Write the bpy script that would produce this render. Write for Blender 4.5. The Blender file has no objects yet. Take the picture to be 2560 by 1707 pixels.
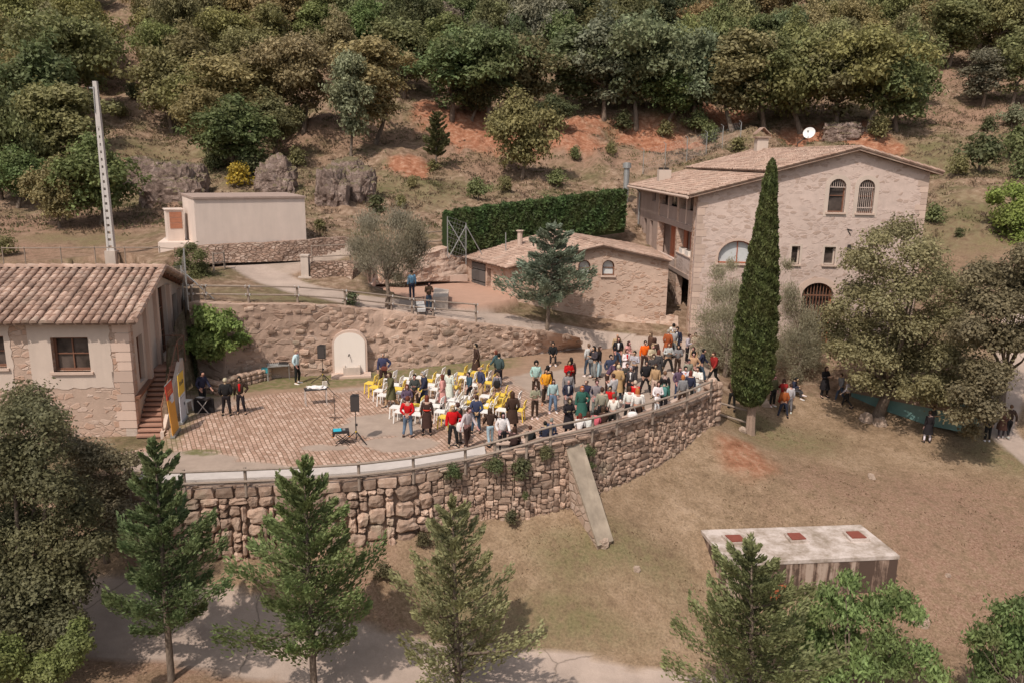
import bpy, bmesh, math, random
import numpy as np
from mathutils import Vector, Matrix, noise
from mathutils.geometry import tessellate_polygon

random.seed(7); RNG = np.random.default_rng(7)
S = bpy.context.scene
COL = S.collection
R = math.radians

# ------------------------------------------------------------------ camera
FPX, CX, CY, CAMH = 2000.0, 1280.0, 853.5, 10.8
PITCH, ROLL = R(12.8), R(0.8)
CAMM = Matrix.Translation((0, 0, CAMH)) @ Matrix.Rotation(math.pi/2 - PITCH, 4, 'X') @ Matrix.Rotation(ROLL, 4, 'Z')
cam_data = bpy.data.cameras.new('camera'); cam = bpy.data.objects.new('camera', cam_data)
COL.objects.link(cam); cam.matrix_world = CAMM
cam_data.sensor_width = 36.0; cam_data.lens = 36.0*FPX/2560.0
cam_data.clip_start = 0.5; cam_data.clip_end = 3000
S.camera = cam

# ------------------------------------------------------------------ world, sun, exposure
SUN_EL, SUN_AZ = R(54), R(208)      # azimuth the light comes from, clockwise from +Y
world = bpy.data.worlds.new("World"); S.world = world; world.use_nodes = True
wn = world.node_tree; wn.nodes.clear()
sky = wn.nodes.new('ShaderNodeTexSky'); sky.sky_type = 'NISHITA'; sky.sun_disc = False
sky.sun_elevation = SUN_EL; sky.sun_rotation = SUN_AZ
sky.air_density = 1.0; sky.dust_density = 3.0; sky.ozone_density = 0.6
hs = wn.nodes.new('ShaderNodeHueSaturation'); hs.inputs['Saturation'].default_value = 0.42
bg = wn.nodes.new('ShaderNodeBackground'); bg.inputs['Strength'].default_value = 0.118
wo = wn.nodes.new('ShaderNodeOutputWorld')
wn.links.new(sky.outputs[0], hs.inputs['Color']); wn.links.new(hs.outputs[0], bg.inputs['Color'])
wn.links.new(bg.outputs[0], wo.inputs['Surface'])
sun_d = bpy.data.lights.new('sun', 'SUN'); sun_d.energy = 3.35; sun_d.angle = R(0.9); sun_d.color = (1.0, 0.90, 0.80)
sun = bpy.data.objects.new('sun', sun_d); COL.objects.link(sun)
sd = Vector((math.sin(SUN_AZ)*math.cos(SUN_EL), math.cos(SUN_AZ)*math.cos(SUN_EL), math.sin(SUN_EL)))
sun.rotation_euler = sd.to_track_quat('Z', 'Y').to_euler(); sun.location = sd*60
S.view_settings.view_transform = 'Standard'; S.view_settings.look = 'None'
S.view_settings.exposure = 0.0; S.view_settings.gamma = 1.0
S.cycles.max_bounces = 5; S.cycles.diffuse_bounces = 3; S.cycles.transmission_bounces = 3
S.cycles.transparent_max_bounces = 6

# ------------------------------------------------------------------ pixel (2560x1707) -> place
_R3 = CAMM.to_3x3()
def ray(px, py):
    return _R3 @ Vector(((px-CX)/FPX, -(py-CY)/FPX, -1.0))
O = Vector((0, 0, CAMH))
def at_t(px, py, t): return O + ray(px, py)*t
def at_z(px, py, z):
    d = ray(px, py); return O + d*((z-CAMH)/d.z)
def on_plane(px, py, p, n):
    d = ray(px, py); return O + d*((p-O).dot(n)/d.dot(n))
def depth(p): return -(_R3.transposed() @ (Vector(p)-O)).z
def project(p):
    c = _R3.transposed() @ (Vector(p)-O); return (CX + FPX*c.x/-c.z, CY - FPX*c.y/-c.z)

# ------------------------------------------------------------------ object helpers
def tag(o, label=None, cat=None, group=None, kind=None):
    if label: o['label'] = label
    if cat: o['category'] = cat
    if group: o['group'] = group
    if kind: o['kind'] = kind
    return o
def empty(name, loc=(0, 0, 0), rz=0.0, label=None, cat=None, group=None, scale=None):
    o = bpy.data.objects.new(name, None); COL.objects.link(o)
    o.location = loc; o.rotation_euler = (0, 0, rz); o.empty_display_size = 0.2
    if scale is not None: o.scale = scale if hasattr(scale, '__len__') else (scale,)*3
    return tag(o, label, cat, group)
def link(name, me, parent=None, color=None, loc=None):
    o = bpy.data.objects.new(name, me); COL.objects.link(o)
    if parent is not None: o.parent = parent
    if color is not None: o.color = (*color[:3], 1)
    if loc is not None: o.location = loc
    return o
def copy_tree(root, loc=None, rz=None, scale=None, color=None, label=None):
    r = root.copy(); COL.objects.link(r)
    if loc is not None: r.location = loc
    if rz is not None: r.rotation_euler = (0, 0, rz)
    if scale is not None: r.scale = scale
    if label: r['label'] = label
    for ch in list(root.children):
        c = ch.copy(); COL.objects.link(c); c.parent = r
        if color is not None and ch.name.split('.')[0] in ('crown', 'seat', 'backrest', 'leg', 'foliage'): c.color = (*color, 1)
        for g in list(ch.children):
            d = g.copy(); COL.objects.link(d); d.parent = c
    return r

class MB:
    "collects faces for one mesh"
    def __init__(s): s.v = []; s.f = []; s.m = []; s.t = []; s.mi = 0; s.ti = 1.0
    def add(s, vs, fs):
        b = len(s.v); s.v.extend([tuple(x) for x in vs])
        for f in fs: s.f.append(tuple(b+i for i in f)); s.m.append(s.mi); s.t.append(s.ti)
    def box(s, c, size, rz=0.0, M=None, taper=1.0):
        hx, hy, hz = size[0]/2, size[1]/2, size[2]/2
        vs = [(-hx, -hy, -hz), (hx, -hy, -hz), (hx, hy, -hz), (-hx, hy, -hz),
              (-hx*taper, -hy*taper, hz), (hx*taper, -hy*taper, hz), (hx*taper, hy*taper, hz), (-hx*taper, hy*taper, hz)]
        MM = M if M is not None else Matrix.Rotation(rz, 4, 'Z')
        vs = [Vector(c) + (MM @ Vector(x)) for x in vs]
        s.add(vs, [(0, 3, 2, 1), (4, 5, 6, 7), (0, 1, 5, 4), (1, 2, 6, 5), (2, 3, 7, 6), (3, 0, 4, 7)])
    def hexa(s, b, t):
        "solid from 4 bottom points and 4 top points, both counter-clockwise from above"
        s.add(list(b)+list(t), [(3, 2, 1, 0), (4, 5, 6, 7), (0, 1, 5, 4), (1, 2, 6, 5), (2, 3, 7, 6), (3, 0, 4, 7)])
    def bar(s, a, b, w, h):
        "box beam from a to b"
        a = Vector(a); b = Vector(b); d = (b-a); L = d.length; d.normalize()
        up = Vector((0, 0, 1)) if abs(d.z) < 0.95 else Vector((0, 1, 0))
        x = d.cross(up).normalized()*w/2; z = x.cross(d).normalized()*h/2
        vs = [a-x-z, a+x-z, a+x+z, a-x+z, b-x-z, b+x-z, b+x+z, b-x+z]
        s.add(vs, [(0, 1, 2, 3), (7, 6, 5, 4), (0, 4, 5, 1), (1, 5, 6, 2), (2, 6, 7, 3), (3, 7, 4, 0)])
    def tube(s, pts, rad, n=8, cap=True):
        pts = [Vector(p) for p in pts]
        if not hasattr(rad, '__len__'): rad = [rad]*len(pts)
        rings = []; prev = None
        for i, p in enumerate(pts):
            d = (pts[min(i+1, len(pts)-1)] - pts[max(i-1, 0)]).normalized()
            if prev is None:
                up = Vector((0, 0, 1)) if abs(d.z) < 0.9 else Vector((1, 0, 0)); x = d.cross(up).normalized()
            else: x = (prev - d*prev.dot(d)).normalized()
            prev = x; y = d.cross(x)
            rings.append([p + (x*math.cos(a)+y*math.sin(a))*rad[i] for a in [2*math.pi*k/n for k in range(n)]])
        vs = [v for r in rings for v in r]; fs = []
        for i in range(len(pts)-1):
            for k in range(n):
                fs.append((i*n+k, i*n+(k+1) % n, (i+1)*n+(k+1) % n, (i+1)*n+k))
        if cap: fs.append(tuple(range(n))[::-1]); fs.append(tuple((len(pts)-1)*n+k for k in range(n)))
        s.add(vs, fs)
    def lathe(s, prof, c=(0, 0, 0), n=14, sy=1.0):
        vs = []; fs = []
        for r, z in prof:
            for k in range(n):
                a = 2*math.pi*k/n; vs.append((c[0]+r*math.cos(a), c[1]+r*sy*math.sin(a), c[2]+z))
        for i in range(len(prof)-1):
            for k in range(n): fs.append((i*n+k, i*n+(k+1) % n, (i+1)*n+(k+1) % n, (i+1)*n+k))
        fs.append(tuple(range(n))[::-1]); fs.append(tuple((len(prof)-1)*n+k for k in range(n)))
        s.add(vs, fs)
    def prism(s, poly, thick, M):
        "poly 2D (u,w) extruded by thick along local y, put through matrix M (u->x, w->z)"
        n = len(poly); tr = tessellate_polygon([[Vector((p[0], p[1], 0)) for p in poly]])
        fr = [M @ Vector((p[0], 0, p[1])) for p in poly]; bk = [M @ Vector((p[0], thick, p[1])) for p in poly]
        fs = [tuple(t) for t in tr] + [tuple(n+i for i in t[::-1]) for t in tr]
        fs += [(i, (i+1) % n, n+(i+1) % n, n+i) for i in range(n)]
        s.add(fr+bk, fs)
    def build(s, name, mats, parent=None, smooth=False, color=None):
        me = bpy.data.meshes.new(name)
        me.from_pydata(s.v, [], s.f)
        for m in (mats if isinstance(mats, (list, tuple)) else [mats]): me.materials.append(m)
        if isinstance(mats, (list, tuple)) and len(mats) > 1: me.polygons.foreach_set('material_index', s.m)
        a = me.attributes.new('tint', 'FLOAT', 'FACE'); a.data.foreach_set('value', s.t)
        if smooth: me.polygons.foreach_set('use_smooth', [True]*len(s.f))
        me.update()
        bm = bmesh.new(); bm.from_mesh(me); bmesh.ops.recalc_face_normals(bm, faces=bm.faces); bm.to_mesh(me); bm.free()
        return link(name, me, parent, color)

def np_mesh(name, V, F, mats, tint=None, smooth=False):
    "V (n,3), F (m,k) constant k"
    me = bpy.data.meshes.new(name); V = np.asarray(V, np.float32); F = np.asarray(F, np.int32)
    m, k = F.shape
    me.vertices.add(len(V)); me.vertices.foreach_set('co', V.ravel())
    me.loops.add(m*k); me.loops.foreach_set('vertex_index', F.ravel())
    me.polygons.add(m); me.polygons.foreach_set('loop_start', np.arange(0, m*k, k, dtype=np.int32))
    me.polygons.foreach_set('loop_total', np.full(m, k, np.int32))
    if smooth: me.polygons.foreach_set('use_smooth', np.ones(m, bool))
    for mt in (mats if isinstance(mats, (list, tuple)) else [mats]): me.materials.append(mt)
    if tint is not None:
        a = me.attributes.new('tint', 'FLOAT', 'FACE'); a.data.foreach_set('value', np.asarray(tint, np.float32))
    me.update(calc_edges=True); me.validate()
    return me

# ------------------------------------------------------------------ numpy noise
_P = RNG.random((256, 256)).astype(np.float32)
def vnoise(x, y):
    xi = np.floor(x).astype(int); yi = np.floor(y).astype(int); fx = x-xi; fy = y-yi
    fx = fx*fx*(3-2*fx); fy = fy*fy*(3-2*fy)
    a = _P[xi & 255, yi & 255]; b = _P[(xi+1) & 255, yi & 255]; c = _P[xi & 255, (yi+1) & 255]; d = _P[(xi+1) & 255, (yi+1) & 255]
    return (a*(1-fx)+b*fx)*(1-fy) + (c*(1-fx)+d*fx)*fy - 0.5
def fbm(x, y, o=4):
    s = 0; a = 1.0
    for i in range(o): s = s + a*vnoise(x+17.3*i, y-9.1*i); x = x*2.03; y = y*2.03; a *= 0.5
    return s
def in_poly(x, y, poly):
    r = np.zeros(np.shape(x), bool); n = len(poly)
    for i in range(n):
        x1, y1 = poly[i]; x2, y2 = poly[(i+1) % n]
        if y1 == y2: continue
        c = ((y1 > y) != (y2 > y)) & (x < (x2-x1)*(y-y1)/(y2-y1)+x1)
        r ^= c
    return r
def dist_line(x, y, pts):
    d = np.full(np.shape(x), 1e9)
    for (x1, y1), (x2, y2) in zip(pts[:-1], pts[1:]):
        dx, dy = x2-x1, y2-y1; L = dx*dx+dy*dy+1e-9
        u = np.clip(((x-x1)*dx+(y-y1)*dy)/L, 0, 1)
        d = np.minimum(d, np.hypot(x-x1-u*dx, y-y1-u*dy))
    return d
def sstep(a, b, x):
    t = np.clip((x-a)/(b-a), 0, 1); return t*t*(3-2*t)

# ------------------------------------------------------------------ materials
class NT:
    def __init__(s, name):
        s.mat = bpy.data.materials.new(name); s.mat.use_nodes = True
        s.n = s.mat.node_tree.nodes; s.l = s.mat.node_tree.links
        s.bsdf = s.n['Principled BSDF']; s.bsdf.inputs['Specular IOR Level'].default_value = 0.2
        s.out = s.n['Material Output']
        s.bsdf.inputs['Roughness'].default_value = 0.85
    def node(s, t, ins=None, **kw):
        n = s.n.new(t)
        for k, v in kw.items(): setattr(n, k, v)
        for k, v in (ins or {}).items(): s.put(n.inputs[k], v)
        return n
    def put(s, sock, v):
        if isinstance(v, bpy.types.NodeSocket): s.l.new(v, sock)
        elif isinstance(v, bpy.types.Node): s.l.new(v.outputs[0], sock)
        else:
            if hasattr(v, '__len__') and len(v) == 3 and sock.type == 'RGBA': v = (*v, 1)
            sock.default_value = v
    def coord(s, scale=(1, 1, 1), kind='Object', rot=(0, 0, 0)):
        c = s.node('ShaderNodeTexCoord'); m = s.node('ShaderNodeMapping')
        s.l.new(c.outputs[kind], m.inputs[0]); m.inputs['Scale'].default_value = scale; m.inputs['Rotation'].default_value = rot
        return m.outputs[0]
    def noise(s, co, scale, detail=4, rough=0.55, dist=0.0):
        return s.node('ShaderNodeTexNoise', {'Vector': co, 'Scale': scale, 'Detail': detail, 'Roughness': rough, 'Distortion': dist}).outputs[0]
    def vor(s, co, scale, feat='F1', out='Distance', rnd=1.0):
        n = s.node('ShaderNodeTexVoronoi', {'Vector': co, 'Scale': scale}, feature=feat); n.inputs['Randomness'].default_value = rnd
        return n.outputs[out]
    def ramp(s, f, stops, interp='LINEAR'):
        n = s.node('ShaderNodeValToRGB', {0: f}); e = n.color_ramp; e.interpolation = interp
        while len(e.elements) < len(stops): e.elements.new(0.5)
        for el, (p, c) in zip(e.elements, stops):
            el.position = p; el.color = (*c, 1) if hasattr(c, '__len__') else (c, c, c, 1)
        return n.outputs[0]
    def mix(s, f, a, b, mode='MIX'):
        n = s.node('ShaderNodeMix', data_type='RGBA', blend_type=mode)
        s.put(n.inputs[0], f); s.put(n.inputs[6], a); s.put(n.inputs[7], b); return n.outputs[2]
    def math(s, op, a, b=0.0, clamp=False):
        n = s.node('ShaderNodeMath', operation=op, use_clamp=clamp); s.put(n.inputs[0], a); s.put(n.inputs[1], b); return n.outputs[0]
    def attr(s, name, out='Fac'): return s.node('ShaderNodeAttribute', attribute_name=name).outputs[out]
    def ocol(s): return s.node('ShaderNodeObjectInfo').outputs['Color']
    def orand(s): return s.node('ShaderNodeObjectInfo').outputs['Random']
    def scale_col(s, c, f):
        m = s.node('ShaderNodeVectorMath', operation='SCALE'); s.put(m.inputs[0], c); s.put(m.inputs['Scale'], f); return m.outputs[0]
    def done(s, col, rough=None, bump=None, bstr=0.4, bdist=0.03, metal=None, spec=None):
        s.put(s.bsdf.inputs['Base Color'], col)
        if rough is not None: s.put(s.bsdf.inputs['Roughness'], rough)
        if metal is not None: s.put(s.bsdf.inputs['Metallic'], metal)
        if spec is not None: s.put(s.bsdf.inputs['Specular IOR Level'], spec)
        if bump is not None:
            b = s.node('ShaderNodeBump', {'Height': bump, 'Strength': bstr, 'Distance': bdist}); s.l.new(b.outputs[0], s.bsdf.inputs['Normal'])
        return s.mat

def m_plain(name, col, rough=0.7, metal=0.0, var=0.12, scale=6.0, bstr=0.15, spec=0.3):
    t = NT(name); co = t.coord(); n = t.noise(co, scale, 5)
    f = t.math('MULTIPLY_ADD', n, 2*var); f.node.inputs[2].default_value = 1-var
    return t.done(t.scale_col(col, f), rough, n, bstr, 0.01, metal, spec)
def m_objcol(name, rough=0.85, var=0.25, scale=9.0, bstr=0.5, spec=0.15):
    t = NT(name); co = t.coord(); n = t.noise(co, scale, 4)
    f = t.math('MULTIPLY_ADD', n, 2*var); f.node.inputs[2].default_value = 1-var
    f = t.math('MULTIPLY', f, t.attr('tint'))
    return t.done(t.scale_col(t.ocol(), f), rough, n, bstr, 0.02, None, spec)
CLOTH = m_objcol('cloth')
SKIN = m_objcol('skin', 0.6, 0.06, 8, 0.05)
HAIR = m_objcol('hair', 0.55, 0.3, 40, 0.4)
PAINT = m_objcol('painted_surface', 0.45, 0.06, 5, 0.05, 0.4)
PLASTIC = m_objcol('chair_plastic', 0.4, 0.05, 5, 0.03, 0.45)

def m_foliage(name='foliage', trans=0.28):
    t = NT(name)
    gn = t.noise(t.coord(kind='Object'), 0.55, 2)
    c = t.scale_col(t.ocol(), t.attr('tint'))
    c = t.mix(t.ramp(gn, [(0.35, 0.0), (0.65, 1.0)]), c, t.mix(0.35, c, (0.13, 0.105, 0.04), 'MIX'))
    r = t.orand(); c = t.scale_col(c, t.math('ADD', t.math('MULTIPLY', r, 0.35), 1.05))
    t.put(t.bsdf.inputs['Base Color'], c); t.bsdf.inputs['Roughness'].default_value = 0.62
    t.bsdf.inputs['Specular IOR Level'].default_value = 0.25
    tr = t.node('ShaderNodeBsdfTranslucent', {'Color': t.scale_col(c, 1.6)})
    mx = t.node('ShaderNodeMixShader', {0: trans}); t.l.new(t.bsdf.outputs[0], mx.inputs[1]); t.l.new(tr.outputs[0], mx.inputs[2])
    t.l.new(mx.outputs[0], t.out.inputs['Surface'])
    return t.mat
FOLIAGE = m_foliage()
def m_bark():
    t = NT('bark'); co = t.coord((1, 1, 0.25)); n = t.noise(co, 14, 6, 0.65, 0.6)
    return t.done(t.scale_col(t.ramp(n, [(0.3, (0.09, 0.065, 0.05)), (0.7, (0.26, 0.20, 0.155))]), t.attr('tint')), 0.95, n, 0.9, 0.04)
BARK = m_bark()

def m_stone(name, c1, c2, c3, mortar, sc=(2.2, 2.2, 3.6), joint=0.06, plaster=0.0, bstr=0.7, big=0.35, mscale=1.0):
    "rubble: 3D voronoi stones, mortar joints, patches where the mortar covers the stones"
    t = NT(name); co0 = t.coord()
    wob = t.node('ShaderNodeTexNoise', {'Vector': co0, 'Scale': 1.7, 'Detail': 3})
    co1 = t.mix(0.12, co0, wob.outputs['Color'], 'LINEAR_LIGHT')
    m = t.node('ShaderNodeMapping'); t.l.new(co1, m.inputs[0]); m.inputs['Scale'].default_value = sc; co = m.outputs[0]
    edge = t.vor(co, 1.0, 'DISTANCE_TO_EDGE'); cell = t.vor(co, 1.0, 'F1', 'Color')
    sep = t.node('ShaderNodeSeparateColor', {0: cell})
    stone = t.ramp(sep.outputs[0], [(0.0, c1), (0.45, c2), (0.8, c3), (1.0, c1)])
    fine = t.noise(co0, 18, 6, 0.7); stone = t.scale_col(stone, t.math('ADD', t.math('MULTIPLY', fine, 0.7), 0.65))
    jt = t.ramp(edge, [(joint*0.3, 0.0), (joint*1.4, 1.0)])
    col = t.mix(jt, mortar, stone)
    hgt = t.math('MULTIPLY', jt, 0.6)
    if plaster > 0:
        pn = t.noise(co0, 0.9*mscale, 5, 0.6); pn2 = t.math('ADD', pn, t.math('MULTIPLY', t.math('SUBTRACT', sep.outputs[1], 0.5), 0.5))
        pm = t.ramp(pn2, [(plaster-0.06, 0.0), (plaster+0.06, 1.0)])   # 1: mortar covers
        pc = t.scale_col(mortar, t.math('ADD', t.math('MULTIPLY', t.noise(co0, 2.5, 5, 0.6), 0.5), 0.78))
        col = t.mix(pm, pc, col); hgt = t.math('MULTIPLY', hgt, pm)
    patch = t.noise(co0, 0.35, 3); col = t.scale_col(col, t.math('ADD', t.math('MULTIPLY', patch, big), 1-big/2))
    h2 = t.math('ADD', hgt, t.math('MULTIPLY', fine, 0.35))
    return t.done(t.scale_col(col, t.attr('tint')), 0.95, h2, bstr, 0.06, None, 0.1)
# ================================================================== GROUND
def P2(px, py, z): p = at_z(px, py, z); return (p.x, p.y)
# outline of the terrace (top of the front wall, the ramp side, the foot of the back wall), z = 0
WALL_TOP_PX = [(300, 1218), (430, 1216), (560, 1211), (700, 1205), (860, 1197), (980, 1186), (1100, 1166), (1200, 1146), (1300, 1120),
               (1400, 1096), (1500, 1070), (1600, 1042), (1700, 1010), (1782, 975)]
def ZT(px): return 0.65*float(np.clip((px-1190)/170.0, 0, 1))       # the wall rises to a low parapet on the right
FRONT = [P2(x, y, ZT(x)) for x, y in WALL_TOP_PX]
BACK_PX = [(1440, 872), (1300, 890), (1180, 903), (1080, 915), (960, 926), (860, 934), (740, 940), (620, 948), (560, 958)]
BACK = [P2(x, y, 0) for x, y in BACK_PX]
PLAZA = FRONT + [P2(1800, 935, 0), P2(1700, 885, 0), P2(1560, 868, 0)] + BACK + [P2(490, 950, 0), P2(440, 1000, 0), P2(400, 1110, 0), P2(300, 1130, 0)]

def W(l): return [(*P2(x, y, z), z) for x, y, z in l]
def T(l): return [(at_t(x, y, t).x, at_t(x, y, t).y, at_t(x, y, t).z) for x, y, t in l]
SHARED = W([(1800, 980, -0.6), (1850, 965, -0.75), (1930, 960, -1.0), (2030, 955, -1.1), (2150, 960, -1.2), (2300, 980, -1.3), (2450, 1000, -1.6),
            (2560, 1010, -1.8), (2700, 1010, -2.0), (1850, 1010, -1.2), (1950, 1000, -1.5), (2200, 1020, -1.9), (2400, 1040, -2.1), (1810, 1010, -0.8)])
UP = SHARED + W([
    (-300, 700, 4.6), (60, 650, 4.7), (230, 640, 4.8), (370, 700, 4.4), (440, 745, 4.0), (480, 762, 3.9), (620, 763, 3.75), (740, 763, 3.65), (860, 768, 3.4), (960, 778, 3.0), (1030, 787, 2.75),
    (1120, 800, 2.35), (1180, 808, 2.1), (1300, 822, 1.6), (1440, 838, 1.15), (1415, 812, 1.25), (1560, 820, 1.0), (1720, 830, 0.9), (1690, 824, 0.9),
    (1500, 865, 0.45), (1600, 868, 0.35), (1450, 885, 0.1), (1720, 872, 0.3), (1780, 915, -0.15), (1790, 945, -0.3), (1850, 900, -0.3), (2000, 890, -0.3), (2200, 880, 0.0), (2350, 860, 0.3),
    (1200, 735, 2.75), (1060, 715, 3.0), (960, 705, 3.1), (1120, 770, 2.65), (700, 735, 3.8), (560, 740, 4.0),
    (640, 690, 4.2), (750, 700, 4.05), (560, 660, 4.85), (850, 650, 4.85), (900, 730, 3.6), (700, 655, 4.85), (800, 735, 3.7),
    (765, 600, 5.9), (495, 605, 6.0), (520, 612, 5.9), (280, 628, 5.4), (620, 590, 6.0), (860, 600, 5.9), (400, 640, 5.0),
    (1150, 612, 5.1), (1300, 590, 5.4), (1450, 575, 5.7), (1550, 560, 6.0), (1000, 640, 4.7), (1100, 628, 4.9), (950, 600, 5.9), (1040, 560, 6.8),
    (2400, 700, 3.6), (2540, 760, 3.0), (2350, 620, 5.0)])
UP += T([(100, 540, 56), (100, 450, 64), (-200, 500, 60), (350, 480, 62), (600, 470, 63), (850, 480, 63), (1000, 470, 67), (1200, 460, 69), (1400, 430, 73), (1550, 400, 80),
         (100, 330, 76), (-300, 330, 78), (400, 350, 76), (700, 370, 75), (900, 390, 74), (1100, 350, 79), (1300, 320, 83), (1500, 320, 86), (1750, 320, 88), (2000, 330, 88), (2200, 340, 84),
         (2450, 350, 80), (2560, 345, 78), (2700, 330, 80), (2450, 560, 58), (2350, 480, 68), (2560, 480, 62), (2700, 470, 64), (2450, 420, 70),
         (0, 200, 92), (400, 200, 92), (800, 220, 92), (1200, 210, 96), (1600, 215, 98), (2000, 225, 98), (2400, 230, 94), (2800, 210, 94), (-400, 190, 94),
         (0, 60, 112), (640, 60, 112), (1280, 60, 116), (1920, 70, 118), (2560, 60, 114), (3200, 50, 116), (-600, 50, 114),
         (-200, -150, 150), (1280, -150, 155), (2700, -150, 152), (-900, -300, 230), (1280, -330, 240), (3400, -300, 230), (1900, 450, 72)])
LO = SHARED + W([(1950, 1048, -2.0), (2320, 1101, -2.5), (2190, 1055, -2.3), (2520, 1083, -2.8), (1875, 1088, -1.9), (1790, 1068, -0.9), (1640, 1190, -1.85), (1720, 1135, -1.5),
    (1500, 1262, -2.1), (1400, 1312, -2.35), (1240, 1347, -2.6), (1100, 1390, -2.7), (980, 1402, -2.6), (860, 1405, -2.5), (560, 1400, -2.5), (300, 1400, -2.5), (100, 1380, -2.6),
    (1530, 1362, -2.85), (1755, 1325, -2.95), (2130, 1312, -3.0), (2250, 1510, -4.6), (1820, 1510, -4.6), (1500, 1500, -3.9), (1640, 1400, -3.35), (2350, 1300, -3.4),
    (1310, 1636, -4.75), (1100, 1610, -4.4), (950, 1592, -4.0), (860, 1582, -3.9), (560, 1560, -3.7), (400, 1545, -3.65), (200, 1560, -3.6), (1600, 1655, -5.0),
    (1300, 1707, -4.85), (850, 1690, -4.1), (400, 1690, -3.8), (100, 1700, -3.7), (2000, 1680, -5.2), (2500, 1600, -5.0), (2540, 1300, -3.9), (2530, 1200, -3.3), (2700, 1400, -4.3), (2900, 1200, -3.5)])
LO += [(0, 12, -6.0), (-12, 12, -5.0), (14, 12, -7.0), (0, 0, -8), (-30, 5, -6), (30, 5, -9), (-30, 20, -4), (45, 25, -5.5), (-60, 10, -7), (80, 10, -9), (0, -25, -11), (60, 40, -2.5)]

def rbf_fit(pts):
    A = np.array(pts, float); n = len(A); X = A[:, :2]
    K = np.hypot(X[:, None, 0]-X[None, :, 0], X[:, None, 1]-X[None, :, 1])
    K[np.diag_indices(n)] -= 0.6
    Q = np.c_[np.ones(n), X]; M = np.block([[K, Q], [Q.T, np.zeros((3, 3))]])
    w = np.linalg.solve(M, np.r_[A[:, 2], 0, 0, 0]); return X, w
def rbf_eval(f, x, y):
    X, w = f; n = len(X); out = w[n] + w[n+1]*x + w[n+2]*y
    for i in range(n): out = out + w[i]*np.hypot(x-X[i, 0], y-X[i, 1])
    return out
FU, FL = rbf_fit(UP), rbf_fit(LO)
# lower ground: everything this side of the front wall and of the line running right from its end
fr = FRONT
LOWER = [(-400, fr[0][1]+0.0)] + fr + [P2(1800, 985, -0.6), P2(1930, 975, -1.1), P2(2200, 985, -1.4), P2(2560, 1010, -1.8), (400, 42), (400, -400), (-400, -400)]
_lx = at_z(-60, 1100, -0.3)
UPB = [P2(-300, 655, 4.7), P2(330, 655, 4.7), P2(470, 757, 3.9)] + [P2(x, y, 0) for x, y in [(600, 948)]] + list(reversed(BACK))[1:]

def edges(a, c, b, f0, f1):     # spacing f0 inside (a..b), growing outside to c
    pass
def axis(lo, a, b, hi, f, g):
    m = list(np.arange(a, b, f)); s = f; x = b; r = []
    while x < hi: r.append(x); s *= g; x += s
    s = f; x = a - f; l = []
    while x > lo: l.append(x); s *= g; x -= s
    return np.array(l[::-1] + m + r)
XS = axis(-260, -26, 34, 260, 0.22, 1.035); YS = axis(-60, 22, 62, 420, 0.22, 1.02)
GX, GY = np.meshgrid(XS, YS)
def region(x, y):
    "0 terrace, 1 lower, 2 upper"
    r = np.full(np.shape(x), 2)
    r[in_poly(x, y, LOWER)] = 1
    r[in_poly(x, y, PLAZA)] = 0
    return r
zu, zl = rbf_eval(FU, GX, GY), rbf_eval(FL, GX, GY)
REG = region(GX, GY)
# ground round the left building lies a little below the terrace, down to the back of the building
BLD = [(-400, fr[0][1]+0.0), fr[0], fr[1], P2(400, 1115, 0), P2(430, 1000, 0), P2(480, 952, 0), P2(600, 950, 0), P2(470, 760, 3.9), P2(330, 662, 4.6), P2(-300, 660, 4.6), (-400, 44)]
inb = in_poly(GX, GY, BLD)
hill = sstep(50, 62, GY)
nz = fbm(GX*0.16, GY*0.16, 5)
near_h = rbf_eval(FU, GX, GY)
bump = nz*(0.25 + 1.9*sstep(6.2, 11, zu)) * sstep(50, 60, GY) + fbm(GX*0.9, GY*0.9, 4)*0.42*sstep(52, 60, GY)
Z = np.where(REG == 1, zl + 0.10*fbm(GX*0.35, GY*0.35, 4), zu + bump)
Z = np.where(inb & (REG != 0), -0.25, Z)
Z = np.where(REG == 0, -0.12, Z)
_tw = [(470, 757, 3.95), (620, 763, 3.75), (740, 763, 3.65), (860, 768, 3.4), (960, 778, 3.0), (1030, 787, 2.75), (1120, 800, 2.35), (1180, 808, 2.1), (1300, 822, 1.6), (1380, 832, 1.32), (1440, 842, 1.05)]
WB = [(P2(x, y, 0)[0], P2(x, y, 0)[1]-0.9) for x, y in [(500, 950), (560, 957), (620, 948), (740, 940), (860, 934), (960, 926), (1030, 920), (1120, 911), (1180, 903), (1300, 890), (1380, 880), (1440, 872)]] + [(P2(*p)[0], P2(*p)[1]+0.5) for p in reversed(_tw)]
Z = np.where(in_poly(GX, GY, WB) & (REG != 0), -0.3, Z)
YARD = [P2(915, 742, 3.1), P2(932, 703, 3.1), P2(1010, 699, 3.05), P2(1090, 696, 3.0), P2(1185, 692, 2.9), P2(1300, 745, 2.75), P2(1180, 765, 2.75), P2(1060, 763, 2.85)]
_yz = rbf_fit([(*P2(x, y, z), z) for x, y, z in ((915, 742, 3.05), (932, 703, 3.05), (1185, 692, 2.9), (1300, 745, 2.7), (1060, 763, 2.8))])
Z = np.where(in_poly(GX, GY, YARD), rbf_eval(_yz, GX, GY), Z)
YB = [P2(928, 704, 3.1), P2(1010, 699, 3.05), P2(1090, 696, 3.0), P2(1185, 692, 2.9), P2(1172, 602, 5.35), P2(1090, 625, 5.0), P2(1010, 649, 4.6), P2(935, 665, 4.2)]
Z = np.where(in_poly(GX, GY, YB), 2.6, Z)
_ht = [P2(430, 622, 5.75), P2(560, 612, 5.88), P2(700, 606, 5.9), P2(874, 592, 5.95)]
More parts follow.
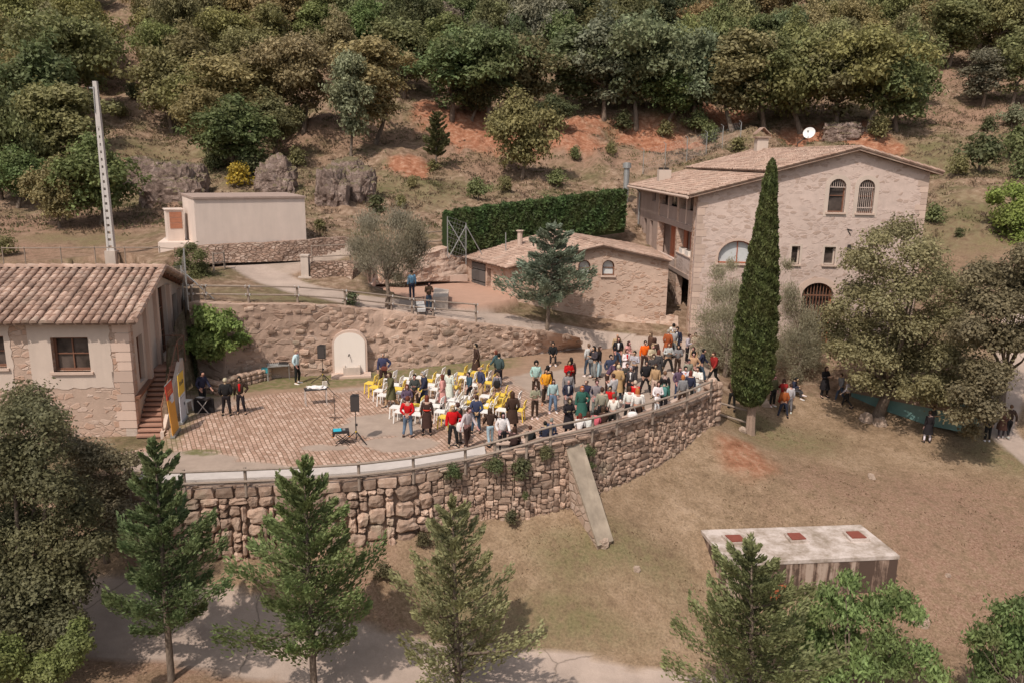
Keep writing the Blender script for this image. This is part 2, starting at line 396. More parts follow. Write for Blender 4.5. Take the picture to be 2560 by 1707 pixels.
HB = [(x, y+0.45) for x, y in _ht] + [(x, y-1.9) for x, y in reversed(_ht)]
Z = np.where(in_poly(GX, GY, HB), np.minimum(Z, 4.72), Z)
# blend where the two sheets meet on the lawn to the right
dl = dist_line(GX, GY, [P2(1800, 985, -0.6), P2(1930, 975, -1.1), P2(2200, 985, -1.4), P2(2560, 1010, -1.8), (60, 42)])
bl = (1-sstep(0.0, 2.2, dl))*0.5
other = np.where(REG == 1, zu, zl)
Z = np.where((REG > 0) & (GX > FRONT[-1][0]+0.4) & (bl > 0), Z*(1-bl)+other*bl, Z)

def ground(x, y):
    "terrain height at a point (bilinear); the terrace counts as 0"
    if in_poly(np.array([x]), np.array([y]), PLAZA)[0]: return 0.0
    i = min(max(np.searchsorted(XS, x)-1, 0), len(XS)-2); j = min(max(np.searchsorted(YS, y)-1, 0), len(YS)-2)
    u = (x-XS[i])/(XS[i+1]-XS[i]); v = (y-YS[j])/(YS[j+1]-YS[j])
    return float((Z[j, i]*(1-u)+Z[j, i+1]*u)*(1-v) + (Z[j+1, i]*(1-u)+Z[j+1, i+1]*u)*v)
def hit(px, py, t0=14.0, t1=260.0, lift=0.0):
    d = ray(px, py); t = t0; dt = 0.35; prev = t0
    while t < t1:
        p = O + d*t
        if p.z < ground(p.x, p.y) + lift:
            a, b = prev, t
            for _ in range(14):
                m = (a+b)/2; p = O + d*m
                if p.z < ground(p.x, p.y)+lift: b = m
                else: a = m
            return O + d*b
        prev = t; t += dt*(1+max(0, t-60)*0.01)
    return O + d*t1

# ---------------- what the soil is made of (masks stored on the ground)
def blob(px, py, rx, ry, z=None):
    p = hit(px, py) if z is None else at_z(px, py, z)
    return (p.x, p.y, rx, ry)
def ell(b, soft=0.45, nzs=1.3, na=0.5):
    x, y, rx, ry = b
    d = np.hypot((GX-x)/rx, (GY-y)/ry) + fbm(GX*nzs+3, GY*nzs, 4)*na
    return 1-sstep(1-soft, 1+soft*0.4, d)
earth = np.zeros_like(GX)
for b in [(1180, 315, 4.6, 6), (1240, 345, 3.6, 5.5), (1210, 335, 3, 5), (1330, 350, 2.4, 4), (1395, 340, 1.8, 3.2), (1430, 330, 3.0, 3.6), (1455, 360, 3.0, 3.0), (1065, 270, 1.8, 4), (1480, 300, 1.8, 2.4),
          (1620, 350, 5, 3.2), (1680, 360, 4, 2.8), (1790, 290, 3.2, 3.2), (1830, 300, 2.4, 3), (2060, 345, 6.0, 3.0), (2120, 350, 3, 2.4), (1030, 420, 2.2, 1.8), (2200, 360, 3, 2.5), (900, 270, 2.0, 3.0), (2030, 330, 2.5, 2.0)]:
    earth = np.maximum(earth, ell(blob(*b))*0.95)
for b in [(1862, 1140, 1.45, 1.7), (1850, 1120, 1.0, 1.2)]: earth = np.maximum(earth, ell(blob(*b), 0.6, 1.6, 0.35)*0.8)
soil = np.zeros_like(GX)      # paler bare soil and dry litter
for b in [(60, 620, 9, 5), (300, 420, 5, 5), (350, 180, 3.5, 18), (150, 560, 10, 3.5), (450, 520, 3, 3), (1500, 380, 10, 4), (2400, 190, 6, 8), (2440, 300, 9, 5), (780, 300, 5, 5), (950, 350, 4, 5), (1150, 400, 6, 4),
          (2450, 1330, 8, 5, -3.8), (2400, 1500, 6, 4, -4.6), (2330, 1230, 7, 3, -3.0), (900, 1480, 3, 2.2, -3.4), (500, 1640, 9, 1.8, -3.8), (1780, 1060, 2, 2, -1.6), (2430, 650, 4, 3)]:
    soil = np.maximum(soil, ell(blob(*b), 0.8, 0.5, 0.6))
green = np.zeros_like(GX)
for b in [(600, 420, 8, 5), (380, 400, 6, 4), (1060, 470, 5, 5), (950, 470, 6, 4), (2350, 380, 12, 5), (2450, 420, 8, 6), (2350, 560, 6, 8), (200, 600, 5, 1.5), (1850, 440, 9, 4), (2300, 400, 9, 7),
          (1600, 1140, 2.5, 1.6, -2.6), (1500, 1430, 3, 1.5, -3.8), (1950, 1100, 4, 2, -2.2), (1150, 1490, 2.5, 1.2, -3.6), (650, 745, 6, 1, 3.8), (2500, 1120, 3, 2, -2.6), (1400, 1560, 3, 1, -4.3)]:
    green = np.maximum(green, ell(blob(*b), 0.8, 0.5, 0.6))
# roads
def road_mask(pts, w, edge=0.12):
    l = []; 
    for x, y in pts: p = hit(x, y); l.append((p.x, p.y))
    d = dist_line(GX, GY, l) + fbm(GX*1.2, GY*1.2, 3)*0.22
    return 1-sstep(w-edge, w+edge, d), l
def zline(pts): return [P2(*p) for p in pts]
road = np.zeros_like(GX)
lower_road = zline([(-200, 1540, -3.4), (250, 1555, -3.6), (420, 1572, -3.7), (640, 1606, -3.85), (850, 1640, -4.0), (1000, 1665, -4.25), (1300, 1702, -4.85), (1700, 1745, -5.1), (2300, 1800, -5.3)])
d = dist_line(GX, GY, lower_road) + fbm(GX*0.8, GY*0.8, 3)*0.25
road = np.maximum(road, 1-sstep(-0.1, 0.1, d-np.where(GX < -7, 1.5, 1.3)))
upper_line = zline([(560, 662, 4.6), (640, 690, 4.2), (760, 722, 3.9), (870, 748, 3.5), (980, 768, 3.0), (1120, 788, 2.4), (1280, 806, 1.75), (1420, 828, 1.2)])
d = dist_line(GX, GY, upper_line) + fbm(GX*0.8, GY*0.8, 3)*0.2
road = np.maximum(road, 1-sstep(0.95, 1.15, d))
fore = [P2(1400, 815, 1.2), P2(1720, 836, 0.85), P2(1775, 880, 0.2), P2(1790, 930, -0.2), P2(1760, 965, 0), P2(1500, 930, 0), P2(1440, 880, 0), P2(1440, 845, 1.1), P2(1250, 820, 1.6)]
road[in_poly(GX, GY, fore)] = 1
yardm = in_poly(GX, GY, YARD).astype(float)
path = 1-sstep(0.7, 0.9, dist_line(GX, GY, zline([(2600, 1130, -2.6), (2520, 1085, -2.5), (2500, 1040, -2.0), (2520, 960, -1.2), (2540, 880, 0)]))+fbm(GX, GY, 2)*.2)
path2 = 1-sstep(1.0, 1.3, dist_line(GX, GY, zline([(560, 655, 4.8), (700, 668, 4.6), (850, 650, 4.7), (1000, 632, 4.9)])))
road = np.maximum(road, np.maximum(path, path2*0.75))
lawn = (REG == 1).astype(float)

V = np.c_[GX.ravel(), GY.ravel(), Z.ravel()]
ny, nx = GX.shape; idx = np.arange(nx*ny).reshape(ny, nx)
F = np.c_[idx[:-1, :-1].ravel(), idx[:-1, 1:].ravel(), idx[1:, 1:].ravel(), idx[1:, :-1].ravel()]

def m_ground():
    t = NT('hill_ground'); co = t.coord()
    n1 = t.noise(co, 0.35, 4, 0.6); n2 = t.noise(co, 2.2, 6, 0.65); n3 = t.noise(co, 11, 5, 0.7); n4 = t.noise(co, 40, 3, 0.6)
    dry = t.ramp(n2, [(0.3, (0.14, 0.09, 0.06)), (0.5, (0.26, 0.175, 0.12)), (0.7, (0.40, 0.29, 0.215))])
    grs = t.ramp(n2, [(0.3, (0.09, 0.08, 0.042)), (0.55, (0.175, 0.145, 0.078)), (0.75, (0.27, 0.215, 0.13))])
    gf = t.ramp(t.math('ADD', n1, t.math('MULTIPLY', t.math('SUBTRACT', n3, 0.5), 0.5)), [(0.47, 0.0), (0.66, 0.9)])
    c = t.mix(gf, dry, grs)
    lawn = t.ramp(t.math('ADD', t.math('MULTIPLY', n2, 0.55), t.math('MULTIPLY', n1, 0.45)),
                  [(0.32, (0.185, 0.125, 0.08)), (0.48, (0.285, 0.198, 0.127)), (0.58, (0.35, 0.248, 0.165)), (0.72, (0.42, 0.305, 0.215))])
    lawn = t.scale_col(lawn, t.ramp(n3, [(0.3, 0.62), (0.5, 0.98), (0.7, 1.25)]))
    c = t.mix(t.attr('lawn'), c, lawn)
    soilc = t.ramp(n3, [(0.3, (0.17, 0.095, 0.062)), (0.5, (0.30, 0.185, 0.13)), (0.72, (0.42, 0.29, 0.215))])
    c = t.mix(t.math('MULTIPLY', t.attr('soil'), t.ramp(n2, [(0.36, 0.15), (0.6, 1.0)])), c, soilc)
    gr = t.ramp(n3, [(0.3, (0.085, 0.095, 0.035)), (0.7, (0.20, 0.19, 0.085))])
    c = t.mix(t.math('MULTIPLY', t.attr('green'), t.ramp(n2, [(0.35, 0.1), (0.6, 0.65)])), c, gr)
    er = t.ramp(n2, [(0.3, (0.20, 0.075, 0.04)), (0.5, (0.36, 0.16, 0.095)), (0.7, (0.48, 0.285, 0.195))])
    c = t.mix(t.attr('earth'), c, er)
    rd = t.scale_col((0.40, 0.315, 0.265), t.math('ADD', t.math('MULTIPLY', t.noise(co, 0.9, 6, 0.65), 0.8), 0.6))
    cr = t.vor(t.mix(0.25, co, t.node('ShaderNodeTexNoise', {'Vector': co, 'Scale': 1.2, 'Detail': 5}).outputs['Color'], 'LINEAR_LIGHT'), 0.16, 'DISTANCE_TO_EDGE')
    rd = t.mix(t.ramp(cr, [(0.0, 0.8), (0.005, 0.0)]), rd, (0.16, 0.125, 0.10))
    c = t.mix(t.attr('road'), c, rd)
    yd = t.scale_col((0.44, 0.275, 0.205), t.math('ADD', t.math('MULTIPLY', n2, 0.3), 0.85))
    c = t.mix(t.attr('yard'), c, yd)
    grain = t.math('MULTIPLY', n4, 0.5); c = t.scale_col(c, t.math('ADD', grain, 0.75))
    hb = t.math('MULTIPLY', t.math('ADD', n3, t.math('MULTIPLY', n4, 0.5)), t.math('SUBTRACT', 1.0, t.math('MULTIPLY', t.math('MAXIMUM', t.attr('road'), t.attr('yard')), 0.85)))
    return t.done(c, 0.97, hb, 0.6, 0.12, None, 0.05)
GROUND_M = m_ground()
gme = np_mesh('ground', V, F, GROUND_M, smooth=True)
for nm, a in (('earth', earth), ('soil', soil), ('green', green), ('road', road), ('yard', yardm), ('lawn', lawn)):
    at = gme.attributes.new(nm, 'FLOAT', 'POINT'); at.data.foreach_set('value', a.ravel().astype(np.float32))
go = link('ground', gme); tag(go, kind='structure')

# ---------------- terrace paving
px0, px1 = min(p[0] for p in PLAZA), max(p[0] for p in PLAZA); py0, py1 = min(p[1] for p in PLAZA), max(p[1] for p in PLAZA)
st = 0.12
ax = np.arange(px0-st, px1+st, st); ay = np.arange(py0-st, py1+st, st); AX, AY = np.meshgrid(ax, ay)
ins = in_poly(AX, AY, PLAZA); pid = np.arange(AX.size).reshape(AX.shape)
q = ins[:-1, :-1] & ins[:-1, 1:] & ins[1:, 1:] & ins[1:, :-1]
F = np.c_[pid[:-1, :-1][q], pid[:-1, 1:][q], pid[1:, 1:][q], pid[1:, :-1][q]]
def pell(px, py, rx, ry, na=0.35, nzs=1.6):
    x, y = P2(px, py, 0)
    return 1-sstep(0.88, 1.04, np.hypot((AX-x)/rx, (AY-y)/ry)+fbm(AX*nzs, AY*nzs+5, 3)*na)
conc = np.maximum.reduce([pell(965, 1062, 1.75, 1.6), pell(1000, 1110, 1.5, 1.0), pell(440, 1150, 2.2, 1.0, 0.2), pell(520, 1172, 3.4, 0.8, .2), pell(330, 1170, 2.5, 1.5, 0.1), pell(545, 995, 1.3, 2.2)*0.8,
                         pell(700, 1190, 7, 0.45, 0.3)*0.8, pell(815, 1118, 0.9, 0.35)])
dback = dist_line(AX, AY, BACK)
rgt = sstep(P2(1400, 990, 0)[0]-0.5, P2(1400, 990, 0)[0]+0.7, AX + (AY-34)*0.55 + fbm(AX, AY, 3)*1.2)
conc = np.maximum(conc, rgt)
dirt = 1-sstep(2.6, 3.1, dback - np.where(AX > P2(1050, 930, 0)[0], 0.6, 0) + fbm(AX*0.8, AY*0.8, 3)*0.6)
dirt = np.where(AX < P2(640, 950, 0)[0], dirt*0.4, dirt)
dfr = dist_line(AX, AY, FRONT)
conc = np.maximum(conc, (1-sstep(0.75, 1.0, dfr+fbm(AX, AY, 3)*0.3))*0.85)
conc = np.maximum(conc, (1-sstep(2.9, 3.5, dback+fbm(AX, AY, 2)*0.5))*sstep(P2(780, 950, 0)[0], P2(900, 950, 0)[0], AX)*0.9)
moss = np.maximum.reduce([pell(505, 1130, 0.75, 0.35, 0.2), (1-sstep(1.9, 2.5, dback+fbm(AX, AY, 3)*0.5))*(1-sstep(P2(1240, 930, 0)[0], P2(1330, 930, 0)[0], AX)),
                          (1-sstep(0.1, 0.6, dist_line(AX, AY, zline([(410, 1130, 0), (470, 1040, 0), (520, 1000, 0)]))))*0.7])
def m_paving():
    t = NT('sett_paving')
    ang = math.atan2(P2(1000, 1060, 0)[1]-P2(900, 965, 0)[1], P2(1000, 1060, 0)[0]-P2(900, 965, 0)[0])
    co = t.coord(rot=(0, 0, -ang)); raw = t.coord()
    wb = t.node('ShaderNodeTexNoise', {'Vector': raw, 'Scale': 0.9, 'Detail': 3})
    co = t.mix(0.055, co, wb.outputs['Color'], 'LINEAR_LIGHT')
    b = t.node('ShaderNodeTexBrick', {'Vector': co, 'Color1': (0.0, 0, 0), 'Color2': (1, 1, 1), 'Mortar': (0.5, 0.5, 0.5), 'Scale': 1.0, 'Mortar Size': 0.017, 'Mortar Smooth': 0.35, 'Brick Width': 0.29, 'Row Height': 0.165})
    b.offset = 0.5
    tone = t.ramp(b.outputs['Color'], [(0.0, (0.36, 0.225, 0.165)), (0.5, (0.46, 0.305, 0.235)), (1.0, (0.56, 0.40, 0.32))])
    n = t.noise(raw, 1.1, 5, 0.65); tone = t.scale_col(tone, t.math('ADD', t.math('MULTIPLY', n, 0.85), 0.55))
    jc = t.mix(t.noise(raw, 0.5, 3), (0.17, 0.105, 0.07), (0.20, 0.15, 0.09))
    c = t.mix(b.outputs['Fac'], tone, jc)
    worn = t.ramp(t.noise(raw, 0.8, 6, 0.7), [(0.56, 0.0), (0.68, 0.75)])
    c = t.mix(worn, c, (0.30, 0.19, 0.135))
    cc = t.scale_col((0.36, 0.28, 0.228), t.math('ADD', t.math('MULTIPLY', t.noise(raw, 1.3, 6, 0.65), 0.7), 0.65))
    c = t.mix(t.attr('concrete'), c, cc)
    dc = t.scale_col((0.30, 0.20, 0.14), t.math('ADD', t.math('MULTIPLY', t.noise(raw, 2.3, 6, 0.65), 0.8), 0.6))
    c = t.mix(t.attr('dirt'), c, dc)
    mc = t.scale_col((0.155, 0.145, 0.066), t.math('ADD', t.math('MULTIPLY', t.noise(raw, 5, 6, 0.7), 1.0), 0.5))
    c = t.mix(t.math('MULTIPLY', t.attr('moss'), t.ramp(t.noise(raw, 3, 5), [(0.35, 0.3), (0.55, 0.95)])), c, mc)
    h = t.math('MULTIPLY', t.math('SUBTRACT', 1.0, b.outputs['Fac']), t.math('SUBTRACT', 1.0, t.math('MAXIMUM', t.attr('concrete'), t.attr('dirt'))))
    h = t.math('ADD', h, t.math('MULTIPLY', t.noise(raw, 14, 5), 0.4))
    return t.done(c, 0.9, h, 0.6, 0.03, None, 0.1)
pm = np_mesh('terrace_paving', np.c_[AX.ravel(), AY.ravel(), np.zeros(AX.size)+0.0], F, m_paving())
for nm, a in (('concrete', conc), ('dirt', dirt), ('moss', moss)):
    at = pm.attributes.new(nm, 'FLOAT', 'POINT'); at.data.foreach_set('value', a.ravel().astype(np.float32))
tag(link('terrace_paving', pm), kind='structure')
# ================================================================== MATERIALS FOR BUILDINGS
M_HOUSE = m_stone('house_rubble', (0.50, 0.38, 0.325), (0.42, 0.305, 0.25), (0.56, 0.435, 0.38), (0.545, 0.425, 0.37), (2.7, 2.7, 5.4), 0.08, 0.52, 0.35, 0.35)
M_ANNEX = m_stone('annex_rubble', (0.46, 0.31, 0.235), (0.40, 0.25, 0.18), (0.54, 0.39, 0.31), (0.50, 0.365, 0.29), (3.0, 3.0, 5.4), 0.10, 0.50, 0.7, 0.35)
M_BACKW = m_stone('back_wall_rubble', (0.40, 0.275, 0.205), (0.33, 0.215, 0.16), (0.49, 0.375, 0.305), (0.445, 0.315, 0.245), (1.7, 1.7, 3.4), 0.10, 0.49, 0.9, 0.6)
M_LEFTH = m_stone('left_house_masonry', (0.50, 0.36, 0.28), (0.44, 0.275, 0.20), (0.55, 0.43, 0.36), (0.43, 0.315, 0.25), (2.9, 2.9, 5.2), 0.08, 0.42, 0.6, 0.3)
M_DRY = m_stone('dry_stone', (0.34, 0.23, 0.175), (0.27, 0.17, 0.125), (0.42, 0.31, 0.25), (0.11, 0.07, 0.05), (3.6, 3.6, 10.0), 0.12, 0.0, 0.9, 0.4)
def m_boulder():
    t = NT('boulder_stone'); co = t.coord(); n = t.noise(co, 3.5, 7, 0.65); f = t.noise(co, 24, 5, 0.7)
    c = t.ramp(n, [(0.3, (0.30, 0.195, 0.145)), (0.5, (0.42, 0.295, 0.225)), (0.72, (0.52, 0.40, 0.325))])
    c = t.mix(t.ramp(t.noise(co, 0.9, 4), [(0.58, 0.0), (0.75, 0.6)]), c, (0.30, 0.27, 0.20))
    c = t.scale_col(t.scale_col(c, t.math('ADD', t.math('MULTIPLY', f, 0.4), 0.8)), t.attr('tint'))
    return t.done(c, 0.95, t.math('ADD', n, t.math('MULTIPLY', f, 0.4)), 0.7, 0.05, None, 0.1)
BOULDER = m_boulder()
def m_rock():
    t = NT('outcrop_rock'); co = t.coord(); n = t.noise(co, 1.4, 8, 0.7, 0.4); f = t.vor(co, 3.5)
    c = t.ramp(n, [(0.32, (0.15, 0.105, 0.085)), (0.5, (0.34, 0.25, 0.21)), (0.7, (0.50, 0.39, 0.34))])
    c = t.scale_col(c, t.math('ADD', t.math('MULTIPLY', f, 0.5), 0.65))
    g = t.node('ShaderNodeNewGeometry'); sp = t.node('ShaderNodeSeparateXYZ', {0: g.outputs['Normal']})
    c = t.mix(t.ramp(t.math('ADD', sp.outputs[2], t.math('MULTIPLY', n, 0.8)), [(0.95, 0.0), (1.2, 0.8)]), c, (0.17, 0.145, 0.075))
    return t.done(c, 0.95, t.noise(co, 2.6, 9, 0.75, 0.8), 1.0, 0.3, None, 0.1)
ROCK = m_rock()
def m_plaster(name, col, stain=0.25, sc=1.2):
    t = NT(name); co = t.coord(); n = t.noise(co, sc, 6, 0.6); s = t.noise(t.coord((1, 1, 0.12)), 3.0, 5, 0.6)
    f = t.math('ADD', t.math('MULTIPLY', t.math('ADD', n, s), stain), 1-stain)
    return t.done(t.scale_col(t.scale_col(col, f), t.attr('tint')), 0.93, t.noise(co, 22, 4), 0.25, 0.02, None, 0.1)
M_CREAM = m_plaster('cream_render', (0.56, 0.455, 0.385))
M_HUT = m_plaster('hut_render', (0.66, 0.545, 0.475), 0.24)
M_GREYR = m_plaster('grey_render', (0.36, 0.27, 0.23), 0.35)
M_CONC = m_plaster('weathered_concrete', (0.50, 0.42, 0.36), 0.45, 2.0)
M_SILL = m_plaster('stone_trim', (0.56, 0.42, 0.345), 0.2)
M_WHITE = m_plaster('white_fountain_render', (0.78, 0.70, 0.63), 0.1)
M_WOOD = m_plain('brown_window_wood', (0.20, 0.095, 0.06), 0.6, 0, 0.25, 12)
M_REDWOOD = m_plain('varnished_red_wood', (0.42, 0.125, 0.06), 0.4, 0, 0.25, 5)
M_DARK = m_plain('dark_interior', (0.035, 0.026, 0.022), 0.9, 0, 0.3, 2)
M_DARK2 = m_plain('planter_soil', (0.10, 0.075, 0.062), 0.9, 0, 0.4, 1.5)  # dark brown colour of the soil in the gallery planters
M_METAL = m_plain('galvanised_metal', (0.42, 0.42, 0.41), 0.45, 0.6, 0.1)
M_IRON = m_plain('dark_iron', (0.045, 0.038, 0.034), 0.6, 0.4, 0.2)
M_GREYD = m_plain('grey_metal_door', (0.13, 0.12, 0.115), 0.5, 0.2, 0.15)
def m_glass():
    t = NT('window_glass'); co = t.coord(); n = t.noise(co, 1.3, 3)
    c = t.ramp(n, [(0.35, (0.03, 0.024, 0.022)), (0.65, (0.12, 0.092, 0.08))])
    return t.done(c, 0.08, n, 0.03, 0.01, None, 0.6)
GLASS = m_glass()
def m_tile():
    t = NT('clay_roof_tile'); co = t.coord(); n = t.noise(co, 1.2, 6, 0.65); f = t.noise(co, 16, 5, 0.7)
    c = t.ramp(n, [(0.3, (0.29, 0.185, 0.14)), (0.5, (0.40, 0.275, 0.215)), (0.7, (0.50, 0.375, 0.305))])
    c = t.mix(t.ramp(t.noise(co, 0.6, 5, 0.7), [(0.56, 0.0), (0.72, 0.65)]), c, (0.34, 0.265, 0.20))
    c = t.scale_col(t.scale_col(c, t.attr('tint')), t.math('ADD', t.math('MULTIPLY', f, 0.5), 0.75))
    return t.done(c, 0.9, f, 0.4, 0.02, None, 0.15)
TILE = m_tile()

def tile_roof(name, parent, a, b, c, d, pitch=0.22, run=0.36, rad=0.088, seed=1, segs=5, thick=0.10, ridge=False):
    """barrel tiles over the quad a,b (eave, left to right seen from below the slope) c,d (ridge right, ridge left)"""
    rnd = random.Random(seed); a, b, c, d = map(Vector, (a, b, c, d)); mb = MB()
    n = (b-a).cross(d-a).normalized()
    if n.z < 0: n = -n
    mb.ti = 0.62
    mb.hexa([a-n*thick, b-n*thick, c-n*thick, d-n*thick], [a, b, c, d])
    nc = max(2, int(round(max((b-a).length, (c-d).length)/pitch))); nr = max(2, int(round((d-a).length/run)))
    for i in range(nc):
        u = (i+0.5)/nc; drift = rnd.uniform(-0.004, 0.004)
        for j in range(nr):
            v0, v1 = j/nr, (j+1.18)/nr
            if j == nr-1: v1 = 1.0
            p0 = a.lerp(b, u+drift).lerp(d.lerp(c, u+drift), v0); p1 = a.lerp(b, u+drift).lerp(d.lerp(c, u+drift), min(1, v1))
            ax = (p1-p0); 
            if ax.length < 0.05: continue
            if j == 0: p0 = p0 - ax.normalized()*rnd.uniform(0.05, 0.12)
            ax.normalize(); side = ax.cross(n).normalized()
            j0 = rnd.uniform(-0.012, 0.012); lift0 = 0.035+rnd.uniform(-0.006, 0.012); lift1 = 0.0
            mb.ti = rnd.choice([0.78, 0.88, 0.95, 1.0, 1.05, 1.12, 1.2])*rnd.uniform(0.94, 1.06)
            vs = []
            for (p, r, lf) in ((p0, rad, lift0), (p1, rad*0.86, lift1)):
                for k in range(segs+1):
                    th = math.pi*k/segs
                    vs.append(p + side*(math.cos(th)*r+j0) + n*(math.sin(th)*r*0.95+lf))
            mb.add(vs, [(k, k+1, segs+2+k, segs+1+k) for k in range(segs)] + [tuple(range(segs+1))[::-1]])
    return mb.build(name, TILE, parent)
def ridge_tiles(name, parent, a, b, rad=0.14, run=0.4, seed=3):
    rnd = random.Random(seed); mb = MB(); a = Vector(a); b = Vector(b); n = max(2, int((b-a).length/run)); ax = (b-a).normalized(); side = ax.cross(Vector((0, 0, 1))).normalized()
    for i in range(n):
        p0 = a.lerp(b, i/n); p1 = a.lerp(b, (i+1.15)/n); mb.ti = rnd.uniform(0.8, 1.2); vs = []
        for p, r, l in ((p0, rad, 0.03), (p1, rad*0.85, 0)):
            for k in range(6):
                th = math.pi*k/5; vs.append(p+side*math.cos(th)*r+Vector((0, 0, math.sin(th)*r*0.8+l)))
        mb.add(vs, [(k, k+1, 7+k, 6+k) for k in range(5)]+[(5, 4, 3, 2, 1, 0)])
    return mb.build(name, TILE, parent)

def frame_mat(org, u):
    "local x along u, y into the wall, z up"
    u = Vector((u[0], u[1], 0)).normalized(); y = Vector((-u.y, u.x, 0))
    M = Matrix(((u.x, y.x, 0, org[0]), (u.y, y.y, 0, org[1]), (0, 0, 1, org[2]), (0, 0, 0, 1)))
    return M
def rect(u0, u1, z0, z1): return [(u0, z0), (u1, z0), (u1, z1), (u0, z1)]
def arch(u0, u1, z0, zs, n=10, rise=None):
    "z0 foot, zs spring line; half-round unless rise is given"
    c = (u0+u1)/2; r = (u1-u0)/2; rise = r if rise is None else rise
    return [(u0, z0), (u1, z0)] + [(c+r*math.cos(math.pi*k/n), zs+rise*math.sin(math.pi*k/n)) for k in range(n+1)]
def wall_panel(mb, M, outer, holes, thick=0.4, reveal=0.28):
    pls = [[Vector((x, z, 0)) for x, z in outer]] + [[Vector((x, z, 0)) for x, z in h] for h in holes]
    flat = [p for pl in pls for p in pl]; tr = tessellate_polygon(pls)
    mb.add([M @ Vector((p.x, 0, p.y)) for p in flat], tr)
    mb.add([M @ Vector((p.x, thick, p.y)) for p in flat], [t[::-1] for t in tr])
    for pl in pls:
        n = len(pl); vs = [M @ Vector((p.x, 0, p.y)) for p in pl] + [M @ Vector((p.x, thick, p.y)) for p in pl]
        mb.add(vs, [(i, (i+1) % n, n+(i+1) % n, n+i) for i in range(n)])
def opening(parent, M, poly, depth=0.22, kind='wood', bars=(1, 1), name='window', sill=True, frame=0.07, fm=None, pm=None, lab=None):
    "a window set into its hole: frame with glazing bars, pane child, sill child"
    us = [p[0] for p in poly]; zs = [p[1] for p in poly]; u0, u1, z0, z1 = min(us), max(us), min(zs), max(zs); c = ((u0+u1)/2, (z0+z1)/2)
    fm = fm or M_WOOD; mb = MB()
    n = len(poly); inner = [(c[0]+(x-c[0])*(1-2*frame/(u1-u0)), c[1]+(z-c[1])*(1-2*frame/(z1-z0))) for x, z in poly]
    for (y0, y1) in ((depth-0.03, depth+0.05),):
        vs = [M @ Vector((x, y0, z)) for x, z in poly]+[M @ Vector((x, y0, z)) for x, z in inner]+[M @ Vector((x, y1, z)) for x, z in inner]
        mb.add(vs, [(i, (i+1) % n, n+(i+1) % n, n+i) for i in range(n)]+[(n+i, n+(i+1) % n, 2*n+(i+1) % n, 2*n+i) for i in range(n)])
    for k in range(bars[0]):
        x = u0+(u1-u0)*(k+1)/(bars[0]+1); mb.bar(M @ Vector((x, depth, z0+0.02)), M @ Vector((x, depth, z1-0.03 if abs(x-c[0]) < 0.3 else z1-(z1-z0)*0.12)), 0.045, 0.05)
    for k in range(bars[1]):
        z = z0+(z1-z0)*(k+1)/(bars[1]+1); mb.bar(M @ Vector((u0+0.03, depth-0.004, z)), M @ Vector((u1-0.03, depth-0.004, z)), 0.05, 0.045)
    w = mb.build(name, fm, parent); tag(w, lab)
    g = MB(); g.add([M @ Vector((x, depth+0.04, z)) for x, z in poly], [tuple(range(n))]); g.build('pane', pm or GLASS, w)
    if sill:
        s = MB(); s.box((0, 0, 0), (1, 1, 1)); s = MB()
        p0 = M @ Vector((u0-0.10, 0.02, z0-0.05)); p1 = M @ Vector((u1+0.10, 0.02, z0-0.05)); s.bar(p0, p1, 0.26, 0.10); s.build('sill', M_SILL, w)
    return w
def surround(parent, M, poly, width=0.16, proud=0.02, mat=None, name='window_surround'):
    us = [p[0] for p in poly]; zs = [p[1] for p in poly]; u0, u1, z0, z1 = min(us), max(us), min(zs), max(zs); c = ((u0+u1)/2, (z0+z1)/2); n = len(poly)
    out = [(c[0]+(x-c[0])*(1+2*width/(u1-u0)), c[1]+(z-c[1])*(1+2*width/(z1-z0))) for x, z in poly]
    mb = MB(); vs = [M @ Vector((x, -proud, z)) for x, z in poly]+[M @ Vector((x, -proud, z)) for x, z in out]+[M @ Vector((x, 0.03, z)) for x, z in out]+[M @ Vector((x, 0.1, z)) for x, z in poly]
    mb.add(vs, [(i, (i+1) % n, n+(i+1) % n, n+i) for i in range(n)]+[(n+i, n+(i+1) % n, 2*n+(i+1) % n, 2*n+i) for i in range(n)]+[(i, (i+1) % n, 3*n+(i+1) % n, 3*n+i) for i in range(n)])
    return mb.build(name, mat or M_SILL, parent)
def uz(M, px, py):
    "pixel -> (u, z) on the wall plane of M"
    org = M.translation; nrm = (M.to_3x3() @ Vector((0, 1, 0)))
    p = on_plane(px, py, org, nrm); q = M.inverted() @ p; return q.x, q.z
def pxrect(M, x0, y0, x1, y1):
    a = uz(M, x0, y1); b = uz(M, x1, y0); return a[0], b[0], a[1], b[1]

# ================================================================== MAIN HOUSE
hA = at_z(1724, 831, 0.9); hA.z = 0
HU = Vector((1, -0.028, 0)).normalized(); HV = Vector((-0.043, 1, 0)).normalized()
hroot = empty('farmhouse', (hA.x+6, hA.y+8, 0.8), 0, 'large three storey stone farmhouse with tiled gable roof and galleried left side', 'house')
def hp(u, v, z): return hA + HU*u + HV*v + Vector((0, 0, z))
HM = frame_mat(hA, HU)
class Sub:  # parts are parented with world coordinates kept
    pass
def keep(o, root):
    "children of an empty away from the origin: cancel the parent's transform"
    for c in o if isinstance(o, (list, tuple)) else [o]: c.matrix_parent_inverse = root.matrix_basis.inverted()
def finish(root):
    inv = root.matrix_basis.inverted()
    for c in root.children:
        if 'fin' in c: continue
        c.matrix_parent_inverse = inv
eL = uz(HM, 1742, 486)[1]; uR, eR = uz(HM, 2326, 432); uAp, zAp = uz(HM, 2140, 386)
HW = uR; HD = 18.0
G0 = -1.5
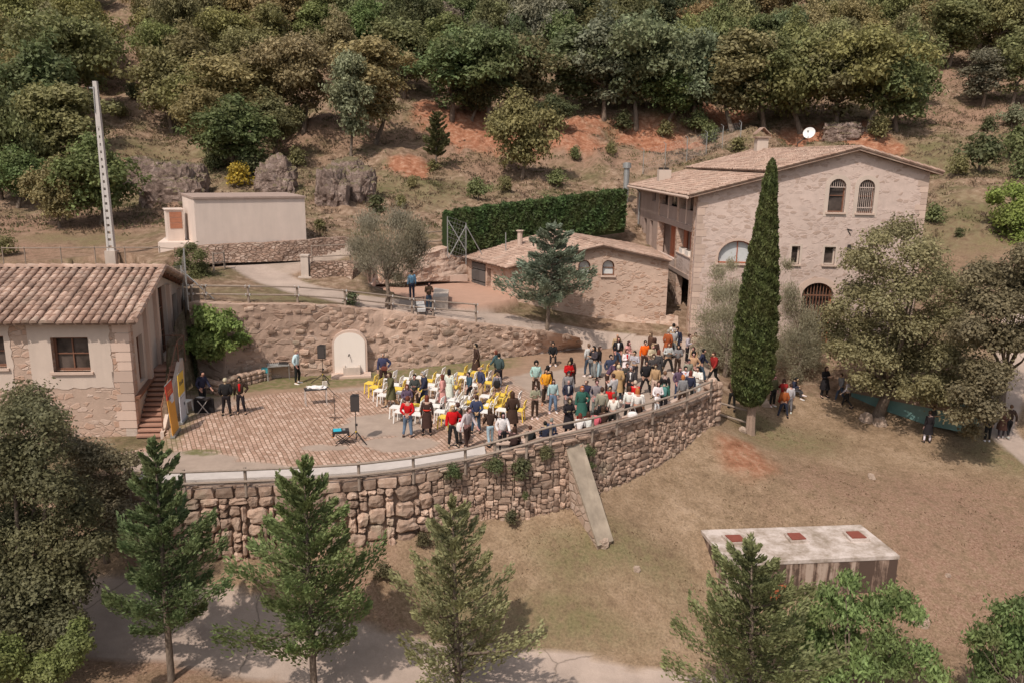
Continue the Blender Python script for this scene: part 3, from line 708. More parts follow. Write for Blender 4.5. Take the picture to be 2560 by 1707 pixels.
# the step between lower roof (left) and main roof
uS = uz(HM, 1918, 428)[0]
zS = eL + (zAp-eL)*(uS/uAp)
outer = [(0, G0), (HW, G0), (HW, eR-0.01), (uAp, zAp+0.21), (uS+0.02, zS+0.21), (uS, zS-0.01), (0, eL-0.01)]
ops = []
holes = {}
for key, (x0, y0, x1, y1) in {'a': (2068, 448, 2118, 531), 'b': (2141, 450, 2190, 533)}.items():
    u0, u1, z0, z1 = pxrect(HM, x0, y0, x1, y1); holes[key] = arch(u0, u1, z0, z1-(u1-u0)/2)
for key, (x0, y0, x1, y1) in {'c': (1976, 616, 2001, 661), 'd': (2058, 618, 2090, 662), 'e': (2146, 619, 2177, 664)}.items():
    holes[key] = rect(*pxrect(HM, x0, y0, x1, y1))
u0, u1, z0, z1 = pxrect(HM, 1794, 603, 1896, 658); holes['f'] = arch(u0, u1, z0, z0+(z1-z0)*0.25, 12, (z1-z0)*0.75)
u0, u1, z0, z1 = pxrect(HM, 1994, 708, 2086, 850); holes['g'] = arch(u0, u1, 0.2, z1-(u1-u0)*0.42, 12, (u1-u0)*0.42)
wb = MB(); wall_panel(wb, HM, outer, list(holes.values()), 0.45)
# back and right walls
wb.add([hp(HW, 0, G0), hp(HW, HD, G0), hp(HW, HD, eR), hp(HW, 0, eR)], [(0, 1, 2, 3)])
wb.add([hp(HW, HD, G0), hp(0, HD, G0), hp(0, HD, eL), hp(uAp, HD, zAp), hp(HW, HD, eR)], [(0, 1, 2, 3, 4)])
wb.build('stone_wall', M_HOUSE, hroot)
# quoins on the two front corners, a few mm proud
rq = random.Random(4)
for side, uc in ((0, 0.0), (1, HW)):
    z = 0.5; q = MB()
    while z < (eL if side == 0 else eR)-0.5:
        h = rq.uniform(0.28, 0.45); w = rq.choice([0.35, 0.6, 0.45]); q.ti = rq.uniform(0.78, 1.1)
        a0, a1 = (0.0, w) if side == 0 else (HW-w, HW)
        q.hexa([HM @ Vector(v) for v in ((a0-0.004, -0.018, z), (a1, -0.018, z), (a1, 0.1, z), (a0-0.004, 0.1, z))], [HM @ Vector(v) for v in ((a0-0.004, -0.018, z+h-0.03), (a1, -0.018, z+h-0.03), (a1, 0.1, z+h-0.03), (a0-0.004, 0.1, z+h-0.03))])
        z += h
    q.build('quoins', M_SILL, hroot)
BARM = m_plain('window_bars', (0.50, 0.40, 0.35), 0.6)
for k in 'ab':
    w = opening(hroot, HM, holes[k], 0.24, bars=(0, 1), name='arched_window', lab='tall round arched window with iron bars'); surround(hroot, HM, holes[k], 0.24, 0.015, M_CREAM, 'arched_surround')
    us = [p[0] for p in holes[k]]; zs = [p[1] for p in holes[k]]; u0, u1, z0, z1 = min(us), max(us), min(zs), max(zs)
    mb = MB(); r = (u1-u0)/2
    for i in range(7):
        x = u0+(u1-u0)*(i+1)/8; top = z1-r+math.sqrt(max(0, r*r-(x-(u0+u1)/2)**2))
        b0 = z1-r if k == 'a' else z0
        mb.tube([HM @ Vector((x, 0.1, b0)), HM @ Vector((x, 0.1, top-0.02))], 0.016, 5)
    mb.bar(HM @ Vector((u0+0.01, 0.1, z1-r)), HM @ Vector((u1-0.01, 0.1, z1-r)), 0.05, 0.05)
    if k == 'b': mb.bar(HM @ Vector((u0, 0.1, z0+0.3)), HM @ Vector((u1, 0.1, z0+0.3)), 0.03, 0.05)
    mb.build('window_bars', BARM, w)
for k in 'cde': opening(hroot, HM, holes[k], 0.2, bars=(0, 0), name='window', fm=M_CREAM); surround(hroot, HM, holes[k], 0.12, 0.012, M_CREAM)
PALE = m_plain('pale_blind', (0.52, 0.53, 0.53), 0.8)
opening(hroot, HM, holes['f'], 0.22, bars=(1, 0), name='wide_arched_window', fm=M_REDWOOD, pm=PALE, lab='wide low arched window with pale blinds and red wood frame')
surround(hroot, HM, holes['f'], 0.14, 0.015, M_SILL, 'arched_surround')
gt = opening(hroot, HM, holes['g'], 0.3, bars=(0, 0), name='arched_doorway', sill=False, pm=M_DARK, fm=M_REDWOOD)
surround(hroot, HM, holes['g'], 0.3, 0.02, M_SILL, 'arched_surround')
mb = MB(); us = [p[0] for p in holes['g']]; u0, u1 = min(us), max(us); zt = max(p[1] for p in holes['g']); rr = (u1-u0)/2
for i in range(9):
    x = u0+(u1-u0)*(i+1)/10; tp = zt-0.42*(u1-u0)+0.42*(u1-u0)*math.sqrt(max(0, 1-((x-(u0+u1)/2)/rr)**2))
    mb.tube([HM @ Vector((x, 0.15, 0.4)), HM @ Vector((x, 0.15, tp))], 0.03, 5)
mb.bar(HM @ Vector((u0, 0.15, zt-0.42*(u1-u0))), HM @ Vector((u1, 0.15, zt-0.42*(u1-u0))), 0.05, 0.07)
mb.build('door_grille', M_WOOD, gt)
# small fittings on the facade
mb = MB(); u, z = uz(HM, 2121, 618); mb.box(HM @ Vector((u, -0.12, z)), (0.22, 0.24, 0.3), taper=0.6); mb.tube([HM @ Vector((u, -0.05, z-0.25)), HM @ Vector((u, -0.12, z-0.15))], 0.06, 6); mb.build('wall_lamp', M_IRON, hroot)
mb = MB(); u, z = uz(HM, 2122, 803*0+ 812*0+ 575); mb.bar(HM @ Vector((u-0.1, -0.03, z+0.05)), HM @ Vector((u+0.18, -0.03, z-0.02)), 0.03, 0.04); mb.bar(HM @ Vector((u-0.1, -0.035, z+0.05)), HM @ Vector((u+0.12, -0.035, z-0.3)), 0.03, 0.04); mb.build('iron_bracket', M_IRON, hroot)

# ---- galleried left side (local x runs from the back to the front corner so that y points into the house)
SM = frame_mat(hp(0, HD, 0), -HV)     # u = HD - distance from front corner
def su(v): return HD - v
def sz(px, py): return uz(SM, px, py)
v2, v3 = 4.6, 10.2
zf1t, zf1b = 7.10, 6.75       # floor band between the galleries
zp = 7.95                      # parapet top
zsill, zband = 5.25, 4.15
mb = MB()
# solid back half with narrow windows
hs_ = [rect(su(15.0), su(13.9), 4.6, 6.6), rect(su(12.7), su(11.7), 4.6, 6.6), rect(su(12.4), su(11.2), 8.0, 8.75)]
hb = [rect(min(h[0][0], h[1][0]), max(h[0][0], h[1][0]), h[0][1], h[2][1]) for h in hs_]
wall_panel(mb, SM, [(0, G0), (su(v3), G0), (su(v3), eL), (0, eL)], hb, 0.4)
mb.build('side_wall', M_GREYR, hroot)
for h in hb: opening(hroot, SM, h, 0.15, bars=(0, 0), name='narrow_window', fm=M_GREYR, sill=False)
# pillars
mb = MB()
for (va, vb, zb) in ((0.0, 0.42, G0), (v2-0.2, v2+0.2, 4.15), (v3-0.25, v3+0.0, 4.15)):
    p = [hp(0, va, zb), hp(0.42, va, zb), hp(0.42, vb, zb), hp(0, vb, zb)]
    if va > 0: mb = MB(); mb.hexa(p, [v+Vector((0, 0, eL-zb)) for v in p]); mb.build('pillar', M_ANNEX, hroot)
# front corner pillar belongs to the stone wall, here its return
mb = MB(); pp = [hp(-0.005, 0.451, G0), hp(0.45, 0.451, G0), hp(0.45, 0.9, G0), hp(-0.005, 0.9, G0)]
mb.hexa(pp, [v+Vector((0, 0, eL-0.02-G0)) for v in pp])
mb.build('pillar', M_ANNEX, hroot)
mb = MB()
def band(va, vb, za, zb, x0=-0.03, x1=0.30):
    p = [hp(x0, va, za), hp(x1, va, za), hp(x1, vb, za), hp(x0, vb, za)]; mb.hexa(p, [v+Vector((0, 0, zb-za)) for v in p])
band(0.9, v3, zf1b, zf1t, -0.04, 3.0)          # upper floor slab
band(0.9, v3, zband-0.25, zband, -0.04, 3.0)    # first floor slab
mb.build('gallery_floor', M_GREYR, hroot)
mb = MB()
band(0.9, v2-0.2, zf1t, zp, 0.06, 0.2); band(v2+0.2, v3-0.25, zf1t, zp, 0.06, 0.2)
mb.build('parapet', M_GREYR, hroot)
mb = MB()
band(0.9, v2-0.2, zband, zsill-0.07, 0.02, 0.25); band(v2+0.2, v3-0.25, zband, zband+0.5, 0.02, 0.25)
mb.build('stone_parapet', M_HOUSE, hroot)
mb = MB(); band(0.9, v2-0.2, zsill-0.07, zsill, -0.04, 0.32); mb.build('parapet_coping', M_SILL, hroot)
mb = MB()   # posts of the upper loggia and a lintel beam
for vm in ((0.9+v2-0.2)/2, (v2+0.2+v3-0.25)/2): band(vm-0.13, vm+0.13, zf1t, eL-0.15, 0.03, 0.24)
band(0.9, v3, eL-0.18, eL, 0.0, 0.3)
mb.build('loggia_post', M_SILL, hroot)
mb = MB()   # rooms behind the galleries
for za, zb, dpt in ((zf1t, eL, 0.55), (zband, zf1b, 0.85), (G0, zband-0.25, 3.0)):
    p = [hp(dpt, 0.9, za), hp(dpt+0.2, 0.9, za), hp(dpt+0.2, v3, za), hp(dpt, v3, za)]; mb.hexa(p, [v+Vector((0, 0, zb-za)) for v in p])
p = [hp(0.2, v3, G0), hp(3.2, v3, G0), hp(3.2, v3+0.2, G0), hp(0.2, v3+0.2, G0)]; mb.hexa(p, [v+Vector((0, 0, eL-G0)) for v in p])
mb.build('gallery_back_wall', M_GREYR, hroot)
mb = MB()   # wall under the galleries beyond the passage
p = [hp(0.0, v2-0.6, G0), hp(0.4, v2-0.6, G0), hp(0.4, v3, G0), hp(0.0, v3, G0)]; mb.hexa(p, [v+Vector((0, 0, zband-0.26-G0)) for v in p])
mb.build('passage_wall', M_ANNEX, hroot)
for (va, vb, za, zb) in ((1.0, 4.2, 4.2, 6.6), (4.9, 9.4, 4.2, 6.6)):   # red wood doors
    d = MB(); n = 5
    for i in range(n):
        a0 = va+(vb-va)*i/n; a1 = va+(vb-va)*(i+0.93)/n
        p = [hp(0.78, a0, za), hp(0.84, a0, za), hp(0.84, a1, za), hp(0.78, a1, za)]; d.ti = 1; d.hexa(p, [v+Vector((0, 0, zb-za)) for v in p])
    d.build('wooden_door', M_REDWOOD, hroot)
for (va, vb) in ((1.0, 2.6), (2.8, 4.3), (4.9, 7.1), (7.4, 9.8)):
    d = MB(); p = [hp(0.50, va, 7.5), hp(0.53, va, 7.5), hp(0.53, vb, 7.5), hp(0.50, vb, 7.5)]; d.hexa(p, [v+Vector((0, 0, 1.25)) for v in p]); d.build('gallery_window', GLASS, hroot)
# roof
ov = 0.45; n14 = Vector((0, 0, 0.06))
fo = -0.42; bo = HD+0.3
def rp(u, v): 
    z = (eL+(zAp-eL)*(u/uAp)) if u <= uAp else (zAp+(eR-zAp)*(u-uAp)/(HW-uAp))
    return hp(u, v, z)
up = Vector((0, 0, 0.10)); up2 = Vector((0, 0, 0.34))
tile_roof('roof', hroot, rp(-0.6, bo)+up, rp(-0.6, fo)+up, rp(uS+0.15, fo)+up, rp(uS+0.15, bo)+up, seed=5, segs=4)
tile_roof('roof', hroot, rp(uS, bo)+up2, rp(uS, fo)+up2, rp(uAp, fo)+up2, rp(uAp, bo)+up2, seed=6, segs=4)
tile_roof('roof', hroot, rp(HW+0.5, fo)+up, rp(HW+0.5, bo)+up, rp(uAp, bo)+up2, rp(uAp, fo)+up2, seed=7, segs=4)
ridge_tiles('ridge', hroot, rp(uAp, fo)+up2+Vector((0, 0, 0.04)), rp(uAp, bo)+up2+Vector((0, 0, 0.04)))
mb = MB()   # verge tiles along the gable edge, mortar bed under them
mb.ti = 0.95
for (ua, ub, upa, upb) in ((-0.6, uS, up, up), (uS, uAp, up2, up2), (uAp, HW+0.5, up2, up)):
    a = rp(ua, fo)+upa; b = rp(ub, fo)+upb; n = int((b-a).length/0.4)
    for i in range(n):
        mb.ti = rq.uniform(0.85, 1.15); mb.tube([a.lerp(b, i/n)+Vector((0, 0, 0.08)), a.lerp(b, (i+1.1)/n)+Vector((0, 0, 0.05))], [0.11, 0.09], 6)
    mb.ti = 0.8; mb.bar(a+Vector((0, 0.03, -0.09)), b+Vector((0, 0.03, -0.09)), 0.08, 0.10)
mb.build('verge', TILE, hroot)
mb = MB(); a = rp(-0.72, fo)+Vector((0, 0, 0.02)); b = rp(-0.72, bo)+Vector((0, 0, 0.02)); mb.tube([a, b], 0.09, 8); mb.build('gutter', M_SILL, hroot)
mb = MB(); a = hp(-0.45, 16.4, eL-0.2); mb.tube([a, hp(-0.12, 16.4, eL-0.6), hp(-0.12, 16.4, 1.0)], 0.07, 8); mb.build('downpipe', M_METAL, hroot)
# chimneys on the roof
def roofz(u): return rp(u, 0).z
pc = on_plane(1933, 365, hp(0, 15.5, 0), HV); uc = (pc-hA).dot(HU)
ch = MB(); base = hp(uc, 15.5, roofz(uc)-0.3); ch.box(base+Vector((0, 0, 0.8)), (0.82, 0.82, 1.6))
cho = ch.build('chimney', M_CREAM, hroot)
cc = MB(); cc.box(base+Vector((0, 0, 1.64)), (1.1, 1.1, 0.09)); t = base+Vector((0, 0, 1.68))
cc.hexa([t+Vector((-0.55, -0.5, 0.15)), t+Vector((-0.05, -0.5, 0.62)), t+Vector((-0.05, 0.5, 0.62)), t+Vector((-0.55, 0.5, 0.15))], [t+Vector((-0.55, -0.5, 0.21)), t+Vector((-0.05, -0.5, 0.68)), t+Vector((-0.05, 0.5, 0.68)), t+Vector((-0.55, 0.5, 0.21))])
cc.hexa([t+Vector((0.0, -0.5, 0.62)), t+Vector((0.5, -0.5, 0.15)), t+Vector((0.5, 0.5, 0.15)), t+Vector((0.0, 0.5, 0.62))], [t+Vector((0.0, -0.5, 0.68)), t+Vector((0.5, -0.5, 0.21)), t+Vector((0.5, 0.5, 0.21)), t+Vector((0.0, 0.5, 0.68))])
cc.build('chimney_cap', TILE, cho)
p = on_plane(1694, 422, hp(0, 14, 0), HV); u2 = (p-hA).dot(HU); c2 = MB(); c2.box(hp(u2, 14, roofz(u2)+0.3), (0.9, 0.8, 1.2)); c2o = c2.build('chimney', M_CREAM, hroot)
c2 = MB()
for dx in (-0.25, 0.15): c2.box(hp(u2+dx, 14, roofz(u2)+0.98), (0.3, 0.4, 0.16))
c2.build('chimney_pot', M_IRON, c2o)
p = on_plane(1988, 377, hp(0, 13, 0), HV); u3 = (p-hA).dot(HU); c3 = MB(); c3.box(hp(u3, 13, roofz(u3)+0.35), (0.75, 0.5, 0.25)); c3.build('roof_vent', TILE, hroot)
p = on_plane(2070, 355, hp(0, 16, 0), HV); u4 = (p-hA).dot(HU); c4 = MB(); c4.box(hp(u4, 16, roofz(u4)+0.5), (0.5, 0.5, 0.7)); b4 = hp(u4, 16, roofz(u4)+0.85)
c4.add([b4+Vector((-0.45, -0.3, 0)), b4+Vector((0.45, -0.3, 0)), b4+Vector((0.45, 0.3, 0)), b4+Vector((-0.45, 0.3, 0)), b4+Vector((0, -0.3, 0.4)), b4+Vector((0, 0.3, 0.4))], [(0, 1, 4), (2, 3, 5), (1, 2, 5, 4), (3, 0, 4, 5), (0, 3, 2, 1)])
c4.build('chimney', M_IRON, hroot)
# satellite dish
p = on_plane(2014, 337, hp(0, 14, 0), HV); ud = (p-hA).dot(HU); zr = roofz(ud)+0.3; pr = hp(ud+0.1, 14, zr)
dish = empty('satellite_dish', pr, 0, 'white round satellite dish on a short mast standing on the farmhouse roof', 'satellite dish')
mb = MB(); top = Vector((p.x, pr.y, p.z))-pr; mb.tube([(0, 0, -0.3), (0.1, 0, top.z*0.6), (top.x+0.1, 0.1, top.z)], 0.045, 6); mb.build('mast', M_IRON, dish)
mb = MB(); dn = Vector((-0.45, -0.75, 0.5)).normalized(); D = dn.to_track_quat('Z', 'Y').to_matrix().to_4x4(); nn = 18; vs = [top]; fs = []
for i in range(1, 5):
    r = 0.43*i/4
    for k in range(nn): a = 2*math.pi*k/nn; vs.append(top + D @ Vector((r*math.cos(a), r*math.sin(a)*1.05, 0.20*(r/0.43)**2)))
for k in range(nn): fs.append((0, 1+k, 1+(k+1) % nn))
for i in range(3):
    for k in range(nn): fs.append((1+i*nn+k, 1+(i+1)*nn+k, 1+(i+1)*nn+(k+1) % nn, 1+i*nn+(k+1) % nn))
mb.add(vs, fs); mb.add([v-Vector(dn)*0.02 for v in vs], [f[::-1] for f in fs])
mb.build('reflector', m_plain('white_dish', (0.78, 0.77, 0.75), 0.4), dish, smooth=True)
mb = MB(); mb.tube([top + D @ Vector((0, -0.42, 0.20)), top + D @ Vector((0, -0.15, 0.55))], 0.02, 5); mb.box(top + D @ Vector((0, -0.12, 0.57)), (0.1, 0.1, 0.14)); mb.build('feed_arm', M_METAL, dish)
# planter boxes standing in the gallery opening
for i, (v, l) in enumerate(((3.3, 'white planter box on the gallery parapet of the farmhouse, the one farther from the corner'), (1.9, 'white planter box on the gallery parapet of the farmhouse, nearest the corner pillar'))):
    r = empty('planter_box', hp(0.14, v, zsill), 0, l, 'planter', 'planter boxes on the gallery parapet')
    mb = MB(); mb.box((0, 0, 0.16), (0.3, 0.95, 0.32)); mb.build('box', M_WHITE, r)
    mb = MB(); mb.box((0, 0, 0.325), (0.24, 0.88, 0.02)); mb.build('soil', M_DARK2, r)
# metal flue beside the house
fb = at_z(1562, 540, 6.3); fbt = depth(fb)
fl = empty('metal_flue', (fb.x, fb.y, fb.z-0.6), 0, 'tall grey metal flue pipe standing behind the left back corner of the farmhouse', 'flue')
hh = fbt*130/FPX + 0.6
mb = MB(); mb.tube([(0, 0, 0), (0, 0, hh)], 0.24, 12); mb.build('pipe', M_METAL, fl)
mb = MB(); mb.tube([(0, 0, hh-0.45), (0, 0, hh-0.05)], 0.36, 12); mb.build('cowl', M_METAL, fl)
mb = MB(); mb.tube([(0, 0, 0.0), (0, 0, 0.7)], 0.42, 10); mb.build('base', M_CREAM, fl)
finish(hroot)

# ================================================================== ANNEX
aC = at_z(1278, 800, 1.2); aC.z = 0
aR = at_z(1640, 818, 0.9); AU = Vector((1, (aR.y-aC.y)/(aR.x-aC.x), 0)).normalized()
AM = frame_mat(aC, AU)
aroot = empty('stone_annex', (aC.x+5, aC.y+3, 1.0), 0, 'low stone annex with two small arched windows and a tiled roof', 'outbuilding')
u_e, z_e = uz(AM, 1278, 672); u_a, z_a = uz(AM, 1505, 618); u_r, z_r = uz(AM, 1672, 655)
h1 = pxrect(AM, 1505, 651, 1537, 689); h0 = pxrect(AM, 1445, 651, 1477, 690)
ah = [arch(h[0], h[1], h[2], h[3]-(h[1]-h[0])*0.5) for h in (h0, h1)]
wb = MB(); wall_panel(wb, AM, [(0, -1.0), (u_r, -1.0), (u_r, z_r), (u_a, z_a), (0, z_e)], ah, 0.45)
E2 = at_z(1160, 644, z_e); lw = E2-aC; lw.z = 0; LL = lw.length; lu = lw.normalized()
LM = frame_mat(aC+lu*LL, -lu)        # x from far-left end to the corner
dU = pxrect(LM, 1181, 661, 1214, 733)
dz0 = ground(*(LM @ Vector((dU[0], 0, 0))).xy)
gU = (uz(LM, 1217, 700)[0], uz(LM, 1227, 700)[0])
wall_panel(wb, LM, [(0, 0.5), (LL, 0.5), (LL, z_e), (0, z_e)], [rect(dU[0], dU[1], dU[2], dU[3]), rect(gU[0], gU[1], dU[2]+0.1, dU[3]-0.2)], 0.35)
wb.build('stone_wall', M_ANNEX, aroot)
for i, p in enumerate(ah): opening(aroot, AM, p, 0.25, bars=(0, 1), name='arched_window', fm=M_WOOD, pm=(m_plain('white_pane', (0.62, 0.62, 0.61), 0.3)))
d = MB(); d.box((0, 0, 0), (0.001,)*3); d = MB()
for i, (a, b) in enumerate(((0, 0.19), (0.2, 0.55), (0.56, 0.76), (0.77, 1.0))):
    zz0 = dU[2]+(dU[3]-dU[2])*(1-b); zz1 = dU[2]+(dU[3]-dU[2])*(1-a)
    p = [LM @ Vector((dU[0], -0.06, zz0)), LM @ Vector((dU[1], -0.06, zz0)), LM @ Vector((dU[1], 0.02, zz0)), LM @ Vector((dU[0], 0.02, zz0))]
    d.hexa(p, [v+Vector((0, 0, zz1-zz0-0.04)) for v in p])
d.build('grey_door', M_GREYD, aroot)
d = MB(); p = [LM @ Vector((0, 0.4, 1.0)), LM @ Vector((LL, 0.4, 1.0)), LM @ Vector((LL, 0.45, 1.0)), LM @ Vector((0, 0.45, 1.0))]; d.hexa(p, [v+Vector((0, 0, z_e-1.0)) for v in p]); d.build('dark_inside', M_DARK, aroot)
ZA = z_a+0.12
ap = AM @ Vector((u_a, -0.35, z_a+0.12)); rr_ = AM @ Vector((u_r+0.05, -0.35, z_r+0.10)); ee_ = AM @ Vector((-0.25, -0.35, z_e+0.08))
rb = at_z(1385, 578, z_a+0.3); rb2 = at_z(1592, 604, z_r+0.12); ee2 = LM @ Vector((-0.2, -0.3, z_e+0.08))
rb2 = on_plane(1600, 606, hp(-0.7, 0, 0), HU)
tile_roof('roof', aroot, ee2, ee_, ap, rb, pitch=0.25, seed=11, segs=4)
tile_roof('roof', aroot, rr_, rb2, rb, ap, pitch=0.25, seed=12, segs=4)
ridge_tiles('ridge', aroot, ap+Vector((0, 0, 0.05)), rb+Vector((0, 0, 0.05)))
mb = MB()
for (a, b) in ((ee_, ap), (ap, rr_)):
    n = int((b-a).length/0.4)
    for i in range(n): mb.ti = rq.uniform(0.8, 1.15); mb.tube([a.lerp(b, i/n)+Vector((0, 0, 0.07)), a.lerp(b, (i+1.1)/n)+Vector((0, 0, 0.04))], [0.11, 0.09], 6)
mb.build('verge', TILE, aroot)
cp = on_plane(1300, 590, aC+Vector((0, 4.5, 0)), Vector((0, 1, 0)))
mb = MB(); mb.tube([cp+Vector((0, 0, -1.0)), cp+Vector((0, 0, 0.25))], 0.17, 8); mb.tube([cp+Vector((0, 0, 0.30)), cp+Vector((0, 0, 0.36))], 0.26, 8); mb.build('flue', M_SILL, aroot)
finish(aroot)
# sloping stone bank between annex and house (bulging foot of the annex wall)
bank = []
mb = MB(); prof = []
for i in range(15):
    x = 1420+(1694-1420)*i/14; top = 745 - 50*min(1, i/5)*0.5; b = at_z(x, 815+6*i/14, 0.85)
    prof.append((x, b))
nv = len(prof); vs = []
for j in range(6):
    f = j/5
    for i, (x, b) in enumerate(prof):
        out = 0.75*(1-f)**1.3*min(1, i/3+0.1) + 0.10*noise.noise(Vector((i*0.7, j*0.8, 3)))
        ww = aC + AU*((b-aC).dot(AU)); vs.append((ww.x, ww.y+0.05-out, 0.3+f*(1.3+0.5*noise.noise(Vector((i*0.5, 1, 1))))))
mb.add(vs, [(j*nv+i, j*nv+i+1, (j+1)*nv+i+1, (j+1)*nv+i) for j in range(5) for i in range(nv-1)])
o = mb.build('stone_footing', M_ANNEX, None, smooth=True); tag(o, 'battered rubble footing bulging out along the base of the stone annex', 'footing')

# ================================================================== HUT + METER CABINET on the upper terrace
g = at_z(492, 606, 6.0); g2 = at_z(766, 598, 5.95)
Hu = (g2-g); Hu.z = 0; HWd = Hu.length; Hu.normalize(); M = frame_mat(Vector((g.x, g.y, 0)), Hu)
zt0 = uz(M, 492, 498)[1]; zt1 = uz(M, 764, 495)[1]; hd = 4.2; yv = Vector((-Hu.y, Hu.x, 0))
hut = empty('rendered_hut', (g.x, g.y, 5.9), 0, 'long plain cream rendered hut with a flat roof standing above the low stone wall', 'hut')
mb = MB(); p = [M @ Vector(v) for v in ((0, 0, 4.8), (HWd, 0, 4.8), (HWd, hd, 4.8), (0, hd, 4.8))]; t = [M @ Vector(v) for v in ((0, 0, zt0), (HWd, 0, zt1), (HWd, hd, zt1+0.05), (0, hd, zt0+0.05))]
mb.hexa(p, t); mb.build('wall', M_HUT, hut)
mb = MB(); p = [M @ Vector(v) for v in ((-0.06, -0.10, zt0+0.003), (HWd+0.06, -0.10, zt1+0.003), (HWd+0.06, hd+0.1, zt1+0.053), (-0.06, hd+0.1, zt0+0.053))]; mb.hexa(p, [v+Vector((0, 0, 0.10)) for v in p]); mb.build('flat_roof', M_GREYR, hut)
finish(hut)
cb = at_z(421, 598, 6.0); M = frame_mat(Vector((cb.x, cb.y, 0)), Hu)
cz = uz(M, 421, 526)[1]; cw = uz(M, 462, 590)[0]
cab = empty('meter_cabinet', (cb.x, cb.y, 5.9), 0, 'small cream rendered meter cabinet with brown panel doors left of the hut', 'cabinet')
mb = MB(); p = [M @ Vector(v) for v in ((0, 0, 5), (cw, 0, 5), (cw, 1.0, 5), (0, 1.0, 5))]; mb.hexa(p, [v+Vector((0, 0, cz-5)) for v in p]); mb.build('body', M_HUT, cab)
mb = MB(); p = [M @ Vector(v) for v in ((-0.06, -0.06, cz+0.003), (cw+0.06, -0.06, cz+0.003), (cw+0.06, 1.06, cz+0.003), (-0.06, 1.06, cz+0.003))]; mb.hexa(p, [v+Vector((0, 0, 0.07)) for v in p]); mb.build('lid', M_HUT, cab)
a = pxrect(M, 426, 529, 453, 572)
for i in range(3):
    z0 = a[2]+(a[3]-a[2])*i/3; z1 = a[2]+(a[3]-a[2])*(i+0.93)/3
    mb = MB(); p = [M @ Vector(v) for v in ((a[0], -0.025, z0), (a[1], -0.025, z0), (a[1], 0.01, z0), (a[0], 0.01, z0))]; mb.hexa(p, [v+Vector((0, 0, z1-z0)) for v in p]); mb.build('panel_door', m_plain('rusty_panel', (0.40, 0.17, 0.10), 0.7, 0, 0.3), cab)
finish(cab)
mb = MB(); l = [at_z(x, y, 5.75) for x, y in ((395, 612), (490, 612), (492, 590), (425, 590))]; mb.hexa([v-Vector((0, 0, 0.6)) for v in l], [v+Vector((0, 0, 0.12)) for v in l]); o = mb.build('concrete_plinth', M_HUT); tag(o, 'pale concrete plinth in front of the meter cabinet, beside the hut', 'plinth')

# ================================================================== LEFT BUILDING
lC = at_z(346, 1092, -0.3); lC.z = 0
LU = Vector((1, 0.10, 0)).normalized(); LV = Vector((-0.17, 1, 0)).normalized()
BM = frame_mat(lC - LU*9.0, LU); W0 = 9.0
lroot = empty('stone_house', (lC.x-4, lC.y+4, 0), 0, 'stone house with clay barrel tile roof and cream plaster panels at the left edge', 'house')
depthL = 9.0
def lp(u, v, z): return lC + LU*(u) + LV*v + Vector((0, 0, z))
zE = on_plane(335, 807, lp(0, -0.5, 0), LV).z - 0.02
pa = pxrect(BM, 84, 815, 271, 971); wa = pxrect(BM, 135, 843, 219, 929); wa2 = pxrect(BM, -80, 840, 8, 920)
hole1, hole2 = rect(*wa), rect(*wa2)
wb = MB(); wall_panel(wb, BM, [(0, -1.5), (W0, -1.5), (W0, zE), (0, zE)], [hole1, hole2], 0.45)
wb.add([lp(-W0, 0, -1.5), lp(-W0, depthL, -1.5), lp(-W0, depthL, zE), lp(-W0, 0, zE)], [(0, 1, 2, 3)]); wb.add([lp(-W0, depthL, -1.5), lp(0, depthL, -1.5), lp(0, depthL, zE), lp(-W0, depthL, zE)], [(0, 1, 2, 3)])
wb.build('stone_wall', M_LEFTH, lroot)
mb = MB()
def ragged(M, u0, u1, z0, z1, hole, proud, mb, seed):
    r = random.Random(seed); o = []
    n = 14
    for i in range(n+1): o.append((u0+(u1-u0)*i/n, z0+r.uniform(-0.05, 0.05)))
    for i in range(1, n): o.append((u1+r.uniform(-0.03, 0.05), z0+(z1-z0)*i/n))
    o += [(u1, z1), (u0, z1)]
    pls = [[Vector((x, z, 0)) for x, z in o], [Vector((x, z, 0)) for x, z in hole]]; flat = [p for q in pls for p in q]; tr = tessellate_polygon(pls)
    mb.add([M @ Vector((p.x, -proud, p.y)) for p in flat], tr)
    for q in pls:
        n = len(q); mb.add([M @ Vector((p.x, -proud, p.y)) for p in q]+[M @ Vector((p.x, 0.01, p.y)) for p in q], [(i, (i+1) % n, n+(i+1) % n, n+i) for i in range(n)])
ragged(BM, pa[0], pa[1], pa[2], zE-0.02, hole1, 0.02, mb, 3)
b2 = pxrect(BM, -100, 815, 20, 975); ragged(BM, b2[0], b2[1], b2[2], zE-0.02, hole2, 0.02, mb, 5)
mb.build('plaster_panel', M_CREAM, lroot)
for h in (hole1, hole2): opening(lroot, BM, h, 0.26, bars=(1, 1), name='window', fm=M_WOOD, frame=0.09)
q = MB(); z = 0.1
while z < zE-0.45:
    h = rq.uniform(0.3, 0.5)
    for a, b in ((W0-rq.uniform(0.5, 0.8), W0), ):
        q.ti = rq.uniform(0.75, 1.1); vv = [BM @ Vector(v) for v in ((a, -0.02, z), (b+0.004, -0.02, z), (b+0.004, 0.2, z), (a, 0.2, z))]; q.hexa(vv, [v+Vector((0, 0, h-0.04)) for v in vv])
    z += h
q.build('quoins', M_SILL, lroot)
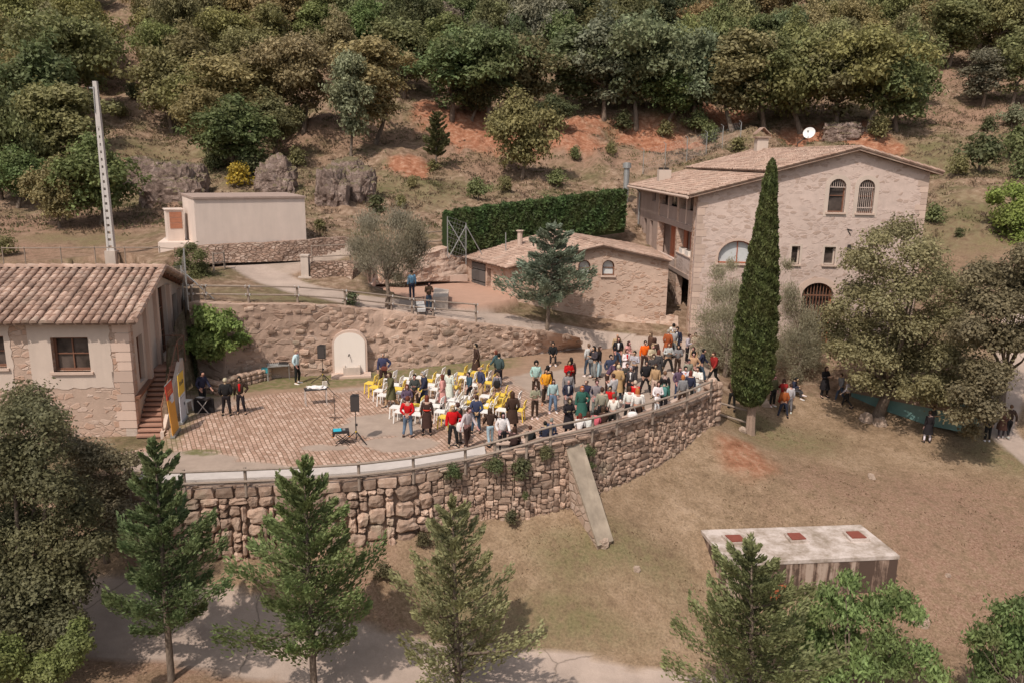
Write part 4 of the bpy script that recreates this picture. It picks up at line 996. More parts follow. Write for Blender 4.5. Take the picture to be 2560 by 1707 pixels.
# side wall (right), seen at a slant, with tall openings between piers
BS = frame_mat(lC, LV)   # x = v distance back; y points left/into? -> flip below
BSM = Matrix(((LV.x, -LU.x, 0, lC.x), (LV.y, -LU.y, 0, lC.y), (0, 0, 1, 0), (0, 0, 0, 1)))
zR = on_plane(390, 659, lp(0, depthL/2, 0), LV).z - 0.50
sh = [rect(0.9, 1.7, 1.7, 3.6), rect(4.6, 5.9, 1.9, 5.0), rect(6.5, 7.8, 1.9, 4.3)]
wb = MB(); wall_panel(wb, BSM, [(0, -1.5), (depthL, -1.5), (depthL, zE), (depthL/2, zR), (0, zE)], sh, 0.45)
wb.build('gable_wall', M_CREAM, lroot)
for h in sh: opening(lroot, BSM, h, 0.2, bars=(1, 2), name='tall_window', fm=M_WOOD, sill=False)
for v in (2.2, 3.9, 6.2, 8.2):
    mb = MB(); p = [BSM @ Vector(c) for c in ((v-0.17, -0.16, 1.5), (v+0.17, -0.16, 1.5), (v+0.17, 0.02, 1.5), (v-0.17, 0.02, 1.5))]; top = zE + (zR-zE)*(1-abs(v-depthL/2)/(depthL/2)) - 0.25; mb.hexa(p, [x+Vector((0, 0, top-1.5)) for x in p]); mb.build('pilaster', M_SILL, lroot)
e0 = lp(-W0-0.5, -0.45, zE+0.02); e1 = lp(0.4, -0.45, zE+0.02); r0 = lp(-W0-0.5, depthL/2, zR+0.28); r1 = lp(0.4, depthL/2, zR+0.28); bk0 = lp(-W0-0.5, depthL+0.45, zE+0.02); bk1 = lp(0.4, depthL+0.45, zE+0.02)
tile_roof('roof', lroot, e0, e1, r1, r0, pitch=0.315, run=0.42, rad=0.135, seed=21, segs=7)
tile_roof('roof', lroot, bk1, bk0, r0, r1, pitch=0.315, run=0.42, rad=0.135, seed=22, segs=4)
ridge_tiles('ridge', lroot, r0+Vector((0, 0, 0.06)), r1+Vector((0, 0, 0.06)), 0.17, 0.45)
mb = MB()
for a, b in ((e1, r1), (bk1, r1)):
    n = 11
    for i in range(n): mb.ti = rq.uniform(0.85, 1.15); mb.tube([a.lerp(b, i/n)+Vector((0, 0, 0.1)), a.lerp(b, (i+1.12)/n)+Vector((0, 0, 0.06))], [0.14, 0.12], 7)
mb.build('verge', TILE, lroot)
for i in range(8):
    mb = MB(); f = (i+0.5)/8; a = lp(0.02, -0.35, zE-0.1).lerp(lp(0.02, depthL/2, zR+0.1), f); mb.bar(a, a+LU*0.35, 0.08, 0.1)
    mb.build('rafter_end', M_WOOD, lroot); mb = MB(); a = lp(0.02, depthL+0.35, zE-0.1).lerp(lp(0.02, depthL/2, zR+0.1), f); mb.bar(a, a+LU*0.35, 0.08, 0.1); mb.build('rafter_end', M_WOOD, lroot)
mb = MB(); mb.bar(lp(0.05, 0.0, 1.35), lp(0.05, 3.0, 1.6), 0.3, 0.1); mb.build('side_ledge', M_WOOD, lroot)
finish(lroot)
# outside stair against the gable
s0 = at_z(378, 1112, -0.25); sroot = empty('outside_stairs', (s0.x, s0.y, 0), 0, 'steep reddish brown stone stairs climbing beside the stone house', 'stairs')
nst = 14; rise = 2.05/nst; run = 0.235; sw = 0.95; s00 = lC + LU*0.03 + LV*(-0.35); s00.z = -0.25
mst = m_plaster('brown_step_stone', (0.36, 0.205, 0.15), 0.35)
mb = MB()
for i in range(nst):
    b = s00 + LV*(i*run); zt = s00.z + (i+1)*rise
    p = [b - LV*0.05, b+LU*sw - LV*0.05, b+LU*sw+LV*(run+0.002), b+LV*(run+0.002)]; p = [Vector((v.x, v.y, zt-0.07)) for v in p]; mb.hexa(p, [v+Vector((0, 0, 0.07)) for v in p])
mb.build('treads', mst, sroot)
mb = MB()
for i in range(nst):
    b = s00 + LV*(i*run+0.02); zt = s00.z + (i+1)*rise-0.072; p = [b, b+LU*sw, b+LU*sw+LV*(run-0.01), b+LV*(run-0.01)]; p = [Vector((v.x, v.y, -0.6)) for v in p]; mb.hexa(p, [Vector((v.x, v.y, zt)) for v in p])
mb.build('risers', m_plaster('dark_riser', (0.20, 0.115, 0.085), 0.3), sroot)
mb = MB(); a = s00+LU*(sw+0.002); LE = nst*run
pf = [(-0.1, -0.6), (LE+0.6, -0.6), (LE+0.6, 2.1), (LE, 2.05), (0.1, 0.05), (-0.1, 0.05)]
mb.prism(pf, 0.14, Matrix(((LV.x, LU.x, 0, a.x), (LV.y, LU.y, 0, a.y), (0, 0, 1, 0), (0, 0, 0, 1)))); mb.build('side_wall', M_CREAM, sroot)
mb = MB(); top = s00+LV*LE
p = [top, top+LU*sw, top+LU*sw+LV*1.3, top+LV*1.3]; p = [Vector((v.x, v.y, 1.2)) for v in p]; mb.hexa(p, [v+Vector((0, 0, 0.58)) for v in p]); mb.build('landing', mst, sroot)
mb = MB(); h0 = s00+LU*(sw+0.07)+LV*0.1; pts = [Vector((h0.x, h0.y, 0.05)), Vector((h0.x, h0.y, 1.0))]; mb.tube(pts, 0.025, 6)
h1 = h0+LV*LE; h1.z = 2.95; mb.tube([Vector((h0.x, h0.y, 1.0)), h1], 0.025, 6); mb.tube([h1, h1-Vector((0, 0, 0.95))], 0.025, 6)
h2 = h1+LV*1.2; 
for zz in (0, 0.45): mb.tube([h1-Vector((0, 0, zz)), h2-Vector((0, 0, zz))], 0.02, 5); mb.tube([h2-Vector((0, 0, zz)), h2-Vector((0, 0, zz))-LU*1.0], 0.02, 5)
mb.tube([h2, h2-Vector((0, 0, 1.2))], 0.02, 5); mb.build('handrail', M_WOOD, sroot)
finish(sroot)

# ================================================================== WATER TANK on the lawn
tz = -2.9
tp = [at_z(1755, 1324, tz), at_z(2150, 1311, tz), at_z(2247, 1388, tz), at_z(1822, 1406, tz)]
troot = empty('water_tank', ((tp[0].x+tp[2].x)/2, (tp[0].y+tp[2].y)/2, tz-1), 0, 'flat concrete water tank with stained front wall and three hatches sunk in the lawn', 'water tank')
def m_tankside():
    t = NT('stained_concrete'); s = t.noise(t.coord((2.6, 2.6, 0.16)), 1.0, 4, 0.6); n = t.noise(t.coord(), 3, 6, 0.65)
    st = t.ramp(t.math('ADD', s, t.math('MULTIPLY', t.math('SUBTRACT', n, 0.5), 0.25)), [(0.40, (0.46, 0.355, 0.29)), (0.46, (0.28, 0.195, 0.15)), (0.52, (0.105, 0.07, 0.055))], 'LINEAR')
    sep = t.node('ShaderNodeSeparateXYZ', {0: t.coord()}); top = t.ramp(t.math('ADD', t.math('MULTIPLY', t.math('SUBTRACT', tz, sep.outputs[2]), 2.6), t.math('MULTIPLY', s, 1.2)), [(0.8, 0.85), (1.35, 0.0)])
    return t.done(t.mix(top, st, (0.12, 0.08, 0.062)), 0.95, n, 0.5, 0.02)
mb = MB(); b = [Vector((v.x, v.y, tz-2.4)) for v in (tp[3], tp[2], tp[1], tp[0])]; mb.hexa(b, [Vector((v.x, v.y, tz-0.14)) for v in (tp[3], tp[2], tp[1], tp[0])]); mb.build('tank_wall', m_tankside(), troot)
c0 = sum(tp, Vector())/4; e = [c0+(v-c0)*1.012 for v in (tp[3], tp[2], tp[1], tp[0])]
mb = MB(); mb.hexa([Vector((v.x, v.y, tz-0.137)) for v in e], [Vector((v.x, v.y, tz)) for v in e])
def m_slab():
    t = NT('worn_concrete_slab'); co = t.coord(); n = t.noise(co, 1.3, 7, 0.7); f = t.noise(co, 14, 4)
    c = t.ramp(n, [(0.36, (0.27, 0.215, 0.165)), (0.48, (0.42, 0.345, 0.295)), (0.60, (0.58, 0.50, 0.455))])
    return t.done(t.scale_col(c, t.math('ADD', t.math('MULTIPLY', f, 0.3), 0.85)), 0.92, f, 0.3, 0.01)
SLAB = m_slab(); mb.build('roof_slab', SLAB, troot)
RH = m_plain('red_hatch_metal', (0.235, 0.07, 0.05), 0.65, 0, 0.2)
for (x0, y0, x1, y1, x2, y2, x3, y3) in ((1812, 1344, 1849, 1343, 1863, 1358, 1830, 1360), (1967, 1339, 1998, 1338, 2015, 1353, 1980, 1355), (2114, 1335, 2145, 1334, 2166, 1350, 2130, 1351)):
    l = [at_z(x, y, tz) for x, y in ((x3, y3), (x2, y2), (x1, y1), (x0, y0))]; c0 = sum(l, Vector())/4
    k = MB(); o = [c0+(v-c0)*1.35 for v in l]; k.hexa([v+Vector((0, 0, -0.01)) for v in o], [v+Vector((0, 0, 0.09)) for v in o]); ho = k.build('hatch', SLAB, troot)
    k = MB(); k.hexa([v+Vector((0, 0, 0.092)) for v in l], [v+Vector((0, 0, 0.13)) for v in l]); k.build('hatch_lid', RH, ho)
dl_ = (tp[3].lerp(tp[2], 0.30)); k = MB(); dd = (tp[2]-tp[3]); dd.z = 0; dd.normalize(); k.box(Vector((dl_.x, dl_.y-0.03, tz-1.5)), (0.55, 0.08, 1.1), math.atan2(dd.y, dd.x)); k.build('small_door', M_REDWOOD, troot)
finish(troot)
# ================================================================== STONE WALLS
def polylen(pts):
    a = [0]
    for p, q in zip(pts[:-1], pts[1:]): a.append(a[-1]+math.hypot(q[0]-p[0], q[1]-p[1]))
    return a
def along(pts, L, s):
    s = min(max(s, 0), L[-1]-1e-6)
    for i in range(len(pts)-1):
        if s <= L[i+1]:
            f = (s-L[i])/(L[i+1]-L[i]); p, q = pts[i], pts[i+1]
            t = Vector((q[0]-p[0], q[1]-p[1], 0)).normalized()
            return Vector((p[0]+(q[0]-p[0])*f, p[1]+(q[1]-p[1])*f, 0)), t
FL_ = polylen(FRONT)
def s_at(px):
    for i in range(len(WALL_TOP_PX)-1):
        a, b = WALL_TOP_PX[i][0], WALL_TOP_PX[i+1][0]
        if a <= px <= b: return FL_[i]+(FL_[i+1]-FL_[i])*(px-a)/(b-a)
    return 0 if px < WALL_TOP_PX[0][0] else FL_[-1]
def zt_s(s):
    s = min(max(s, 0), FL_[-1])
    for i in range(len(FL_)-1):
        if s <= FL_[i+1]: return ZT(WALL_TOP_PX[i][0]+(WALL_TOP_PX[i+1][0]-WALL_TOP_PX[i][0])*(s-FL_[i])/(FL_[i+1]-FL_[i]))
    return 0.65
def cube_grid(k):
    vs = {}; fs = []
    def vid(p):
        key = tuple(round(c, 4) for c in p)
        if key not in vs: vs[key] = len(vs)
        return vs[key]
    for ax in range(3):
        for sg in (-1, 1):
            for i in range(k):
                for j in range(k):
                    q = []
                    for a, b in ((i, j), (i+1, j), (i+1, j+1), (i, j+1)):
                        p = [0, 0, 0]; p[ax] = sg; p[(ax+1) % 3] = -1+2*a/k; p[(ax+2) % 3] = -1+2*b/k; q.append(vid(p))
                    fs.append(tuple(q) if sg > 0 else tuple(q[::-1]))
    return np.array(sorted(vs, key=vs.get), float), fs
CG = {k: cube_grid(k) for k in (2, 3, 4)}
def stone(mb, c, tx, out, w, h, d, rnd, k=3, pw=3.2, rough=0.10):
    V, Fs = CG[k]; n = (np.abs(V)**pw).sum(1)**(1/pw); P = V/n[:, None]
    ph = rnd.uniform(0, 100); cx, cz = rnd.uniform(-0.3, 0.3), rnd.uniform(-0.2, 0.2); rot = rnd.uniform(-0.09, 0.09)
    up = Vector((0, 0, 1)); vs = []
    tx2 = tx*math.cos(rot)+up*math.sin(rot); up2 = up*math.cos(rot)-tx*math.sin(rot)
    for p in P:
        m = 1+rough*2*noise.noise(Vector((p[0]*1.3+ph, p[1]*1.3, p[2]*1.3)))
        x = p[0]*(1+cx*p[2]*0.5)*m; z = p[2]*(1+cz*p[0]*0.6)*m
        vs.append(c + tx2*(x*w/2) + up2*(z*h/2) + out*(p[1]*d/2*m))
    mb.ti = rnd.choice([0.62, 0.78, 0.9, 1.0, 1.08, 1.28])*rnd.uniform(0.95, 1.05); mb.add(vs, Fs)

rw = random.Random(12)
fw = empty('retaining_wall', (FRONT[6][0], FRONT[6][1], -3), 0, 'curved stone retaining wall below the terrace, boulders on its left and rubble on its right', 'retaining wall')
mb = MB(); N = 90; vs = []; fs = []      # core
for i in range(N+1):
    p, t = along(FRONT, FL_, FL_[-1]*i/N); out = Vector((t.y, -t.x, 0))
    h_ = zt_s(FL_[-1]*i/N)
    for j, (z, o) in enumerate(((-0.6, -0.42), (h_-0.02, -0.42), (h_-0.02, 0.02), (-1.2, 0.12), (-2.4, 0.22), (-4.4, 0.40))):
        w = 0.03*noise.noise(Vector((i*0.8, j*1.7, 0))) if j > 0 else 0; q = p+out*(o+w); vs.append((q.x, q.y, z))
for i in range(N):
    for j in range(5): fs.append((i*6+j, i*6+j+1, (i+1)*6+j+1, (i+1)*6+j))
mb.ti = 0.62; mb.add(vs, fs); mb.build('wall_core', M_BACKW, fw)
def pack(mb, sa, sb, sizes, dpt, k, top, gap, pw, rough, cell):
    "random packing of rectangles of mixed size over the wall face"
    ns = int((sb-sa)/cell); nz_ = int(4.3/cell); occ = np.zeros((ns, nz_), bool)
    for iz in range(nz_):
        for i in range(ns):
            if occ[i, iz]: continue
            w, h = rw.choice(sizes); w = max(1, int(round(w/cell+rw.uniform(-0.5, 0.5)))); h = max(1, int(round(h/cell+rw.uniform(-0.4, 0.4))))
            ww = 1
            while ww < w and i+ww < ns and not occ[i+ww, iz]: ww += 1
            h = min(h, nz_-iz); occ[i:i+ww, iz:iz+h] = True
            s = sa+(i+ww/2)*cell; zc = zt_s(s)+top-(iz+h/2)*cell; p, t = along(FRONT, FL_, s); out = Vector((t.y, -t.x, 0)); g = ground(p.x+out.x*0.75, p.y+out.y*0.75)
            if zc < g-0.3: continue
            stone(mb, p+out*(0.02-zc*0.085+rw.uniform(-0.04, 0.07))+Vector((0, 0, zc+rw.uniform(-0.02, 0.02))), t, out, ww*cell-gap, h*cell-gap, dpt*rw.uniform(0.8, 1.2), rw, k, pw, rough)
sB = s_at(1075)
mb = MB(); pack(mb, s_at(330), sB, [(0.5, 0.42), (0.8, 0.5), (0.42, 0.4), (0.95, 0.6), (0.62, 0.36), (0.36, 0.28), (0.3, 0.2), (0.7, 0.6)], 0.46, 4, -0.40, 0.035, 3.6, 0.17, 0.1); mb.build('boulder_facing', BOULDER, fw)
mb = MB(); pack(mb, sB, FL_[-1]+0.1, [(0.3, 0.2), (0.2, 0.15), (0.42, 0.22), (0.25, 0.25), (0.5, 0.3), (0.16, 0.12), (0.35, 0.14)], 0.24, 2, -0.16, 0.012, 5.0, 0.13, 0.055); mb.build('rubble_facing', BOULDER, fw)
mb = MB(); s = s_at(300)     # capping course
while s < FL_[-1]:
    w = rw.uniform(0.35, 0.8); p, t = along(FRONT, FL_, s+w/2); out = Vector((t.y, -t.x, 0)); h = 0.38 if s < sB else 0.16
    stone(mb, p+out*(-0.02)+Vector((0, 0, zt_s(s+w/2)-0.03-h/2)), t, out, w-0.015, h, 0.5, rw, 2, 6.0, 0.04); s += w
mb.build('capping_stone', M_DRY if False else BOULDER, fw)
p, t = along(FRONT, FL_, FL_[-1]); out = Vector((t.y, -t.x, 0))      # end pier
mb = MB(); z = -1.9
while z < 0.9:
    h = rw.uniform(0.25, 0.45)
    for a, b in ((-0.15, 0.0), (0.25, 0.05)): stone(mb, p+t*(0.1+a)+out*(-0.1+b)+Vector((0, 0, z+h/2)), t, out, rw.uniform(0.4, 0.55), h, 0.6, rw, 3, 4.5, 0.08)
    z += h*0.93
stone(mb, p+t*0.1+out*-0.1+Vector((0, 0, 1.05)), t, out, 0.42, 0.34, 0.45, rw, 3, 2.4, 0.1); stone(mb, p+t*0.75+out*0.1+Vector((0, 0, -1.35)), t, out, 0.6, 0.3, 0.5, rw, 3, 2.4, 0.1)
mb.build('end_pier', BOULDER, fw, smooth=False)
finish(fw)
A0, A1, F0, F1 = at_z(1410, 1104, 0.5), at_z(1450, 1094, 0.5), at_z(1494, 1364, -2.8), at_z(1529, 1352, -2.75)
mb = MB(); bk = Vector((-0.1, 0.8, 0))
mb.hexa([Vector((F0.x, F0.y, -4.6)), Vector((F1.x, F1.y, -4.6)), Vector((A1.x+bk.x, A1.y+bk.y, -4.6)), Vector((A0.x+bk.x, A0.y+bk.y, -4.6))], [F0, F1, A1+bk*0.4, A0+bk*0.4])
br = empty('buttress', (F0.x, F0.y, -2.8), 0, 'sloping stone buttress with a smooth grey top leaning against the retaining wall', 'buttress')
mb.build('buttress_body', m_stone('buttress_stone', (0.46, 0.34, 0.27), (0.40, 0.28, 0.21), (0.52, 0.41, 0.34), (0.36, 0.27, 0.21), (2.4, 2.4, 3.2), 0.08, 0.35, 0.8), br)
mb = MB(); n_ = (F1-F0).cross(A0-F0).normalized(); n_ = n_ if n_.z > 0 else -n_; m = (F1-F0)*0.06
mb.hexa([F0-m+n_*0.004, F1+m+n_*0.004, A1+bk*0.3+m+n_*0.004, A0+bk*0.3-m+n_*0.004], [F0-m+n_*0.09, F1+m+n_*0.09, A1+bk*0.3+m+n_*0.09, A0+bk*0.3-m+n_*0.09]); mb.build('buttress_top', m_plaster('mossy_concrete', (0.33, 0.27, 0.21), 0.75, 3.0), br); finish(br)

# ---- back wall of the terrace
TOPW = [(470, 757, 3.95), (560, 762, 3.8), (620, 763, 3.75), (740, 763, 3.65), (860, 768, 3.4), (960, 778, 3.0), (1030, 787, 2.75), (1120, 800, 2.35), (1180, 808, 2.1), (1300, 822, 1.6), (1380, 832, 1.32), (1450, 846, 0.95)]
BASW = [(500, 950), (560, 957), (620, 948), (740, 940), (860, 934), (960, 926), (1030, 920), (1120, 911), (1180, 903), (1300, 890), (1380, 880), (1455, 868)]
def sheet_wall(name, base, top, mat, thick=0.7, nu=90, nv=12, amp=0.07, seed=0, parent=None):
    base = [Vector(b) for b in base]; top = [Vector(b) for b in top]; n = len(base)-1; V = []; Fc = []
    def pt(i, j):
        u = i/nu*n; k = min(int(u), n-1); f = u-k; v = j/nv
        b = base[k].lerp(base[k+1], f); t_ = top[k].lerp(top[k+1], f); d = (base[k+1]-base[k]); o = Vector((d.y, -d.x, 0)).normalized()
        p = b.lerp(t_, v); p += o*amp*(noise.noise(Vector((p.x*1.1, p.z*1.6, seed)))*1.2+noise.noise(Vector((p.x*3, p.z*4.5, seed)))*0.6)
        if j == nv: p.z += 0.05*noise.noise(Vector((p.x*1.5, 0, seed)))
        return p, o
    g = [[pt(i, j) for i in range(nu+1)] for j in range(nv+1)]
    for j in range(nv+1):
        for i in range(nu+1): V.append(g[j][i][0])
    for i in range(nu+1): V.append(g[nv][i][0]-g[nv][i][1]*thick)
    for i in range(nu+1): V.append(g[0][i][0]-g[0][i][1]*thick+Vector((0, 0, -1.0)))
    for j in range(nv+2):
        for i in range(nu): a = j*(nu+1)+i; Fc.append((a, a+1, a+nu+2, a+nu+1))
    Fc.append(tuple([j*(nu+1) for j in range(nv+3)])); Fc.append(tuple([j*(nu+1)+nu for j in range(nv+3)][::-1]))
    mb = MB(); mb.add(V, Fc); return mb.build(name, mat, parent)
bwr = empty('terrace_back_wall', (BACK[4][0], BACK[4][1], 0), 0, 'long tapering rubble wall behind the terrace carrying the upper lane and its rail fence', 'stone wall')
sheet_wall('wall_face', [(*P2(x, y, -0.0), -0.1) for x, y in BASW], [(*P2(x, y, z), z+0.02) for x, y, z in TOPW], M_BACKW, 0.8, 150, 18, 0.06, 1.0, bwr)
mb = MB()
for k in range(230):     # stones standing slightly proud of the mortar
    u = rw.random(); f = rw.random(); i = min(int(u*(len(BASW)-1)), len(BASW)-2); g = u*(len(BASW)-1)-i
    b = Vector((*P2(*BASW[i], 0), 0)).lerp(Vector((*P2(*BASW[i+1], 0), 0)), g); t_ = Vector((*P2(*TOPW[i]), TOPW[i][2])).lerp(Vector((*P2(*TOPW[i+1]), TOPW[i+1][2])), g)
    c = b.lerp(t_, f*0.96+0.02); dd = Vector((*P2(*BASW[i+1], 0), 0))-Vector((*P2(*BASW[i], 0), 0)); tt = dd.normalized(); out = Vector((tt.y, -tt.x, 0))
    w = rw.uniform(0.15, 0.5); stone(mb, c+out*rw.uniform(-0.05, 0.0), tt, out, w, w*rw.uniform(0.4, 0.75), 0.2, rw, 2, 4.0, 0.12)
mb.build('proud_stones', BOULDER, bwr); finish(bwr)
# wall fountain
fb0, fb1 = at_z(836, 934, 0), at_z(919, 931, 0); fu = (fb1-fb0); fw_ = fu.length; fu.normalize(); FM = frame_mat(fb0+Vector((0, -0.18, 0)), fu)
fr_ = empty('wall_fountain', ((fb0.x+fb1.x)/2, fb0.y, 0), 0, 'white arched wall fountain with a small stone trough set in the back wall', 'fountain')
zt = uz(FM, 878, 832)[1]
mb = MB(); mb.prism(arch(0.06, fw_-0.06, -0.1, zt-0.72*fw_/2-0.0, 14, 0.72*fw_/2), 0.5, FM); mb.build('niche_slab', M_WHITE, fr_)
mb = MB(); o_ = arch(-0.04, fw_+0.04, -0.1, zt-0.72*fw_/2, 14, 0.72*fw_/2+0.12); i_ = arch(0.055, fw_-0.055, -0.1, zt-0.72*fw_/2, 14, 0.72*fw_/2+0.004); n = len(o_)
mb.add([FM @ Vector((x, 0.03, z)) for x, z in o_]+[FM @ Vector((x, 0.03, z)) for x, z in i_]+[FM @ Vector((x, 0.5, z)) for x, z in o_]+[FM @ Vector((x, 0.5, z)) for x, z in i_], [f for i in range(1, n) for f in ((i, (i+1) % n, n+(i+1) % n, n+i), (2*n+i, 2*n+(i+1) % n, (i+1) % n, i))])
mb.build('arch_rim', M_SILL, fr_)
tr_u0, tr_u1 = uz(FM, 858, 905)[0], uz(FM, 900, 905)[0]
mb = MB(); w = tr_u1-tr_u0
for (a, b, c_, d) in ((tr_u0, tr_u1, -0.55, -0.47), (tr_u0, tr_u0+0.1, -0.468, -0.01), (tr_u1-0.1, tr_u1, -0.468, -0.01)):
    pts = [FM @ Vector((a, c_, 0.0)), FM @ Vector((b, c_, 0.0)), FM @ Vector((b, d, 0.0)), FM @ Vector((a, d, 0.0))]; mb.hexa(pts, [v+Vector((0, 0, 0.48)) for v in pts])
pts = [FM @ Vector(v) for v in ((tr_u0+0.102, -0.466, 0), (tr_u1-0.102, -0.466, 0), (tr_u1-0.102, -0.01, 0), (tr_u0+0.102, -0.01, 0))]; mb.hexa(pts, [v+Vector((0, 0, 0.3)) for v in pts]); mb.build('trough', M_CONC, fr_)
mb = MB(); pts = [FM @ Vector(v) for v in ((-0.1, -0.85, -0.05), (fw_+0.2, -0.85, -0.05), (fw_+0.2, -0.002, -0.05), (-0.1, -0.002, -0.05))]; mb.hexa(pts, [v+Vector((0, 0, 0.15)) for v in pts]); mb.build('plinth', M_SILL, fr_)
mb = MB(); c = FM @ Vector((fw_*0.48, -0.05, 1.05)); mb.tube([c+Vector((0, 0.1, 0)), c+Vector((0, -0.1, 0)), c+Vector((0, -0.14, -0.08))], 0.025, 6); mb.build('spout', M_IRON, fr_)
finish(fr_)
# low curved border wall round the planted corner at the left
lb = [(500, 972), (545, 985), (600, 965), (640, 955), (668, 948)]
mb = MB(); 
for (x0, y0), (x1, y1) in zip(lb[:-1], lb[1:]):
    a, b = at_z(x0, y0, 0), at_z(x1, y1, 0); tt = (b-a).normalized(); out = Vector((tt.y, -tt.x, 0)); L = (b-a).length; s = 0
    while s < L:
        w = rw.uniform(0.25, 0.5)
        for z in (0.08, 0.3, 0.5): stone(mb, a+tt*(s+w/2)+Vector((0, 0, z)), tt, out, w, 0.24, 0.4, rw, 3, 3.2, 0.1)
        s += w*0.95
tag(mb.build('border_wall', BOULDER), 'low rough stone border wall curving round the shaded planting at the left of the terrace', 'border wall')
# dry stone walls of the upper lane
def drywall(name, bpx, tpx, label, cat, mat=M_DRY, amp=0.06, thick=0.6, nu=40, nv=8, seed=2):
    bb = [at_t(b[0], b[1]+6, depth(at_z(*t_))-0.3) for b, t_ in zip(bpx, tpx)]; o = sheet_wall(name, [(v.x, v.y, v.z) for v in bb], [(*P2(*p), p[2]) for p in tpx], mat, thick, nu, nv, amp, seed); tag(o, label, cat); return o
M_DRYL = m_stone('dry_stone_light', (0.36, 0.25, 0.195), (0.30, 0.195, 0.145), (0.45, 0.34, 0.275), (0.17, 0.11, 0.08), (3.4, 3.4, 9.0), 0.09, 0.0, 0.9, 0.4)
drywall('dry_stone_wall', [(440, 662, 4.75), (560, 652, 4.75), (700, 648, 4.75), (870, 640, 4.75)], [(440, 622, 5.77), (560, 612, 5.88), (700, 606, 5.9), (872, 592, 5.95)], 'long low dry stone wall below the cream hut along the lane', 'stone wall', M_DRYL, 0.1)
drywall('dry_stone_wall', [(776, 703, 4.0), (830, 716, 3.8), (880, 728, 3.65)], [(776, 658, 4.95), (830, 657, 4.95), (882, 656, 4.95)], 'dark dry stone retaining wall beside the concrete gate pier', 'stone wall', M_DRY, 0.12, 0.8, 30, 10, 5)
drywall('dry_stone_wall', [(882, 705, 3.9), (925, 702, 3.6)], [(882, 660, 4.9), (930, 652, 4.8)], 'short weathered stone wall behind the wispy olive tree', 'stone wall', M_DRYL, 0.1, 0.8, 16, 8, 7)
drywall('yard_wall', [(932, 706, 3.1), (1010, 700, 3.05), (1090, 697, 3.0), (1185, 694, 2.9)], [(940, 668, 4.2), (1010, 652, 4.6), (1090, 628, 5.0), (1172, 605, 5.35)], 'pale rubble wall rising behind the red yard up to the hedge', 'stone wall', M_ANNEX, 0.16, 1.0, 40, 14, 9)
mb = MB(); l = [at_z(x, y, z) for x, y, z in ((914, 742, 3.3), (936, 706, 3.3), (1000, 702, 3.25), (1060, 699, 3.2), (1168, 697, 3.15))]
for a, b in zip(l[:-1], l[1:]): mb.bar(a+Vector((0, 0, 0.05)), b+Vector((0, 0, 0.05)), 0.22, 0.42)
tag(mb.build('yard_kerb', M_SILL), 'raised kerb edging the back of the red yard', 'kerb')
mb = MB(); l = [at_z(x, y, 3.0) for x, y in ((1082, 757), (1120, 757), (1122, 738), (1086, 733))]; mb.hexa([v-Vector((0, 0, 0.5)) for v in l], [v+Vector((0, 0, 0.32)) for v in l]); tag(mb.build('planter', M_CONC), 'square concrete planter standing on the red yard', 'planter')
pb = at_z(765, 698, 4.05); mb = MB(); mb.box((0, 0, 0.62), (0.42, 0.42, 1.35)); mb.box((0, 0, 1.34), (0.5, 0.5, 0.09)); mb.box((0, 0, 0.05), (0.75, 0.6, 0.25)); o = mb.build('gate_pier', M_CONC); o.location = pb; tag(o, 'square concrete gate pier beside the dark dry stone wall', 'pier')
# white board on the wall under the hut
sp = [(706, 606), (758, 604), (757, 615), (730, 618), (706, 625), (697, 618)]
spp = [at_t(x, y, depth(at_z(730, 640, 4.75))-0.35) for x, y in sp]; mb = MB(); n = len(spp); mb.add([v for v in spp]+[v+Vector((0, 0.06, 0)) for v in spp], [tuple(range(n)), tuple(range(2*n-1, n-1, -1))]+[(i, (i+1) % n, n+(i+1) % n, n+i) for i in range(n)])
so = mb.build('sign_board', m_plain('white_board', (0.66, 0.63, 0.60), 0.6)); tag(so, 'weathered white board sign with faint grey lettering on the dry stone wall', 'sign')
mb = MB(); c = at_t(733, 610, depth(spp[0])-0.02); mb.box(c+Vector((0, 0, -0.035)), (0.9, 0.009, 0.012))
for i in range(9): mb.box(c+Vector((-0.38+i*0.095, 0, 0.02+0.01*(i % 2))), (0.05, 0.01, 0.07))
mb.build('lettering', M_METAL, so)

# ================================================================== BENCH, FENCES
brd = 0.62; bz = 0.34
def strip_solid(s0, s1, o0, o1, z0, z1, n=40, mb=None):
    mb = mb or MB(); vs = []; fs = []
    for i in range(n+1):
        p, t = along(FRONT, FL_, s0+(s1-s0)*i/n); out = Vector((t.y, -t.x, 0))
        for o, z in ((o0, z0), (o1, z0), (o1, z1), (o0, z1)): q = p+out*o; vs.append((q.x, q.y, z))
    for i in range(n):
        for j in range(4): a = i*4+j; b = i*4+(j+1) % 4; fs.append((a, b, b+4, a+4))
    fs.append((0, 1, 2, 3)); fs.append((n*4+3, n*4+2, n*4+1, n*4)); mb.add(vs, fs); return mb
tag(strip_solid(s_at(330), s_at(1215), -1.05, -0.2, 0.004, 0.14).build('white_kerb', m_plaster('white_concrete', (0.52, 0.465, 0.43), 0.35)), 'broad white concrete strip running along the terrace edge behind the rail fence', 'kerb')
bench = empty('long_bench', (FRONT[9][0], FRONT[9][1], 0), 0, 'long pale plank bench following the fence along the right half of the terrace edge', 'bench')
strip_solid(s_at(1240), s_at(1762), -0.95, -0.50, 0.38, 0.44).build('seat', M_SILL, bench); strip_solid(s_at(1240), s_at(1762), -0.85, -0.60, 0.004, 0.378).build('base', M_CONC, bench); finish(bench)
M_RAIL = m_plain('weathered_fence_wood', (0.30, 0.235, 0.19), 0.85, 0, 0.3, 10, 0.4); M_RAILD = m_plain('dark_fence_wood', (0.15, 0.115, 0.095), 0.85, 0, 0.3, 10, 0.4)
